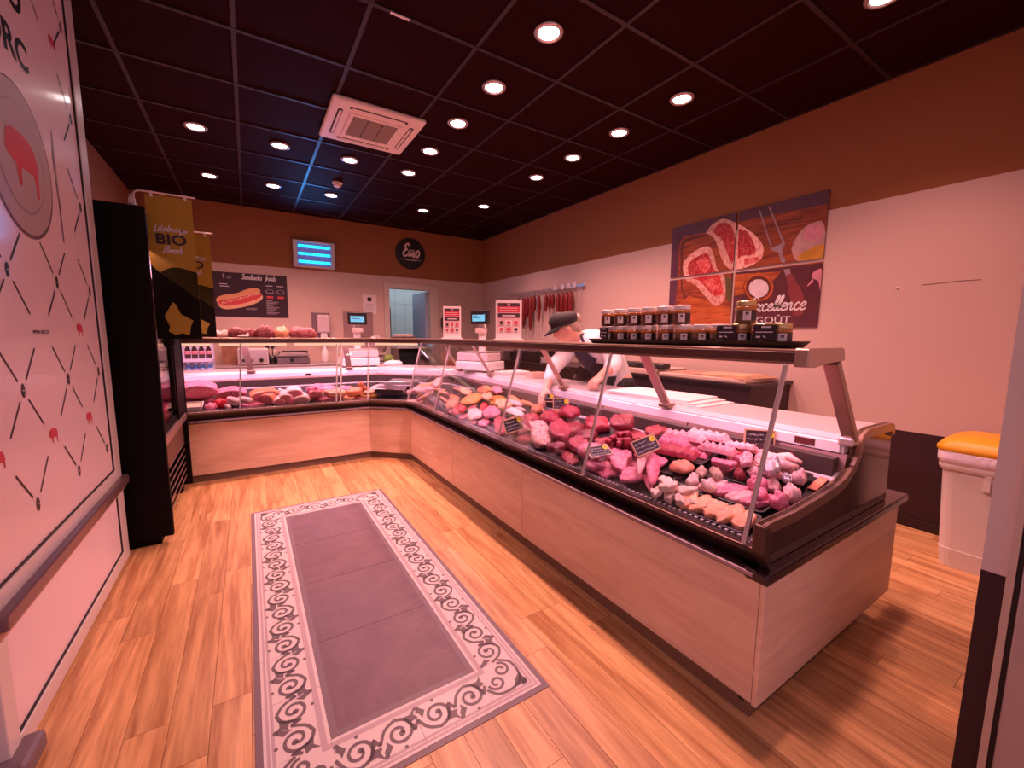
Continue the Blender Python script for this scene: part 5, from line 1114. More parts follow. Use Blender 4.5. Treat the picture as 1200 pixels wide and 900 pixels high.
# two banners on bent rods
M_by = mat('banner_mustard', (.40, .255, .012), .6); M_bg1 = mat('banner_dark_green', (.008, .006, .0025), .8, spec=.1); M_bg2 = mat('banner_olive', (.034, .027, .005), .8, spec=.1); M_wr = mat('pale_rod', (.78, .66, .62), .35, .2)
def banner(x0, x1, z0, z1, y, lab, foot=True):
    t = thing('hanging_banner', lab, 'banner', ((x0+x1)/2, y, z1)); W = x1-x0; H = z1-z0
    obj('cloth', MB().box(x0, x1, y-.0012, y+.0012, z0, z1), M_by, t)
    P = Print((x0, y-.0014, z0), (1, 0, 0), (0, 0, 1))
    S_ = lambda u, v: (u*W, v*H)
    hill2 = [S_(*q) for q in bez([(.20, .475), (.35, .50), (.55, .515), (.75, .505), (1.0, .485)], 6)]
    P.poly(hill2+[S_(1, .2), S_(.2, .2)], M_bg2, 1)
    hill1 = [S_(*q) for q in bez([(0, .535), (.06, .505), (.2, .468), (.38, .425), (.62, .375), (.82, .325), (1.0, .285)], 6)]
    P.poly(hill1+[S_(1, 0), S_(0, 0)], M_bg1, 2)
    st = [(.40, .265), (.46, .25), (.56, .18), (.83, .135), (.76, .095), (.72, .03), (.54, .042), (.42, .028), (.26, .055), (.30, .09), (.20, .165)]
    P.poly([S_(*q) for q in st], M_by, 3)
    P.flush(t, {'banner_olive': 'olive_hill', 'banner_dark_green': 'dark_hill', 'banner_mustard': 'star'}); P.d = {}
    P.script('Lëtzebuerger', W*.49, H*.762, W*.086, W*.024, M_white2, 3, 'c', arc=1.4); P.flush(t, default='white_lettering'); P.d = {}
    P.text('BIO', W*.49, H*.672, H*.067, M_slateb, 3, 'c', bold=.028, stretch=1.12)
    P.script('Fleesch', W*.49, H*.612, W*.088, W*.026, M_white2, 3, 'c', slant=.3)
    P.flush(t, {'banner_olive': 'olive_hill', 'banner_dark_green': 'dark_hill', 'banner_mustard': 'star', 'white_plastic': 'white_lettering', 'chalk_black': 'black_lettering'})
    pts = [(x0-.055, y+.02, FZ+.01), (x0-.048, y+.01, z1+.0), (x0-.030, y, z1+.012), (x0, y, z1+.014), (x1+.02, y, z1+.014)]
    obj('rod', MB().tube(pts, .0055, 8), M_wr, t, smooth=True)
    for xx in (x0+.03, x1-.03): obj('rod_clip', MB().box(xx-.006, xx+.006, y-.004, y+.004, z1-.012, z1+.020), M_wr, t)
    obj('rod_foot', MB().lathe([(.055, FZ+.001), (.055, FZ+.012), (.03, FZ+.022), (.012, FZ+.05), (.012, FZ+.09)], 16, c=(x0-.058, y+.02, 0)).box(x0-.072, x0-.044, y+.005, y+.035, FZ+.02, FZ+.07), M_wr, t, smooth=False)
banner(-.452, -.238, 1.208, 2.030, 3.20, 'mustard and dark green banner with a star, the near one on the fridge')
banner(-.430, -.205, 1.214, 1.985, 4.0, 'mustard and green banner with a star, the far one half hidden')

# ------------------------------------------------------------------ things on the rails
M_jg = mat('jar_dark_sauce', (.10, .022, .012), .15, coat=.6); M_jg2 = mat('jar_green_brown', (.12, .065, .02), .15, coat=.6); M_lidw = mat('lid_white', (.75, .64, .60), .3); M_lidg = mat('lid_gold', (.62, .44, .18), .25, .6)
M_jlab = mat('jar_label_pale', (.70, .60, .58), .5); M_jlabd = mat('jar_label_dark', (.035, .012, .014), .4); M_amber = mat('jar_amber', (.50, .15, .02), .2, coat=.5)
tr_ = obj('jar_tray', MB().rings([[(x, y, z) for x, y in ((1.57-a, .66-b), (1.57+a, .66-b), (1.57+a, 1.625+b), (1.57-a, 1.625+b))] for a, b, z in ((.048, -.012, 1.2064), (.060, .006, 1.230), (.054, .000, 1.230), (.044, -.016, 1.210))]), K_tray, label='long flat black tray holding the sauce jars on top of the rail', cat='tray')
def jar(y, z, body, lid, lab, r=.036, h=.082, dark=False):
    t = thing('sauce_jar', lab, 'jar', (1.565, y, z), group='sauce jars on the rail')
    obj('glass_body', MB().lathe([(r*.85, 0), (r, .006), (r, h*.70), (r*.93, h*.78), (r*.86, h*.80), (.002, h*.80)], 20), body, t, local=True, smooth=True)
    obj('fill_line', MB().lathe([(r*1.003, h*.60), (r*1.003, h*.68), (r*.97, h*.75)], 20), M_amber, t, local=True, smooth=True)
    obj('lid', MB().lathe([(r*.95, h*.77), (r*.97, h*.80), (r*.97, h*.97), (r*.9, h), (.002, h)], 20), lid, t, local=True, smooth=False)
    n = 8; a0 = R_(178 if not dark else 170); a1 = R_(232); rs = []
    def patch(q0, q1, z0, z1, rr): return MB().add([(rr*math.cos(a), rr*math.sin(a), zz) for zz in (z0, z1) for a in np.linspace(q0, q1, n)], [(i, i+1, n+i+1, n+i) for i in range(n-1)])
    obj('label', patch(R_(195), R_(238), h*.14, h*.56, r*1.012), M_jlab, t, local=True)
    obj('label_band', patch(R_(238), R_(300), h*.12, h*.58, r*1.010), M_jlabd, t, local=True)
    obj('label_mark', MB().add([(r*1.02*math.cos(R_(216)+.16*math.cos(k)), r*1.02*math.sin(R_(216)+.16*math.cos(k)), h*.44+.006*math.sin(k)) for k in np.linspace(0, 2*PI, 12)[:-1]], [tuple(range(11))]), M_jlabd, t, local=True)
    return t
zj = 1.2105
for k in range(11):
    y = onX([713, 728, 743.5, 760, 780, 801, 822, 843, 868, 892, 914][k], 395, 1.565).y
    g_ = k >= 5; jar(y, zj, M_jg2 if g_ else M_jg, M_lidg if k >= 8 else M_lidw, f'dark sauce jar in the bottom row, {ordn[k]} from the back' if not g_ else f'{"gold" if k >= 8 else "cream"} lidded jar in the bottom row, {ordn[k]} from the back', dark=g_)
for k in range(6):
    y = onX([713, 728, 744, 760.5, 779, 798.5][k], 371, 1.565).y
    jar(y, zj+.0825, M_jg, M_lidw, f'dark sauce jar stacked in the upper row, {ordn[k]} from the back')
jar(onX(874, 365, 1.565).y, zj+.0825, M_jg2, M_lidg, 'gold lidded green jar standing alone on top of the near jars')
for k, (px, lab) in enumerate([(708, 'small black price card at the back end of the jars'), (851, 'small black price card in front of the cream lidded jars'), (896, 'small black price card in front of the gold lidded jars')]):
    y = onX(px, 398, 1.515).y; t = thing('price_card', lab, 'price tag', (1.513, y, 1.2335))
    wd = .058 if k == 0 else .075
    obj('card', MB().box(-.002, .002, -wd/2, wd/2, 0, .052), M_slateb, t, local=True)
    P = Print((-.0022, wd/2, 0), (0, -1, 0), (0, 0, 1)); r = random.Random(k); P.rect(.008, wd-.010, .026, .029, M_chalk); P.rect(.010, .024, .008, .014, M_chalk); P.line([(.034, .014), (.042, .008)], .004, M_chalk); P.rect(wd*.35, wd-.016, .042, .048, M_chalk)
    obj('card_text', P.d[M_chalk], M_chalk, t, local=True); obj('card_clip', MB().box(-.004, .02, -.008, .008, -.006, .002), M_black, t, local=True)
# two promotion stands
M_pw = mat('stand_white', (.84, .72, .70), .35); M_pd = mat('leaflet_dark', (.07, .025, .04), .45); M_pr = mat('leaflet_red', (.66, .04, .06), .45); M_pp = mat('leaflet_pink', (.75, .45, .45), .45)
def stand(p, wd, hg, az, lab):
    t = thing('leaflet_stand', lab, 'sign', p, R_(az)); a = wd/2
    obj('base', MB().box(-a*1.15, a*1.15, -.05, .05, 0, .010), M_pw, t, local=True, bev=.003)
    obj('board', MB().box(-a, a, -.003, .003, .010, hg), M_pw, t, local=True)
    P = Print((-a, -.0034, .010), (1, 0, 0), (0, 0, 1)); W, H = wd, hg-.01
    P.rect(.08*W, .92*W, .16*H, .93*H, M_pp, 1); P.rect(.08*W, .92*W, .84*H, .93*H, M_pd, 2); P.rect(.08*W, .92*W, .69*H, .84*H, M_pr, 2); P.rect(.08*W, .92*W, .55*H, .67*H, M_pd, 2)
    for q in range(2): P.rect(.16*W, .84*W, (.79-.06*q)*H, (.81-.06*q)*H, M_pp, 3)
    P.rect(.25*W, .75*W, .59*H, .62*H, M_pw, 3); P.ring(.5*W, .885*H, .022*W*2, .004, M_pp, 3, 16)
    for i in range(3):
        for j in range(2):
            x, y = (.10+.275*i)*W, (.34-.17*j)*H; P.rect(x, x+.25*W, y, y+.15*H, M_pw if (i+j) % 2 else M_pp, 2)
            P.disc(x+.125*W, y+.085*H, .08*W, M_pr if (i+j) % 3 else M_pd, 3, n=12, ry=.045*H); P.rect(x+.04*W, x+.2*W, y+.012*H, y+.026*H, M_pd, 3)
    for m_, nm in ((M_pp, 'leaflet_ground'), (M_pd, 'leaflet_dark_bands'), (M_pr, 'leaflet_red_print'), (M_pw, 'leaflet_white_print')):
        for q in islands(P.d[m_], 6): obj(nm, q, m_, t, local=True)
p1 = onX(596, 400, 1.57); stand((p1.x, p1.y, 1.2062), .185, .283, -32, 'larger red and white leaflet stand on the long rail')
p2 = onX(530, 398, 1.52); stand((p2.x, p2.y, 1.2062), .155, .285, -30, 'smaller red and white leaflet stand near the rail corner')
# hams in vacuum packs on the back rail
M_film = mat('film_gloss', (.78, .45, .48), .12, coat=.8)
for k, (px, wd, h, m_, lab) in enumerate([(258, .13, .055, K_fat, 'white wrapped ham at the far left on the rail'), (282, .20, .075, K_cured, 'dark red packed ham with a pale label on the rail'), (310, .14, .08, K_cured, 'red marbled ham pack second from the slicer side'), (330, .14, .075, K_orange, 'orange packed ham on the rail'), (355, .20, .08, K_cured, 'large cut ham pack with a fat rim, right end of the rail row')]):
    p = onY(px, 397, 4.49); o = piece('packed_ham', 'lump', 100+k, m_, Vector((p.x, 4.49, 1.2065)), (wd*1.1, .12, h*1.12), 0, lab, 'ham', tilt=Matrix())
    if k == 1: obj('pack_label', MB().obox((.10, -.44, .34), (1, .15, 0), (0, .35, 1), (0, 1, -.3), .38, .42, .02), M_pw, o, local=True)
o = piece('charcuterie_board', 'chop', 8, mat('dark_board', (.08, .04, .03), .4), Vector((onY(474, 398, 4.46).x, 4.46, 1.2065)), (.26, .12, .016), 0, 'dark board on the rail near the doorway', 'board', tilt=Matrix())
piece('sausage_on_board', 'sausage', 1, K_wurst, Vector((onY(473, 397, 4.46).x, 4.47, 1.223)), (.22, .03, .022), 0, 'long pale sausage lying on the dark board', 'sausage', tilt=Matrix())

# ------------------------------------------------------------------ back wall: signs and devices
M_sb = mat('sign_black', (.012, .007, .009), .5)
em = thing('round_sign', 'round black shop sign with white script on the brown back wall', 'sign', (2.307, YB, 2.545))
obj('disc', MB().lathe([(.245, 0), (.245, .018), (.24, .022), (.002, .022)], 48, c=(2.307, YB, 2.545), axis='y-'), M_sb, em)
P = Print((2.307, YB-.0235, 2.545), (1, 0, 0), (0, 0, 1)); M_sgn = mat('sign_cream', (.82, .62, .55), .5)
P.script('Emo', .005, -.045, .098, .030, M_sgn, 1, 'c', slant=.2)
P.line([(-.18, -.095), (-.04, -.098)], .006, M_sgn); P.line([(.05, -.098), (.17, -.095)], .006, M_sgn); [P.rect(-.085+.03*q, -.065+.03*q, -.108, -.092, M_sgn) for q in range(6)]
obj('white_script', P.d[M_sgn], M_sgn, em)
fk = thing('insect_killer', 'wall insect killer with three glowing blue tubes on the back wall', 'insect trap', (.87, YB, 2.365))
M_fkc = mat('trap_casing', (.62, .52, .55), .35, .3); M_blue = emis('blue_tube', (.015, .62, 1.0), 2.6)
obj('back_box', MB().box(.605, 1.135, YB-.06, YB, 2.185, 2.55), M_fkc, fk, bev=.006)
obj('frame', MB().box(.598, .650, YB-.10, YB-.06, 2.185, 2.55).box(1.09, 1.14, YB-.10, YB-.06, 2.185, 2.55).box(.65, 1.09, YB-.10, YB-.06, 2.185, 2.21).box(.65, 1.09, YB-.10, YB-.06, 2.525, 2.55), M_fkc, fk, bev=.004)
obj('reflector', MB().box(.65, 1.09, YB-.064, YB-.060, 2.21, 2.525), mat('violet_reflector', (.35, .22, .55), .3, .4), fk)
for z in (2.475, 2.37, 2.262): obj('tube', MB().tube([(.665, YB-.085, z), (1.075, YB-.085, z)], .017, 12), M_blue, fk, smooth=True)
for x in (.78, .86, .96): obj('guard_wire', MB().tube([(x, YB-.103, 2.20), (x, YB-.103, 2.535)], .003, 6), M_fkc, fk)
ld = bpy.data.lights.new('trap_light', 'AREA'); ld.shape = 'RECTANGLE'; ld.size = .42; ld.size_y = .3; ld.energy = 9; ld.color = (.05, .35, 1.0)
lo = bpy.data.objects.new('trap_light', ld); COL.objects.link(lo); lo.matrix_world = Matrix.Translation((.87, YB-.115, 2.37)) @ Matrix.Rotation(PI/2, 4, 'X') @ Matrix.Rotation(PI, 4, 'Y') if 0 else Matrix.Translation((.87, YB-.115, 2.37)) @ Matrix.Rotation(-PI/2, 4, 'X')
# sandwich poster
sp = thing('menu_poster', 'dark sandwich menu poster with a filled baguette on the back wall', 'poster', (.085, YB, 1.757))
x0, x1, z0, z1 = -.345, .507, 1.466, 2.047; M_pos = mat('poster_plum', (.035, .010, .022), .45)
obj('board', MB().box(x0, x1, YB-.006, YB, z0, z1), M_pos, sp)
P = Print((x0, YB-.0066, z0), (1, 0, 0), (0, 0, 1)); W, H = x1-x0, z1-z0
M_bread = mat('print_bread', (.70, .32, .14), .5); M_bread2 = mat('print_crumb', (.78, .42, .26), .5); M_fill = mat('print_ham', (.60, .06, .06), .5); M_fill2 = mat('print_ham_pale', (.70, .28, .25), .5); M_gtx = mat('print_grey', (.40, .32, .36), .5)
rr_ = lambda u, v: (u*W, v*H)
P.poly([rr_(*q) for q in bez([(.03, .34), (.06, .22), (.14, .165), (.30, .20), (.48, .28), (.60, .38), (.645, .47), (.62, .56), (.55, .64), (.40, .58), (.22, .50), (.08, .44), (.03, .34)], 5)[:-1]], M_bread2, 1)
P.poly([rr_(*q) for q in bez([(.05, .31), (.10, .24), (.30, .28), (.50, .38), (.63, .50), (.60, .56), (.42, .50), (.25, .42), (.08, .36), (.05, .31)], 4)[:-1]], M_fill, 2)
P.poly([rr_(*q) for q in bez([(.02, .35), (.05, .43), (.16, .50), (.30, .54), (.42, .63), (.54, .68), (.62, .63), (.58, .58), (.45, .53), (.25, .44), (.10, .37), (.02, .35)], 4)[:-1]], M_bread, 3)
for q in range(9): P.line(bez([rr_(.09+.058*q, .265+.031*q), rr_(.115+.058*q, .33+.029*q), rr_(.135+.058*q, .295+.031*q)], 4), .013, M_fill2 if q % 2 else M_bread2, 3)
P.script('Sandwichs', .505*W, .865*H, .034, .011, M_white2, 1, 'c', slant=.25); P.script('froids', .765*W, .865*H, .034, .011, M_white2, 1, 'c', slant=.25)
for k in range(2):
    xx = .745+.155*k; P.rect((xx-.05)*W, (xx+.045)*W, .735*H, .75*H, M_white2); P.disc(xx*W, .61*H, .048, M_gtx, 1, ry=.03, n=16); P.disc(xx*W, .615*H, .040, M_pos, 2, ry=.022, n=16); P.rect((xx-.045)*W, (xx+.045)*W, .455*H, .505*H, M_fill, 1)
for k in range(11): P.rect(.69*W, (.69+.09+.03*((k*7) % 4))*W, (.39-.031*k)*H, (.402-.031*k)*H, M_gtx)
P.rect(.13*W, .15*W, .86*H, .96*H, M_gtx); P.rect(.18*W, .24*W, .89*H, .90*H, M_gtx); P.rect(.18*W, .23*W, .86*H, .87*H, M_gtx); P.rect(.08*W, .18*W, .725*H, .738*H, M_white2); P.rect(.085*W, .2*W, .675*H, .688*H, M_white2); P.rect(.42*W, .56*W, .20*H, .21*H, M_gtx); P.rect(.40*W, .55*W, .17*H, .18*H, M_gtx)
P.flush(sp, {'print_bread': 'bread_top', 'print_crumb': 'bread_bottom', 'print_ham': 'red_filling', 'print_ham_pale': 'pale_filling', 'print_grey': 'small_print', 'white_plastic': 'white_title', 'poster_plum': 'plate_centre'})
nt_ = thing('paper_notice', 'white paper notice with a round stamp left of the doorway', 'notice', (1.63, YB, 1.71)); obj('sheet', MB().box(1.535, 1.738, YB-.003, YB, 1.56, 1.855), M_pw, nt_)
P = Print((1.535, YB-.0036, 1.56), (1, 0, 0), (0, 0, 1)); P.disc(.10, .225, .035, M_sb)
for k in range(6): P.rect(.03, .15+.02*(k % 2), .15-.022*k, .155-.022*k, M_gtx)
P.flush(nt_, {'sign_black': 'round_stamp', 'print_grey': 'text_lines'})
# back worktop
M_bt = mat('steel_worktop', (.50, .40, .40), .3, .5)
bw = thing('back_worktop', 'steel worktop running along the back wall under the devices', 'worktop', (.3, 6.4, 0)); obj('top', MB().box(XL+.05, 1.80, 6.08, YB-.01, .80, .84), M_bt, bw, bev=.004); obj('cabinet', MB().box(XL+.05, 1.78, 6.12, YB-.01, .05, .80), M_white2, bw); obj('plinth', MB().box(XL+.05, 1.78, 6.18, YB-.01, 0, .05), M_black, bw)
zt = .84
to = thing('toaster_oven', 'white box oven with three knobs on the back worktop', 'oven', (.06, 6.4, zt)); obj('casing', MB().box(-.125, .215, 6.22, 6.55, zt+.01, 1.055), mat('oven_pale_steel', (.66, .55, .54), .3, .3), to, bev=.012)
for x, r in ((-.06, .022), (.03, .016), (.13, .026)): obj('knob', MB().lathe([(r, 0), (r*.9, .02), (.002, .022)], 14, c=(x, 6.22, .905), axis='y-'), M_black, to)
obj('front_panel', MB().box(-.10, .195, 6.215, 6.221, .87, 1.035), mat('oven_front', (.58, .46, .46), .25, .4), to)
for x in (-.1, .19): obj('foot', MB().box(x-.015, x+.015, 6.25, 6.28, zt, zt+.012), M_black, to)
cg = thing('contact_grill', 'grey contact grill with a lid right of the box oven', 'grill', (.49, 6.4, zt)); obj('base', MB().box(.31, .70, 6.24, 6.55, zt+.01, .93), mat('grill_grey', (.20, .15, .16), .35, .5), cg, bev=.01); obj('lid', MB().box(.32, .70, 6.25, 6.55, .94, .985), mat('grill_lid', (.42, .33, .33), .35, .4), cg, bev=.015); obj('handle', MB().tube([(.37, 6.22, 1.01), (.66, 6.22, 1.01)], .012, 8), M_black, cg, smooth=True); obj('dial', MB().lathe([(.025, 0), (.02, .02), (.002, .02)], 14, c=(.48, 6.24, .895), axis='y-'), M_black, cg)
for x in (.34, .67): obj('handle_post', MB().bar((x, 6.225, 1.01), (x, 6.30, .985), .014, .014), M_black, cg)
dkb = thing('utensil_pot', 'dark pot of utensils between oven and grill', 'utensils', (.26, 6.45, zt)); obj('pot', MB().lathe([(.05, 0), (.055, .11), (.05, .11), (.046, .01)], 16), M_black, dkb, local=True, smooth=True)
for k in range(4): obj('utensil', MB().tube([(.01*k-.015, 0, .02), (.03*k-.05, .02*(k % 2), .22)], .006, 6).ball((.03*k-.05, .02*(k % 2), .23), .022, .008, .03), M_chr if k % 2 else M_black, dkb, local=True, smooth=True)
so = thing('soap_dispenser', 'white soap dispenser on the back wall with a dark back plate', 'dispenser', (.92, YB, 1.37)); obj('back_plate', MB().box(.80, 1.04, YB-.02, YB, 1.17, 1.56), mat('plate_grey_metal', (.26, .18, .19), .4, .3), so, bev=.01); obj('tank', MB().box(.86, 1.03, YB-.12, YB-.02, 1.26, 1.52), mat('tank_pale', (.66, .52, .55), .3), so, bev=.02); obj('nozzle', MB().box(.90, .99, YB-.11, YB-.02, 1.18, 1.26), M_white2, so, bev=.01)
sn = thing('hand_tap', 'white pump bottle under the wall dispenser', 'bottle', (.93, 6.52, zt)); obj('bottle', MB().lathe([(.045, 0), (.05, .02), (.05, .15), (.02, .19), (.015, .22)], 16), M_white2, sn, local=True, smooth=True); obj('pump', MB().tube([(0, 0, .22), (0, 0, .26), (-.05, -.03, .26)], .008, 6), M_white2, sn, local=True)
# steel wall plate and the scale in front of it
obj('splash_plate', MB().box(1.235, 1.675, YB-.008, YB, 1.17, 1.585), mat('brushed_plate', (.42, .28, .27), .35, .5), label='brushed steel plate on the back wall behind the left scale', cat='wall plate')
M_scb = mat('scale_black', (.012, .008, .010), .35); M_scr_ = emis('screen_blue', (.25, .60, .85), 1.0)
def scale(p, az, lab, left=True):
    t = thing('counter_scale', lab, 'scale', p, R_(az))
    obj('body', MB().box(-.20, .20, -.16, .16, .015, .105), M_white2, t, local=True, bev=.012); obj('upper_body', MB().box(-.19, .19, -.15, .10, .110, .19), mat('scale_pale', (.66, .52, .54), .3), t, local=True, bev=.01)
    obj('weigh_plate', MB().box(-.18, .18, -.14, .14, .195, .205), M_chr, t, local=True, bev=.003); obj('column', MB().box(-.035, .035, .02, .07, .20, .50), M_white2, t, local=True, bev=.008)
    hd = obj('display_head', MB().box(-.105, .105, -.02, .03, .48, .62), M_scb, t, local=True, bev=.008); obj('screen', MB().box(-.080, .075, -.0215, -.0195, .505, .60), M_scr_, hd, local=False) if 0 else None
    obj('screen', MB().box(-.080, .072, -.0225, -.0205, .510, .592), M_scr_, hd, local=True)
    P = Print((-.08, -.0230, .51), (1, 0, 0), (0, 0, 1)); P.rect(.0, .152, .066, .082, M_scb); P.rect(.01, .06, .052, .058, M_scb); P.rect(.01, .10, .034, .040, M_scb); obj('screen_text', P.d[M_scb], M_scb, hd, local=True)
    P2 = MB().box(-.085, .085, -.019, -.017, .60, .612); obj('key_row', P2, M_white2, hd, local=True)
    obj('keypad', MB().box(-.06, .06, -.005, .05, .39, .445), mat('scale_pad', (.62, .48, .48), .35), t, local=True, bev=.01)
    for x in (-.16, .16): obj('foot', MB().lathe([(.02, 0), (.02, .016)], 10, c=(x, -.11, 0)), M_black, t, local=True); obj('foot', MB().lathe([(.02, 0), (.02, .016)], 10, c=(x, .11, 0)), M_black, t, local=True)
    return t
scale((1.075, 5.02, .8735), 0, 'left price scale with a lit blue screen on the back counter')
scale((2.02, 3.80, .8735), -62, 'right price scale with a lit screen near the room corner')
# meat slicer
sl = thing('meat_slicer', 'pale meat slicer with a round blade right of the left scale', 'slicer', (1.60, 6.42, zt)); obj('base', MB().box(1.46, 1.78, 6.25, 6.58, zt+.012, .93), mat('slicer_pale', (.66, .52, .52), .3, .3), sl, bev=.02); obj('blade_guard', MB().lathe([(.15, 0), (.15, .03), (.11, .045), (.002, .05)], 26, c=(1.62, 6.36, 1.08), axis='y-'), mat('slicer_disc', (.60, .44, .42), .25, .7), sl, smooth=False); obj('carriage', MB().box(1.50, 1.74, 6.22, 6.32, .94, .965), M_chr, sl, bev=.005); obj('motor_housing', MB().box(1.55, 1.70, 6.38, 6.52, .93, 1.14), M_white2, sl, bev=.03); obj('foot', MB().box(1.48, 1.76, 6.30, 6.50, zt, zt+.012), M_black, sl)
# dark bread oven in front of the doorway, green bags and boxes
ov = thing('rotisserie', 'black curved front oven standing before the doorway', 'oven', (2.14, 6.35, 0)); pts = [(6.16+.10*(1-math.cos(t)), .80+.21*math.sin(t)) for t in np.linspace(-PI/2, PI/2, 10)]
obj('glass_front', MB().prism([(6.50, .60)]+[(6.10+.12*(1-math.sin(t)), 1.03-.22*(1-math.cos(t))*1.9) for t in np.linspace(0, PI/2, 8)][::-1]+[(6.50, 1.03)], lambda u, v_, hh: Vector((hh, u, v_)), 1.90, 2.36), mat('oven_glass_black', (.010, .012, .014), .12, coat=.5), ov, smooth=False); obj('top_plate', MB().box(1.88, 2.38, 6.12, 6.52, 1.03, 1.05), M_chr, ov, bev=.004); obj('stand', MB().box(1.93, 2.33, 6.15, 6.50, 0, .60), M_black, ov)
piece('lettuce', 'lump', 110, mat('green_leaf', (.20, .28, .04), .5, vary=.4, vscale=12), Vector((1.74, 6.14, zt+.001)), (.16, .12, .10), 0, 'green lettuce head by the slicer', 'lettuce', tilt=Matrix())
piece('plastic_bag', 'lump', 111, mat('pale_blue_bag', (.50, .58, .62), .3), Vector((1.47, 5.0, .873)), (.22, .12, .055), 10, 'crumpled pale blue bag on the counter near the corner strut', 'bag', tilt=Matrix())
cbm = mat('cardboard', (.34, .14, .05), .7, vary=.12); 
for k, (x, y, z, a, b, h_) in enumerate([(2.72, 5.90, .0, .42, .34, .66), (2.74, 5.88, .66, .36, .30, .20)]):
    t = thing('wooden_crate' if 0 else 'cardboard_box', ['tall brown box standing on the floor right of the doorway', 'smaller brown box stacked on the tall brown box'][k], 'box', (x, y, z)); obj('box_body', MB().box(-a/2, a/2, -b/2, b/2, 0, h_-.006), cbm, t, local=True); obj('box_lid', MB().box(-a/2-.004, a/2+.004, -b/2-.004, b/2+.004, h_-.03, h_), cbm, t, local=True, bev=.002); obj('tape', MB().box(-.025, .025, -b/2-.0055, b/2+.0055, h_-.05, h_+.001), mat('tape_brown', (.46, .24, .11), .3), t, local=True)
# small bottle hung by the doorway
wb = thing('wall_bottle', 'green spray bottle hanging on the wall right of the doorway', 'bottle', (2.853, YB-.06, 1.37)); obj('bottle', MB().lathe([(.045, 0), (.052, .02), (.052, .14), (.018, .19), (.016, .225)], 16), mat('olive_plastic', (.06, .05, .02), .3), wb, local=True, smooth=True); obj('bottle_label', MB().box(-.04, .04, -.0535, -.050, .03, .11), mat('tan_label', (.50, .28, .14), .5), wb, local=True); obj('hook', MB().tube([(0, 0, .225), (0, .03, .25), (0, .058, .235)], .006, 6), M_chr, wb, local=True)
# soda bottles on the shelf at the left end of the back counter
M_shelf = mat('shelf_lilac', (.62, .48, .66), .35)
ss = thing('bottle_rack', 'pale two tier bottle rack behind the left end of the back counter', 'rack', (-.51, 5.35, 0)); obj('shelf', MB().box(-.72, -.32, 5.22, 5.52, .955, .985), M_shelf, ss); obj('shelf', MB().box(-.72, -.32, 5.22, 5.52, .80, .825), M_shelf, ss); obj('rack_back', MB().box(-.72, -.32, 5.52, 5.54, .02, 1.14), mat('rack_blue_white', (.62, .62, .80), .4), ss); obj('rack_base', MB().box(-.72, -.32, 5.24, 5.52, 0, .80), M_shelf, ss)
M_sod = mat('cola_bottle', (.035, .012, .016), .12, coat=.6); M_blu = mat('blue_bottle', (.05, .16, .42), .12, coat=.6); M_cap = mat('bottle_cap_white', (.75, .70, .78), .4); M_sl = mat('soda_label', (.62, .22, .30), .5); M_sl2 = mat('water_label', (.42, .55, .80), .5)
for tier in range(2):
    for k in range(4):
        x = onY(220+8.2*k, 415, 5.30).x; z = (.826, .986)[tier]
        t = thing('soda_bottle', f'{["blue water bottle on the lower tier", "dark cola bottle on the upper tier"][tier]}, {ordn[k]} from the fridge', 'bottle', (x, 5.30, z), group='bottles in the rack')
        hh = .118 if tier == 0 else .15; r = .0255
        obj('bottle', MB().lathe([(r*.9, 0), (r, .006), (r, hh*.58), (r*.45, hh*.82), (r*.42, hh*.9), (.002, hh*.9)], 14), M_blu if tier == 0 else M_sod, t, local=True, smooth=True); obj('bottle_label', MB().lathe([(r*1.02, hh*.28), (r*1.02, hh*.52)], 14), M_sl2 if tier == 0 else M_sl, t, local=True, smooth=True); obj('cap', MB().lathe([(r*.5, hh*.88), (r*.5, hh), (.002, hh)], 12), M_cap, t, local=True)
# wooden board post behind the counter at the left
obj('wooden_board', MB().box(-.30, -.12, 6.60, 6.66, .841, 1.12), wood('board_wood', rgb(150, 100, 80), rgb(186, 130, 104), .5), label='upright pale wooden board left of the box oven', cat='board')
# kitchen things seen through the doorway
kc = thing('wall_cupboard', 'dark narrow cupboard on the tiled wall seen through the doorway', 'cupboard', (2.22, YK, 1.4)); obj('carcass', MB().box(2.10, 2.36, YK-.20, YK-.008, 1.12, 1.76), mat('cupboard_dark', (.06, .075, .07), .4), kc, bev=.005); obj('cupboard_door', MB().box(2.11, 2.35, YK-.215, YK-.202, 1.13, 1.75), mat('cupboard_door', (.10, .12, .11), .35), kc, bev=.003)
ks = thing('kitchen_table', 'steel table in the tiled room beyond the doorway', 'table', (2.7, 7.9, 0)); obj('table_top', MB().box(2.0, 3.6, 7.6, 8.28, .98, 1.02), M_chr, ks)
for x, y in ((2.04, 7.64), (3.56, 7.64), (2.04, 8.24), (3.56, 8.24)): obj('leg', MB().box(x-.02, x+.02, y-.02, y+.02, 0, .98), M_chr, ks)
for k in range(5):
    t = thing('kitchen_bottle', f'dark clear bottle on the table beyond the doorway, {ordn[k]} from the left', 'bottle', (2.36+.075*k, 7.75, 1.02), group='bottles beyond the doorway'); obj('bottle', MB().lathe([(.028, 0), (.03, .01), (.03, .12), (.012, .16), (.012, .21), (.002, .21)], 12), mat('smoke_glass', (.16, .19, .18), .1, coat=.5), t, local=True, smooth=True); obj('cap', MB().lathe([(.014, .21), (.014, .23), (.002, .23)], 10), M_black, t, local=True)
obj('door_leaf', MB().box(2.60, 2.638, YB+.13, YB+.80, .01, 1.97), mat('blue_white_leaf', (.48, .52, .72), .35), label='pale blue door leaf standing open in the doorway', cat='door', bev=.003)

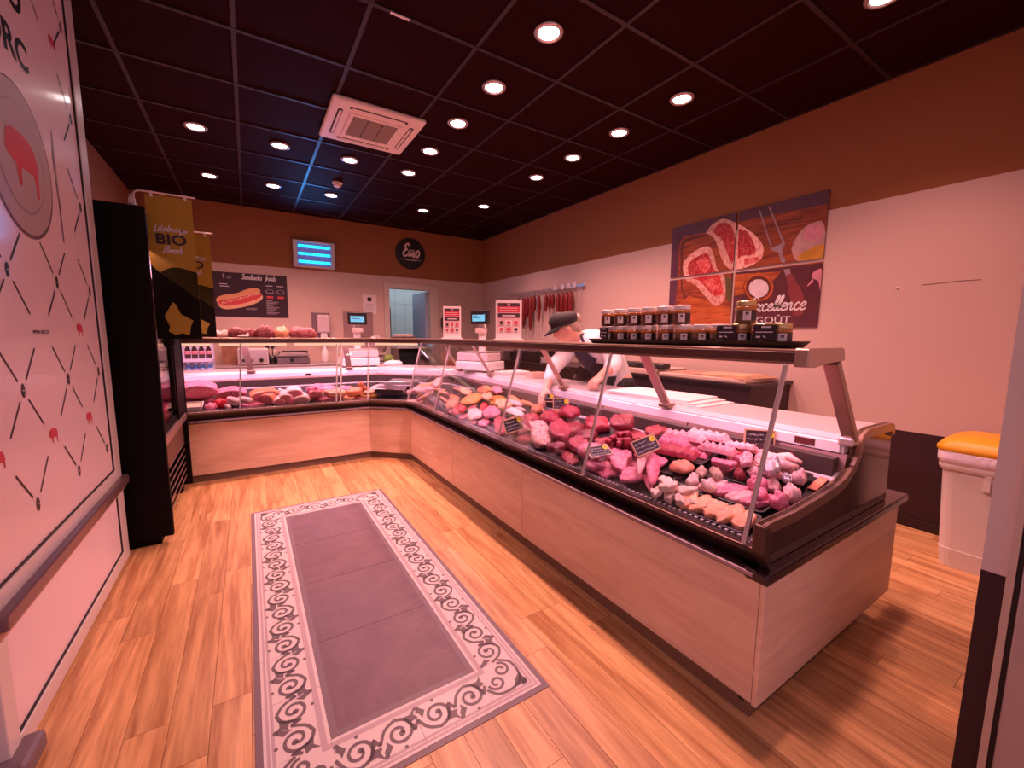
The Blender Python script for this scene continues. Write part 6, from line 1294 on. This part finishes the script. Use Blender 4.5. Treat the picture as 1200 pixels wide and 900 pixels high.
# ------------------------------------------------------------------ right wall: meat picture in four panels
M_pl = {}
def pm(n, c, ro=.4): return mat('print_'+n, c, ro, vary=.35, vscale=14)
pw_, pb_, pd_ = wood('print_board_wood', (.13, .016, .008, 1), (.42, .085, .022, 1), .45, stretch=(4, 3, 34), rnd=0), pm('board_edge', (.13, .03, .015)), pm('dark_ground', (.11, .025, .035)); pg_, pr1, pr2, pf_ = pm('cloth', (.115, .036, .062)), meat('print_meat_red', (.40, .010, .018, 1), (.66, .13, .11, 1), .42, 22, coat=0, stretch=(1, 2, 1)), meat('print_meat_bright', (.58, .05, .05, 1), (.74, .24, .19, 1), .5, 26, coat=0), meat('print_meat_fat', (.60, .20, .15, 1), (.82, .46, .38, 1), .7, 20, coat=0); ps_, psl, poil, pglass, pw2 = pm('steel', (.36, .24, .26)), pm('salt', (.78, .64, .68)), pm('oil', (.55, .26, .03)), pm('jar', (.52, .30, .28)), wood('print_board_light', (.30, .05, .012, 1), (.58, .15, .03, 1), .45, stretch=(4, 3, 34), rnd=0); pgar = pm('garlic', (.66, .26, .32)); pgr = pm('herb', (.12, .09, .03)); pwh = pm('white', (.88, .74, .72))
PY0, PY1, PZ0, PZ1 = 1.428, 2.752, 1.32, 2.312; PW, PH = PY1-PY0, PZ1-PZ0; GY_, GZ_ = .022, .025
cutx, cutz = PY1-2.097, 1.815-PZ0
rects = [(0, cutx-GY_/2, cutz+GZ_/2, PH), (cutx+GY_/2, PW, cutz+GZ_/2, PH), (0, cutx-GY_/2, 0, cutz-GZ_/2), (cutx+GY_/2, PW, 0, cutz-GZ_/2)]
def clip(poly, r):
    x0, x1, y0, y1 = r; out = [tuple(map(float, p)) for p in poly]
    for ax, v, s in ((0, x0, 1), (0, x1, -1), (1, y0, 1), (1, y1, -1)):
        src, out = out, []
        for i, p in enumerate(src):
            q = src[(i+1) % len(src)]; a, b = s*(p[ax]-v), s*(q[ax]-v)
            if a >= 0: out.append(p)
            if a*b < 0: t = a/(a-b); out.append((p[0]+(q[0]-p[0])*t, p[1]+(q[1]-p[1])*t))
        if not out: return None
    return out
def pp(x, y):   # photo pixel on the wall to picture coordinates
    p = onX(x, y, XR); return (PY1-p.y, p.z-PZ0)
crop = lambda cx, cy: pp(780+cx/6, 220+cy/6)       # pixels of the 6x crop I measured on
SHP = [(pw_, [crop(0, 330), crop(1200, 90), crop(1200, 950), crop(0, 1000)], 1), (pg_, [crop(0, 200), crop(1200, 0), crop(1170, 110), crop(520, 240), crop(300, 315), crop(130, 345), crop(100, 400), crop(95, 640), crop(70, 830), crop(0, 840)], 2),
 (pd_, [crop(470, 600), crop(1200, 520), crop(1200, 1000), crop(460, 1050)], 2), (pw2, [crop(490, 610), crop(820, 590), crop(700, 720), crop(490, 760)], 3),
 (pb_, [crop(*q) for q in bez([(112, 700), (110, 480), (125, 385), (180, 350), (300, 325), (300, 340), (185, 366), (140, 395), (126, 480), (125, 700), (150, 770), (135, 780), (112, 700)], 4)[:-1]], 3),
 (pw2, [crop(170, 760), crop(480, 850), crop(470, 960), crop(30, 960), crop(40, 860)], 2),
 (pf_, [crop(*q) for q in bez([(290, 320), (330, 265), (400, 222), (470, 235), (560, 280), (640, 340), (690, 410), (688, 480), (640, 530), (560, 565), (490, 580), (440, 560), (400, 500), (370, 410), (340, 350), (290, 320)], 4)[:-1]], 4),
 (pr1, [crop(*q) for q in bez([(335, 310), (380, 255), (440, 250), (480, 290), (495, 400), (490, 470), (470, 540), (440, 500), (405, 420), (375, 350), (335, 310)], 4)[:-1]], 5),
 (pr1, [crop(*q) for q in bez([(520, 290), (580, 310), (620, 380), (640, 450), (610, 475), (540, 480), (515, 500), (515, 380), (520, 290)], 4)[:-1]], 5),
 (pf_, [crop(*q) for q in bez([(370, 355), (395, 350), (430, 440), (470, 540), (450, 550), (410, 480), (370, 355)], 4)[:-1]], 6), (pr2, [crop(*q) for q in bez([(560, 500), (640, 490), (670, 500), (620, 530), (560, 540), (560, 500)], 4)[:-1]], 5),
 (pf_, [crop(*q) for q in bez([(130, 590), (130, 530), (170, 480), (240, 430), (310, 415), (345, 480), (370, 580), (420, 630), (425, 760), (400, 810), (350, 830), (290, 770), (220, 690), (150, 650), (130, 590)], 4)[:-1]], 4),
 (pr1, [crop(*q) for q in bez([(165, 600), (170, 530), (240, 480), (310, 460), (335, 540), (380, 610), (400, 680), (410, 740), (360, 760), (310, 730), (250, 660), (180, 630), (165, 600)], 4)[:-1]], 5),
 (pr2, [crop(*q) for q in bez([(220, 520), (290, 490), (320, 560), (270, 600), (220, 520)], 4)[:-1]], 6), (pf_, [crop(*q) for q in bez([(300, 430), (330, 450), (365, 570), (350, 580), (310, 480), (300, 430)], 4)[:-1]], 6), (pr2, [crop(*q) for q in bez([(270, 660), (340, 640), (380, 700), (340, 720), (270, 660)], 4)[:-1]], 6),
 (pgr, [crop(*q) for q in bez([(425, 630), (470, 650), (465, 780), (440, 800), (430, 720), (425, 630)], 4)[:-1]], 5),
 (pb_, [crop(660+108*math.cos(t), 700+105*math.sin(t)) for t in np.linspace(0, 2*PI, 25)[:-1]], 3), (pf_ if 0 else pw2, [crop(660+104*math.cos(t), 698+101*math.sin(t)) for t in np.linspace(0, 2*PI, 25)[:-1]], 4), (pb_, [crop(658+88*math.cos(t), 702+84*math.sin(t)) for t in np.linspace(0, 2*PI, 25)[:-1]], 5), (psl, [crop(660+70*math.cos(t), 708+64*math.sin(t)) for t in np.linspace(0, 2*PI, 21)[:-1]], 6),
 (pglass, [crop(*q) for q in bez([(890, 430), (920, 360), (970, 290), (1040, 250), (1118, 255), (1118, 490), (940, 515), (900, 470), (890, 430)], 4)[:-1]], 4), (poil, [crop(*q) for q in bez([(935, 480), (1000, 440), (1118, 400), (1118, 490), (950, 510), (935, 480)], 4)[:-1]], 5), (psl if 0 else pgar, [crop(*q) for q in bez([(970, 350), (1000, 280), (1060, 255), (1112, 265), (1110, 350), (1040, 380), (970, 350)], 4)[:-1]], 5),
 (ps_, [crop(*q) for q in ((660, 155), (672, 160), (755, 425), (770, 415), (815, 395), (826, 385), (728, 135), (738, 132), (838, 375), (845, 400), (825, 440), (828, 480), (848, 500), (845, 525), (818, 525), (808, 490), (800, 460), (750, 440))], 6),
 (ps_, [crop(835, 575), crop(880, 570), crop(885, 605), crop(850, 620)], 6), (pm('handle', (.24, .05, .05)), [crop(850, 620), crop(890, 600), crop(960, 720), crop(1000, 830), crop(960, 900), crop(900, 900), crop(870, 730)], 6),
 (pgar, [crop(*q) for q in bez([(1040, 640), (1040, 600), (1100, 570), (1100, 640), (1090, 720), (1080, 660), (1040, 640)], 4)[:-1]], 6), (pgar, [crop(1040, 640), crop(1045, 660), crop(1005, 695), crop(1000, 690)], 6)]
pic_names = ['upper left picture panel with a raw rib steak, on the right wall', 'upper right picture panel with the meat fork and oil jar', 'lower left picture panel with the steak tip on a board', 'lower right picture panel with salt bowl and white lettering']
for i, r in enumerate(rects):
    t = thing('picture_panel', pic_names[i], 'picture', (XR, PY1-(r[0]+r[1])/2, PZ0+(r[2]+r[3])/2), group='meat picture in four panels')
    obj('board', MB().box(XR-.010, XR, PY1-r[1], PY1-r[0], PZ0+r[2], PZ0+r[3]), pd_, t)
    P = Print((XR-.0106, PY1, PZ0), (0, -1, 0), (0, 0, 1), lift=.0004)
    for m_, poly, l in SHP:
        c_ = clip(poly, r)
        if c_ and len(c_) > 2: P.poly(c_, m_, l)
    if i == 3:
        x0, y0 = crop(590, 878); x1, y1 = crop(985, 865); hgt = crop(800, 800)[1]-crop(800, 865)[1]
        adv = sum(GL[q][0] for q in 'Excellence'); hx = (x1-x0)/adv
        P.script('Excellence', x0, y0+.006, hx*1.0, hx*.20, pwh, 9, slant=.25)
        tx, ty = pp(866, 385 - 9); bx = pp(936, 377); P.text('AU GOÛT', pp(868, 384)[0]-.03, pp(900, 377)[1]-.012, .052, pwh, 9, stretch=1.25)
    P.flush(t, {k.name: k.name.replace('print_', 'printed_') for k in P.d})
# rail with hanging things on the right wall
hr = thing('hook_rail', 'long metal hook rail high on the right wall near the corner', 'rail', (XR, 4.94, 1.885)); obj('rail_bar', MB().box(XR-.035, XR-.028, 4.00, 5.87, 1.865, 1.90), M_chr, hr)
for y in (4.1, 4.95, 5.8): obj('rail_bracket', MB().box(XR-.03, XR, y-.015, y+.015, 1.87, 1.895), M_chr, hr)
M_dred = mat('dark_red_casing', (.22, .012, .010), .4, vary=.3, vscale=6); rnd = random.Random(5)
hang = [(608, 350, 392, 3.0), (614, 350, 385, 3.0), (618, 352, 372, 3.5), (622, 350, 388, 3.0), (626, 352, 366, 3.0), (632, 346, 377, 2.2), (640, 346, 366, 2.5), (644, 345, 362, 2.5), (648, 345, 362, 2.5), (654, 350, 372, 3.4), (659, 350, 373, 3.4), (664, 349, 372, 3.4), (669, 348, 370, 3.4)]
for k, (px, yt, yb, wpx) in enumerate(hang):
    a, b = onX(px, yt-4, XR-.06), onX(px-.5, yb, XR-.06); w_ = .020*wpx/3*1.6
    t = thing('hanging_sausage', f'dark red strip hanging from the wall rail, {ordn[k] if k < 12 else "nearest one,"} from the corner', 'sausage', (a.x, a.y, 1.86), group='dark red strips on the hook rail'); ln = 1.86-b.z
    obj('strip', MB().tube([(0, 0, -.04), (0, .004, -.08), (.004, -.004, -ln*.5), (0, .003, -ln*.85), (0, 0, -ln)], [.006, w_, w_*1.05, w_*.9, .005], 8), M_dred, t, local=True, smooth=True); obj('hook', MB().tube([(.028, 0, .02), (.012, 0, .03), (0, 0, .0), (0, 0, -.05)], .003, 6), M_chr, t, local=True)
for k, (px, yb) in enumerate([(629, 392), (636, 388), (676, 382), (681, 378), (620, 396)]):
    a, b = onX(px, 350, XR-.05), onX(px, yb, XR-.05); t = thing('steel_skewer', f'thin steel skewer hanging from the wall rail, {ordn[k]} one', 'skewer', (a.x, a.y, 1.87), group='steel skewers on the hook rail'); obj('rod', MB().tube([(0, 0, .0), (0, 0, b.z-1.87)], .005, 6), M_chr, t, local=True); obj('hook', MB().tube([(.018, 0, .015), (.008, 0, .028), (0, 0, 0)], .003, 6), M_chr, t, local=True)
for k, px in enumerate((652, 660, 667, 674)):
    a = onX(px, 343, XR-.02); obj('paper_label', MB().box(a.x-.02, a.x-.016, a.y-.028, a.y+.028, 1.865, 1.925), M_pw, label=f'small white paper label on the hook rail, {ordn[k]} from the corner', cat='label', group='white labels on the hook rail')
# dark worktop at the right wall with boards and papers
rw = thing('wall_worktop', 'dark worktop cabinet against the right wall behind the counter', 'worktop', (3.33, 3.2, 0)); obj('top', MB().box(3.02, XR-.001, 1.56, 5.75, .875, .90), mat('dark_top', (.025, .012, .014), .3), rw, bev=.003); obj('cabinet', MB().box(3.05, XR-.001, 1.58, 5.75, .06, .875), mat('dark_cabinet', (.040, .014, .016), .45), rw); obj('plinth', MB().box(3.10, XR-.001, 1.62, 5.75, 0, .06), M_black, rw)
M_brd = mat('pale_cutting_board', (.66, .45, .36), .5); M_knife = mat('knife_handle_black', (.014, .008, .008), .4)
t = thing('cutting_board', 'large pale cutting board on the wall worktop', 'cutting board', (3.25, 2.95, .9)); obj('board', MB().box(-.21, .30, -.50, .40, 0, .045), M_brd, t, local=True, bev=.008)
t = thing('cutting_board', 'long pale board with a raised edge nearer on the wall worktop', 'cutting board', (3.25, 2.08, .9)); obj('board', MB().box(-.20, .28, -.46, .30, 0, .030), M_brd, t, local=True, bev=.006); obj('groove', MB().box(-.17, .25, -.43, .27, .0295, .0305), mat('board_groove', (.40, .22, .15), .6), t, local=True)
t = thing('tool_case', 'rounded black tool case lying on the large cutting board', 'case', (3.16, 2.74, .945)); obj('case_body', MB().box(-.05, .06, -.36, .36, 0, .055), M_knife, t, local=True, bev=.022, seg=3); obj('case_handle', MB().tube([(-.055, -.08, .03), (-.085, -.06, .03), (-.085, .06, .03), (-.055, .08, .03)], .009, 8), M_knife, t, local=True, smooth=True)
for k in range(4):
    t = obj('wrapping_paper', MB().box(-.19+.01*k, .22-.012*k, -.22+.012*k, .24-.02*k, 0, .003), mat('tan_paper', (.62, .36, .22), .6, vary=.15), loc=(3.26, 1.83+.012*k, .931+.0042*k), rot=(0, 0, .08*k-.12), label=f'tan wrapping paper sheet on the near end of the wall worktop, {["lowest", "second", "third", "topmost"][k]}', cat='paper', group='tan paper sheets')
for k in range(3):
    obj('paper_sheet', MB().box(-.16, .16, -.33+.02*k, .33-.03*k, 0, .006), mat('white_paper_stack', (.80, .62, .60), .5), loc=(2.13, 1.60+.03*k, .8725+.0085*k), rot=(0, 0, .04*k), label=f'white wrapping paper ream on the counter top, {["bottom", "middle", "top"][k]} one', cat='paper', group='wrapping paper on the counter')
for k, (px, py, a, b, h_, m_, lab) in enumerate([(592, 424, .22, .26, .12, M_chr, 'steel container behind the third glass bar'), (640, 427, .14, .12, .07, M_pw, 'white bowl beside the steel container'), (600, 436, .30, .18, .03, M_pw, 'white tray of wrapped goods behind the counter'), (628, 436, .16, .12, .05, M_brd, 'pale block on the counter behind the third bar')]):
    p = onZ(px, py+4, .9); p = Vector((3.25, onX(px, py, 3.25).y, .90)) if k < 2 else Vector((2.12, onX(px, py, 2.12).y, .8725)); obj('container', MB().rings([[(a/2*s, b/2*q, z) for s, q in ((-1, -1), (1, -1), (1, 1), (-1, 1))] if 0 else [(a/2*s*k_, b/2*q*k_, z) for s, q in ((-1, -1), (1, -1), (1, 1), (-1, 1))] for k_, z in ((.88, 0), (1, h_), (.94, h_), (.82, h_*.25))]), m_, loc=p, label=lab, cat='container', bev=.004)
# dark work equipment behind the third bar
t = thing('vacuum_machine', 'grey and black packing machine behind the counter near the corner', 'machine', (3.30, 4.62, .9)); obj('body', MB().box(-.22, .26, -.30, .30, .012, .13), M_black, t, local=True, bev=.015); obj('lid', MB().box(-.20, .24, -.28, .28, .13, .21), mat('machine_lid', (.52, .38, .40), .25, .2), t, local=True, bev=.03); obj('lid_handle', MB().box(-.225, -.20, -.10, .10, .14, .165), M_chr, t, local=True, bev=.004); obj('foot', MB().box(-.20, .24, -.28, .28, 0, .012), M_black, t, local=True)
obj('wall_crack', MB().tube([(XR-.0008, .875, 1.580), (XR-.0008, .80, 1.583), (XR-.0008, .70, 1.588), (XR-.0008, .62, 1.586)], .002, 5), mat('crack_dark', (.25, .12, .10), .8), label='thin dark crack in the beige right wall', cat='crack')
obj('wall_nail', MB().ball((XR-.004, .99, 1.574), .008, .008, .006), mat('nail_white', (.85, .75, .72), .4), label='small white screw head in the beige right wall', cat='screw')

# ------------------------------------------------------------------ waste bin
bn = thing('waste_bin', 'white waste bin with a yellow lid by the right wall', 'bin', (3.335, .417, 0)); M_bin = mat('bin_white', (.78, .70, .66), .4); M_lid = mat('bin_yellow', (.85, .42, .015), .38)
def rrect(a, b, z, rad, dx=0, dy=0, n=5):
    pts = []
    for sx, sy, a0 in ((1, 1, 0), (-1, 1, PI/2), (-1, -1, PI), (1, -1, 1.5*PI)):
        for q in range(n): an = a0+q*PI/2/(n-1); pts.append((dx+sx*(a-rad)+rad*math.cos(an), dy+sy*(b-rad)+rad*math.sin(an), z))
    return pts
obj('body', MB().rings([rrect(.155, .150, 0, .05), rrect(.165, .160, .10, .05), rrect(.163, .158, .105, .05), rrect(.185, .18, .60, .05), rrect(.175, .17, .60, .05), rrect(.15, .145, .02, .05)]), M_bin, bn, local=True, smooth=False)
obj('rim', MB().rings([rrect(.192, .187, .545, .05), rrect(.198, .193, .56, .055), rrect(.198, .193, .60, .055), rrect(.186, .18, .60, .05)]), M_bin, bn, local=True)
obj('bag_edge', MB().rings([rrect(.198, .192, .575+.0, .05), rrect(.206, .20, .60, .055), rrect(.206, .20, .640, .055), rrect(.192, .187, .646, .05)]), mat('bag_film', (.82, .70, .74), .25, bump=.6, bscale=40), bn, local=True, smooth=True)
obj('lid', MB().rings([rrect(.205, .20, .642, .06), rrect(.212, .207, .652, .06), rrect(.212, .207, .668, .06), rrect(.19, .185, .700, .06), rrect(.14, .135, .722, .06), rrect(.05, .05, .730, .04)]), M_lid, bn, local=True, smooth=True)
obj('rib', MB().box(-.192, -.178, -.012, .012, .46, .545), M_bin, bn, local=True, bev=.003)
# ------------------------------------------------------------------ butcher leaning over the counter
def remesh(mb, vox, m, smooth_it=4, name='body', tris=18000):
    """fuse overlapping volumes into one continuous skin"""
    me = mesh(mb, name, [m], True); o = bpy.data.objects.new('tmp', me); COL.objects.link(o)
    r = o.modifiers.new('r', 'REMESH'); r.mode = 'VOXEL'; r.voxel_size = vox; r.use_smooth_shade = True
    s = o.modifiers.new('s', 'SMOOTH'); s.factor = .5; s.iterations = smooth_it
    n_ = len(o.evaluated_get(bpy.context.evaluated_depsgraph_get()).data.polygons)*2
    if n_ > tris: d_ = o.modifiers.new('d', 'DECIMATE'); d_.ratio = tris/n_
    dg = bpy.context.evaluated_depsgraph_get(); out = bpy.data.meshes.new_from_object(o.evaluated_get(dg)); bpy.data.objects.remove(o)
    out.materials.clear(); out.materials.append(m); out.polygons.foreach_set('use_smooth', [True]*len(out.polygons)); return out
def limb(mb, pts, n=14, ball=True):
    for (p, r), (q, s) in zip(pts[:-1], pts[1:]): mb.tube([p, Vector(p).lerp(Vector(q), .5), q], [r, (r+s)/2, s], n)
    if ball:
        for p, r in pts: mb.ball(p, r*.995, n=n, m=8)
V = Vector
NK, CH, BE, PE = V((2.225, 2.475, 1.225)), V((2.335, 2.445, 1.145)), V((2.48, 2.425, 1.02)), V((2.53, 2.42, .90))
SR, SL = V((2.245, 2.59, 1.165)), V((2.335, 2.285, 1.205))
ER, WR_, HR = V((1.995, 2.525, 1.012)), V((1.862, 2.447, .868)), V((1.812, 2.420, .815))
EL, WL, HL = V((2.235, 2.135, 1.030)), V((2.045, 2.080, .962)), V((1.995, 2.066, .940))
f = V((-.80, .50, -.42)).normalized(); lf = V((0, 0, 1)).cross(f).normalized(); u = f.cross(lf).normalized(); HC = V((2.105, 2.535, 1.305))
H3 = Matrix((f, lf, u)).transposed()        # head frame: x forward, y left, z up
hp = lambda a, b, c: HC + H3 @ V((a, b, c))
person = thing('person', 'person in white shirt, dark apron and black cap leaning over the meat counter', 'person', (2.5, 2.42, 0))
M_skin = mat('skin', (.62, .32, .24), .5, vary=.06, vscale=20); M_shirt = mat('white_shirt', (.74, .68, .70), .75, bump=.25, bscale=18); M_apr = mat('navy_apron', (.010, .011, .030), .7); M_cap = mat('cap_black', (.014, .008, .010), .75, bump=.2, bscale=60); M_hair = mat('ash_blond_hair', (.34, .24, .18), .55, vary=.4, vscale=60); M_trs = mat('dark_trousers', (.02, .015, .02), .8)
b = MB()
for c, rx, ry, rz in ((hp(0, 0, .012), .092, .074, .100), (hp(.018, 0, -.050), .070, .058, .066), (hp(.040, 0, -.085), .038, .036, .030)): b.ball(c, rx, ry, rz, n=20, m=14, rot=H3)
b.ball(hp(.094, 0, -.022), .020, .013, .020, rot=H3); b.ball(hp(.088, 0, -.002), .012, .010, .026, rot=H3)         # nose
b.ball(hp(.080, 0, -.062), .013, .022, .007, rot=H3); b.ball(hp(.078, 0, -.070), .012, .019, .006, rot=H3)     # lips
b.ball(hp(.070, .0, .022), .022, .048, .012, rot=H3)                                                          # brow
for s in (1, -1):
    b.ball(hp(-.008, .074*s, -.012), .020, .010, .032, rot=H3); b.ball(hp(.055, .036*s, -.030), .026, .022, .022, rot=H3)
limb(b, [(NK+V((.01, 0, -.02)), .062), (hp(-.030, 0, -.060), .055)]); 
limb(b, [(CH, .135), (BE, .125), (PE, .14)]); b.ball(CH.lerp(NK, .3), .13, .16, .10)
limb(b, [(SR, .062), (ER, .044), (WR_, .029)]); limb(b, [(SL, .062), (EL, .044), (WL, .029)])
for s, y in ((1, 2.335), (-1, 2.505)): limb(b, [(V((2.54, y, .86)), .10), (V((2.52, y-.01*s, .47)), .062), (V((2.57, y-.01*s, .10)), .042)]); b.ball(V((2.52, y-.01*s, .045)), .13, .05, .045)
def hand(b, wrist, palm, fdir, pn, curl, thumb_side, spread=.0, fist=False):
    """palm, four bent fingers of different lengths and a thumb from the side of the palm"""
    fd = fdir.normalized(); n = pn.normalized(); sd = fd.cross(n).normalized()*thumb_side
    limb(b, [(wrist, .027), (palm-fd*.028, .026)])
    for k in range(5): b.ball(palm-fd*.03+fd*.015*k, .020, .020, .020)
    for q in (-.028, -.010, .010, .028): limb(b, [(palm-fd*.034+sd*q*.75, .016), (palm+fd*.034+sd*q, .0135)], 10)
    for i, (q, ln) in enumerate(((.030, .064), (.010, .074), (-.010, .069), (-.029, .054))):
        p = palm+fd*.036+sd*q; d = (fd+sd*q*spread*10).normalized(); pts = [(p, .0105)]; a = 0
        for j, fr in enumerate((.42, .32, .26)):
            a += curl[j]; dd = (d*math.cos(a)+n*math.sin(a)).normalized(); p = p+dd*ln*fr*1.12; pts.append((p, .0098-.0011*j))
        limb(b, pts, 9)
    p = palm-fd*.022+sd*.030; limb(b, [(p, .0155), (p+sd*.026+fd*.018+n*.010, .0125), (p+sd*.030+fd*.044+n*.022, .0105)] if not fist else [(p, .0155), (p+sd*.012+fd*.028+n*.020, .012), (p-sd*.010+fd*.045+n*.034, .0105)], 9)
hd_ = (HR-WR_).normalized()
hand(b, WR_, HR, (hd_+V((-.15, -.1, -.25))).normalized(), V((.55, -.15, -.55)), (.25, .35, .3), 1, .12)
hand(b, WL, HL, V((-.80, -.1, -.35)), V((-.15, 0, -1)), (1.25, 1.35, .9), -1, 0, True)
obj('body', remesh(b, .0052, M_skin, 3, 'body', 10500), M_skin, person)
# clothes
c = MB(); limb(c, [(CH, .150), (BE, .140), (PE+V((0, 0, -.03)), .158)]); c.ball(CH.lerp(NK, .35), .135, .172, .112); limb(c, [(NK.lerp(CH, .25), .085), (CH, .14)])
limb(c, [(SR, .078), (ER, .060), (ER.lerp(WR_, .58), .046)]); limb(c, [(SL, .078), (EL, .060), (EL.lerp(WL, .22), .052)]); limb(c, [(SR, .08), (CH.lerp(NK, .5), .11), (SL, .08)])
limb(c, [(ER.lerp(WR_, .46), .050), (ER.lerp(WR_, .60), .049)]); limb(c, [(EL.lerp(WL, .10), .056), (EL.lerp(WL, .24), .056)])
shirt_me = remesh(c, .0085, M_shirt, 3, 'shirt', 4200); obj('shirt', shirt_me, M_shirt, person)
t_ = MB(); limb(t_, [(PE+V((0, 0, -.04)), .150), (V((2.54, 2.42, .80)), .15)])
for s, y in ((1, 2.335), (-1, 2.505)): limb(t_, [(V((2.54, y, .84)), .112), (V((2.52, y-.01*s, .47)), .080), (V((2.57, y-.01*s, .11)), .068)])
obj('trousers', remesh(t_, .011, M_trs, 2, 'trousers', 1600), M_trs, person)
for s, y in ((1, 2.345), (-1, 2.515)): obj('shoe', MB().rings([[(2.50+.14*k*math.cos(a), y-.02+.052*k*math.sin(a), z) for a in np.linspace(0, 2*PI, 17)[:-1]] for z, k in ((0, .97), (.03, 1.0), (.06, .85), (.085, .5))]), M_black, person, smooth=True)
# apron bib: a sheet dropped onto the shirt from the front
c0 = MB(); limb(c0, [(CH, .150), (BE, .140), (PE+V((0, 0, -.03)), .158), (PE+V((0, 0, -.25)), .15)]); c0.ball(CH.lerp(NK, .35), .135, .172, .112); bvh = BVHTree.FromPolygons([V(v) for v in c0.v], c0.f)
ax = (NK-PE).normalized(); fw = V((-.93, .28, 0)).normalized(); fw = (fw-ax*fw.dot(ax)).normalized(); sx = ax.cross(fw).normalized()
N1, N2 = 15, 16; g = []; 
for j in range(N2):
    t = j/(N2-1); base = PE+V((0, 0, -.16)) + (NK-PE)*(t*1.02) + V((0, 0, .14*t)); row_ = []
    wd = .155 if t < .55 else .155-.055*((t-.55)/.45)
    for i in range(N1):
        s = (i/(N1-1)-.5)*2; o_ = base+sx*(s*wd)+fw*.5; h, nn, _, _ = bvh.ray_cast(o_, -fw)
        if h is None or (h-o_).length > .62: h = base+sx*(s*wd)+fw*(.145*math.sqrt(max(.05, 1-(s*.8)**2)))
        p_ = h+fw*.020
        if p_.z < .96: p_.x = max(p_.x, 2.33)
        row_.append(p_)
    g.append(row_)
a_ = MB(); a_.add([p for r in g for p in r]+[p-fw*.004 for r in g for p in r], [(j*N1+i, j*N1+i+1, (j+1)*N1+i+1, (j+1)*N1+i) for j in range(N2-1) for i in range(N1-1)]+[(N1*N2+j*N1+i, N1*N2+(j+1)*N1+i, N1*N2+(j+1)*N1+i+1, N1*N2+j*N1+i+1) for j in range(N2-1) for i in range(N1-1)])
ap = obj('apron', a_, M_apr, person, smooth=True)
for s, k in ((0, 1), (N1-1, -1)):
    p = g[-1][s]; obj('apron_strap', MB().tube([p-fw*.012, p.lerp(NK, .5)+V((-.02, 0, .05))-sx*.0, NK+V((.045, 0, .055))+sx*(.03*-k)], .010, 6), M_apr, ap, smooth=True)
cc = g[10][5]; n_ = fw; e1 = sx; e2 = ax
obj('apron_emblem', MB().tube([cc+n_*.004+e1*(.034*math.cos(t))+e2*(.018*math.sin(t)) for t in np.linspace(0, 2*PI, 21)], .0018, 5).tube([cc+n_*.004+e1*(.024*math.cos(t))+e2*(.004*math.sin(t*3)) for t in np.linspace(0, PI, 12)], .003, 5), M_sgn, ap)
# cap with brim, hair
k = MB(); rs = []
for z, r, dx in ((.018, 1.0, 0), (.050, 1.10, -.004), (.080, 1.10, -.006), (.105, .92, -.006), (.122, .60, -.004), (.130, .15, 0)):
    rs.append([hp(dx+.106*r*math.cos(t), .090*r*math.sin(t), z+.012*math.cos(t)) for t in np.linspace(0, 2*PI, 25)[:-1]])
k.rings(rs); cp_ = obj('cap', k, M_cap, person, smooth=True)
k = MB(); top, bot = [], []
for i in range(13):
    t = -1.25+2.5*i/12; k_ = math.cos(t*.75)
    for lst, dz in ((top, .004), (bot, -.004)): lst.append([hp(.100*math.cos(t), .092*math.sin(t), .036+dz), hp((.100+.080*k_)*math.cos(t*.85), .094*math.sin(t)*(1+.05*k_), .008+dz)])
v = [q for p in top for q in p]+[q for p in bot for q in p]; m_ = len(top)*2
k.add(v, [(2*i, 2*i+2, 2*i+3, 2*i+1) for i in range(12)]+[(m_+2*i, m_+2*i+1, m_+2*i+3, m_+2*i+2) for i in range(12)]+[(2*i+1, 2*i+3, m_+2*i+3, m_+2*i+1) for i in range(12)])
obj('cap_brim', k, M_cap, cp_, smooth=True); obj('cap_badge', MB().obox(hp(.112, .028, .060), lf, u, f, .030, .016, .004), M_sgn, cp_)
h_ = MB(); h_.ball(hp(-.045, 0, .006), .062, .078, .075, rot=H3, n=18, m=12); h_.ball(hp(-.108, 0, .030), .038, .042, .042, rot=H3); h_.ball(hp(-.075, 0, -.035), .040, .058, .045, rot=H3)
for s in (1, -1): h_.ball(hp(.012, .073*s, .012), .028, .010, .024, rot=H3)
obj('hair', remesh(h_, .006, M_hair, 2, 'hair', 1200), M_hair, person)
for s in (1, -1):
    obj('eye', MB().ball(hp(.076, .031*s, .002), .010, .011, .008, rot=H3), mat('eye_dark', (.04, .02, .018), .2), person, smooth=True)
    obj('eyebrow', MB().tube([hp(.086, .016*s, .022), hp(.084, .034*s, .026), hp(.072, .048*s, .020)], .0035, 6), M_hair, person, smooth=True)
obj('mouth', MB().tube([hp(.084, -.018, -.066), hp(.0915, 0, -.0655), hp(.084, .018, -.066)], .0022, 6), mat('lips', (.40, .10, .09), .4), person, smooth=True)
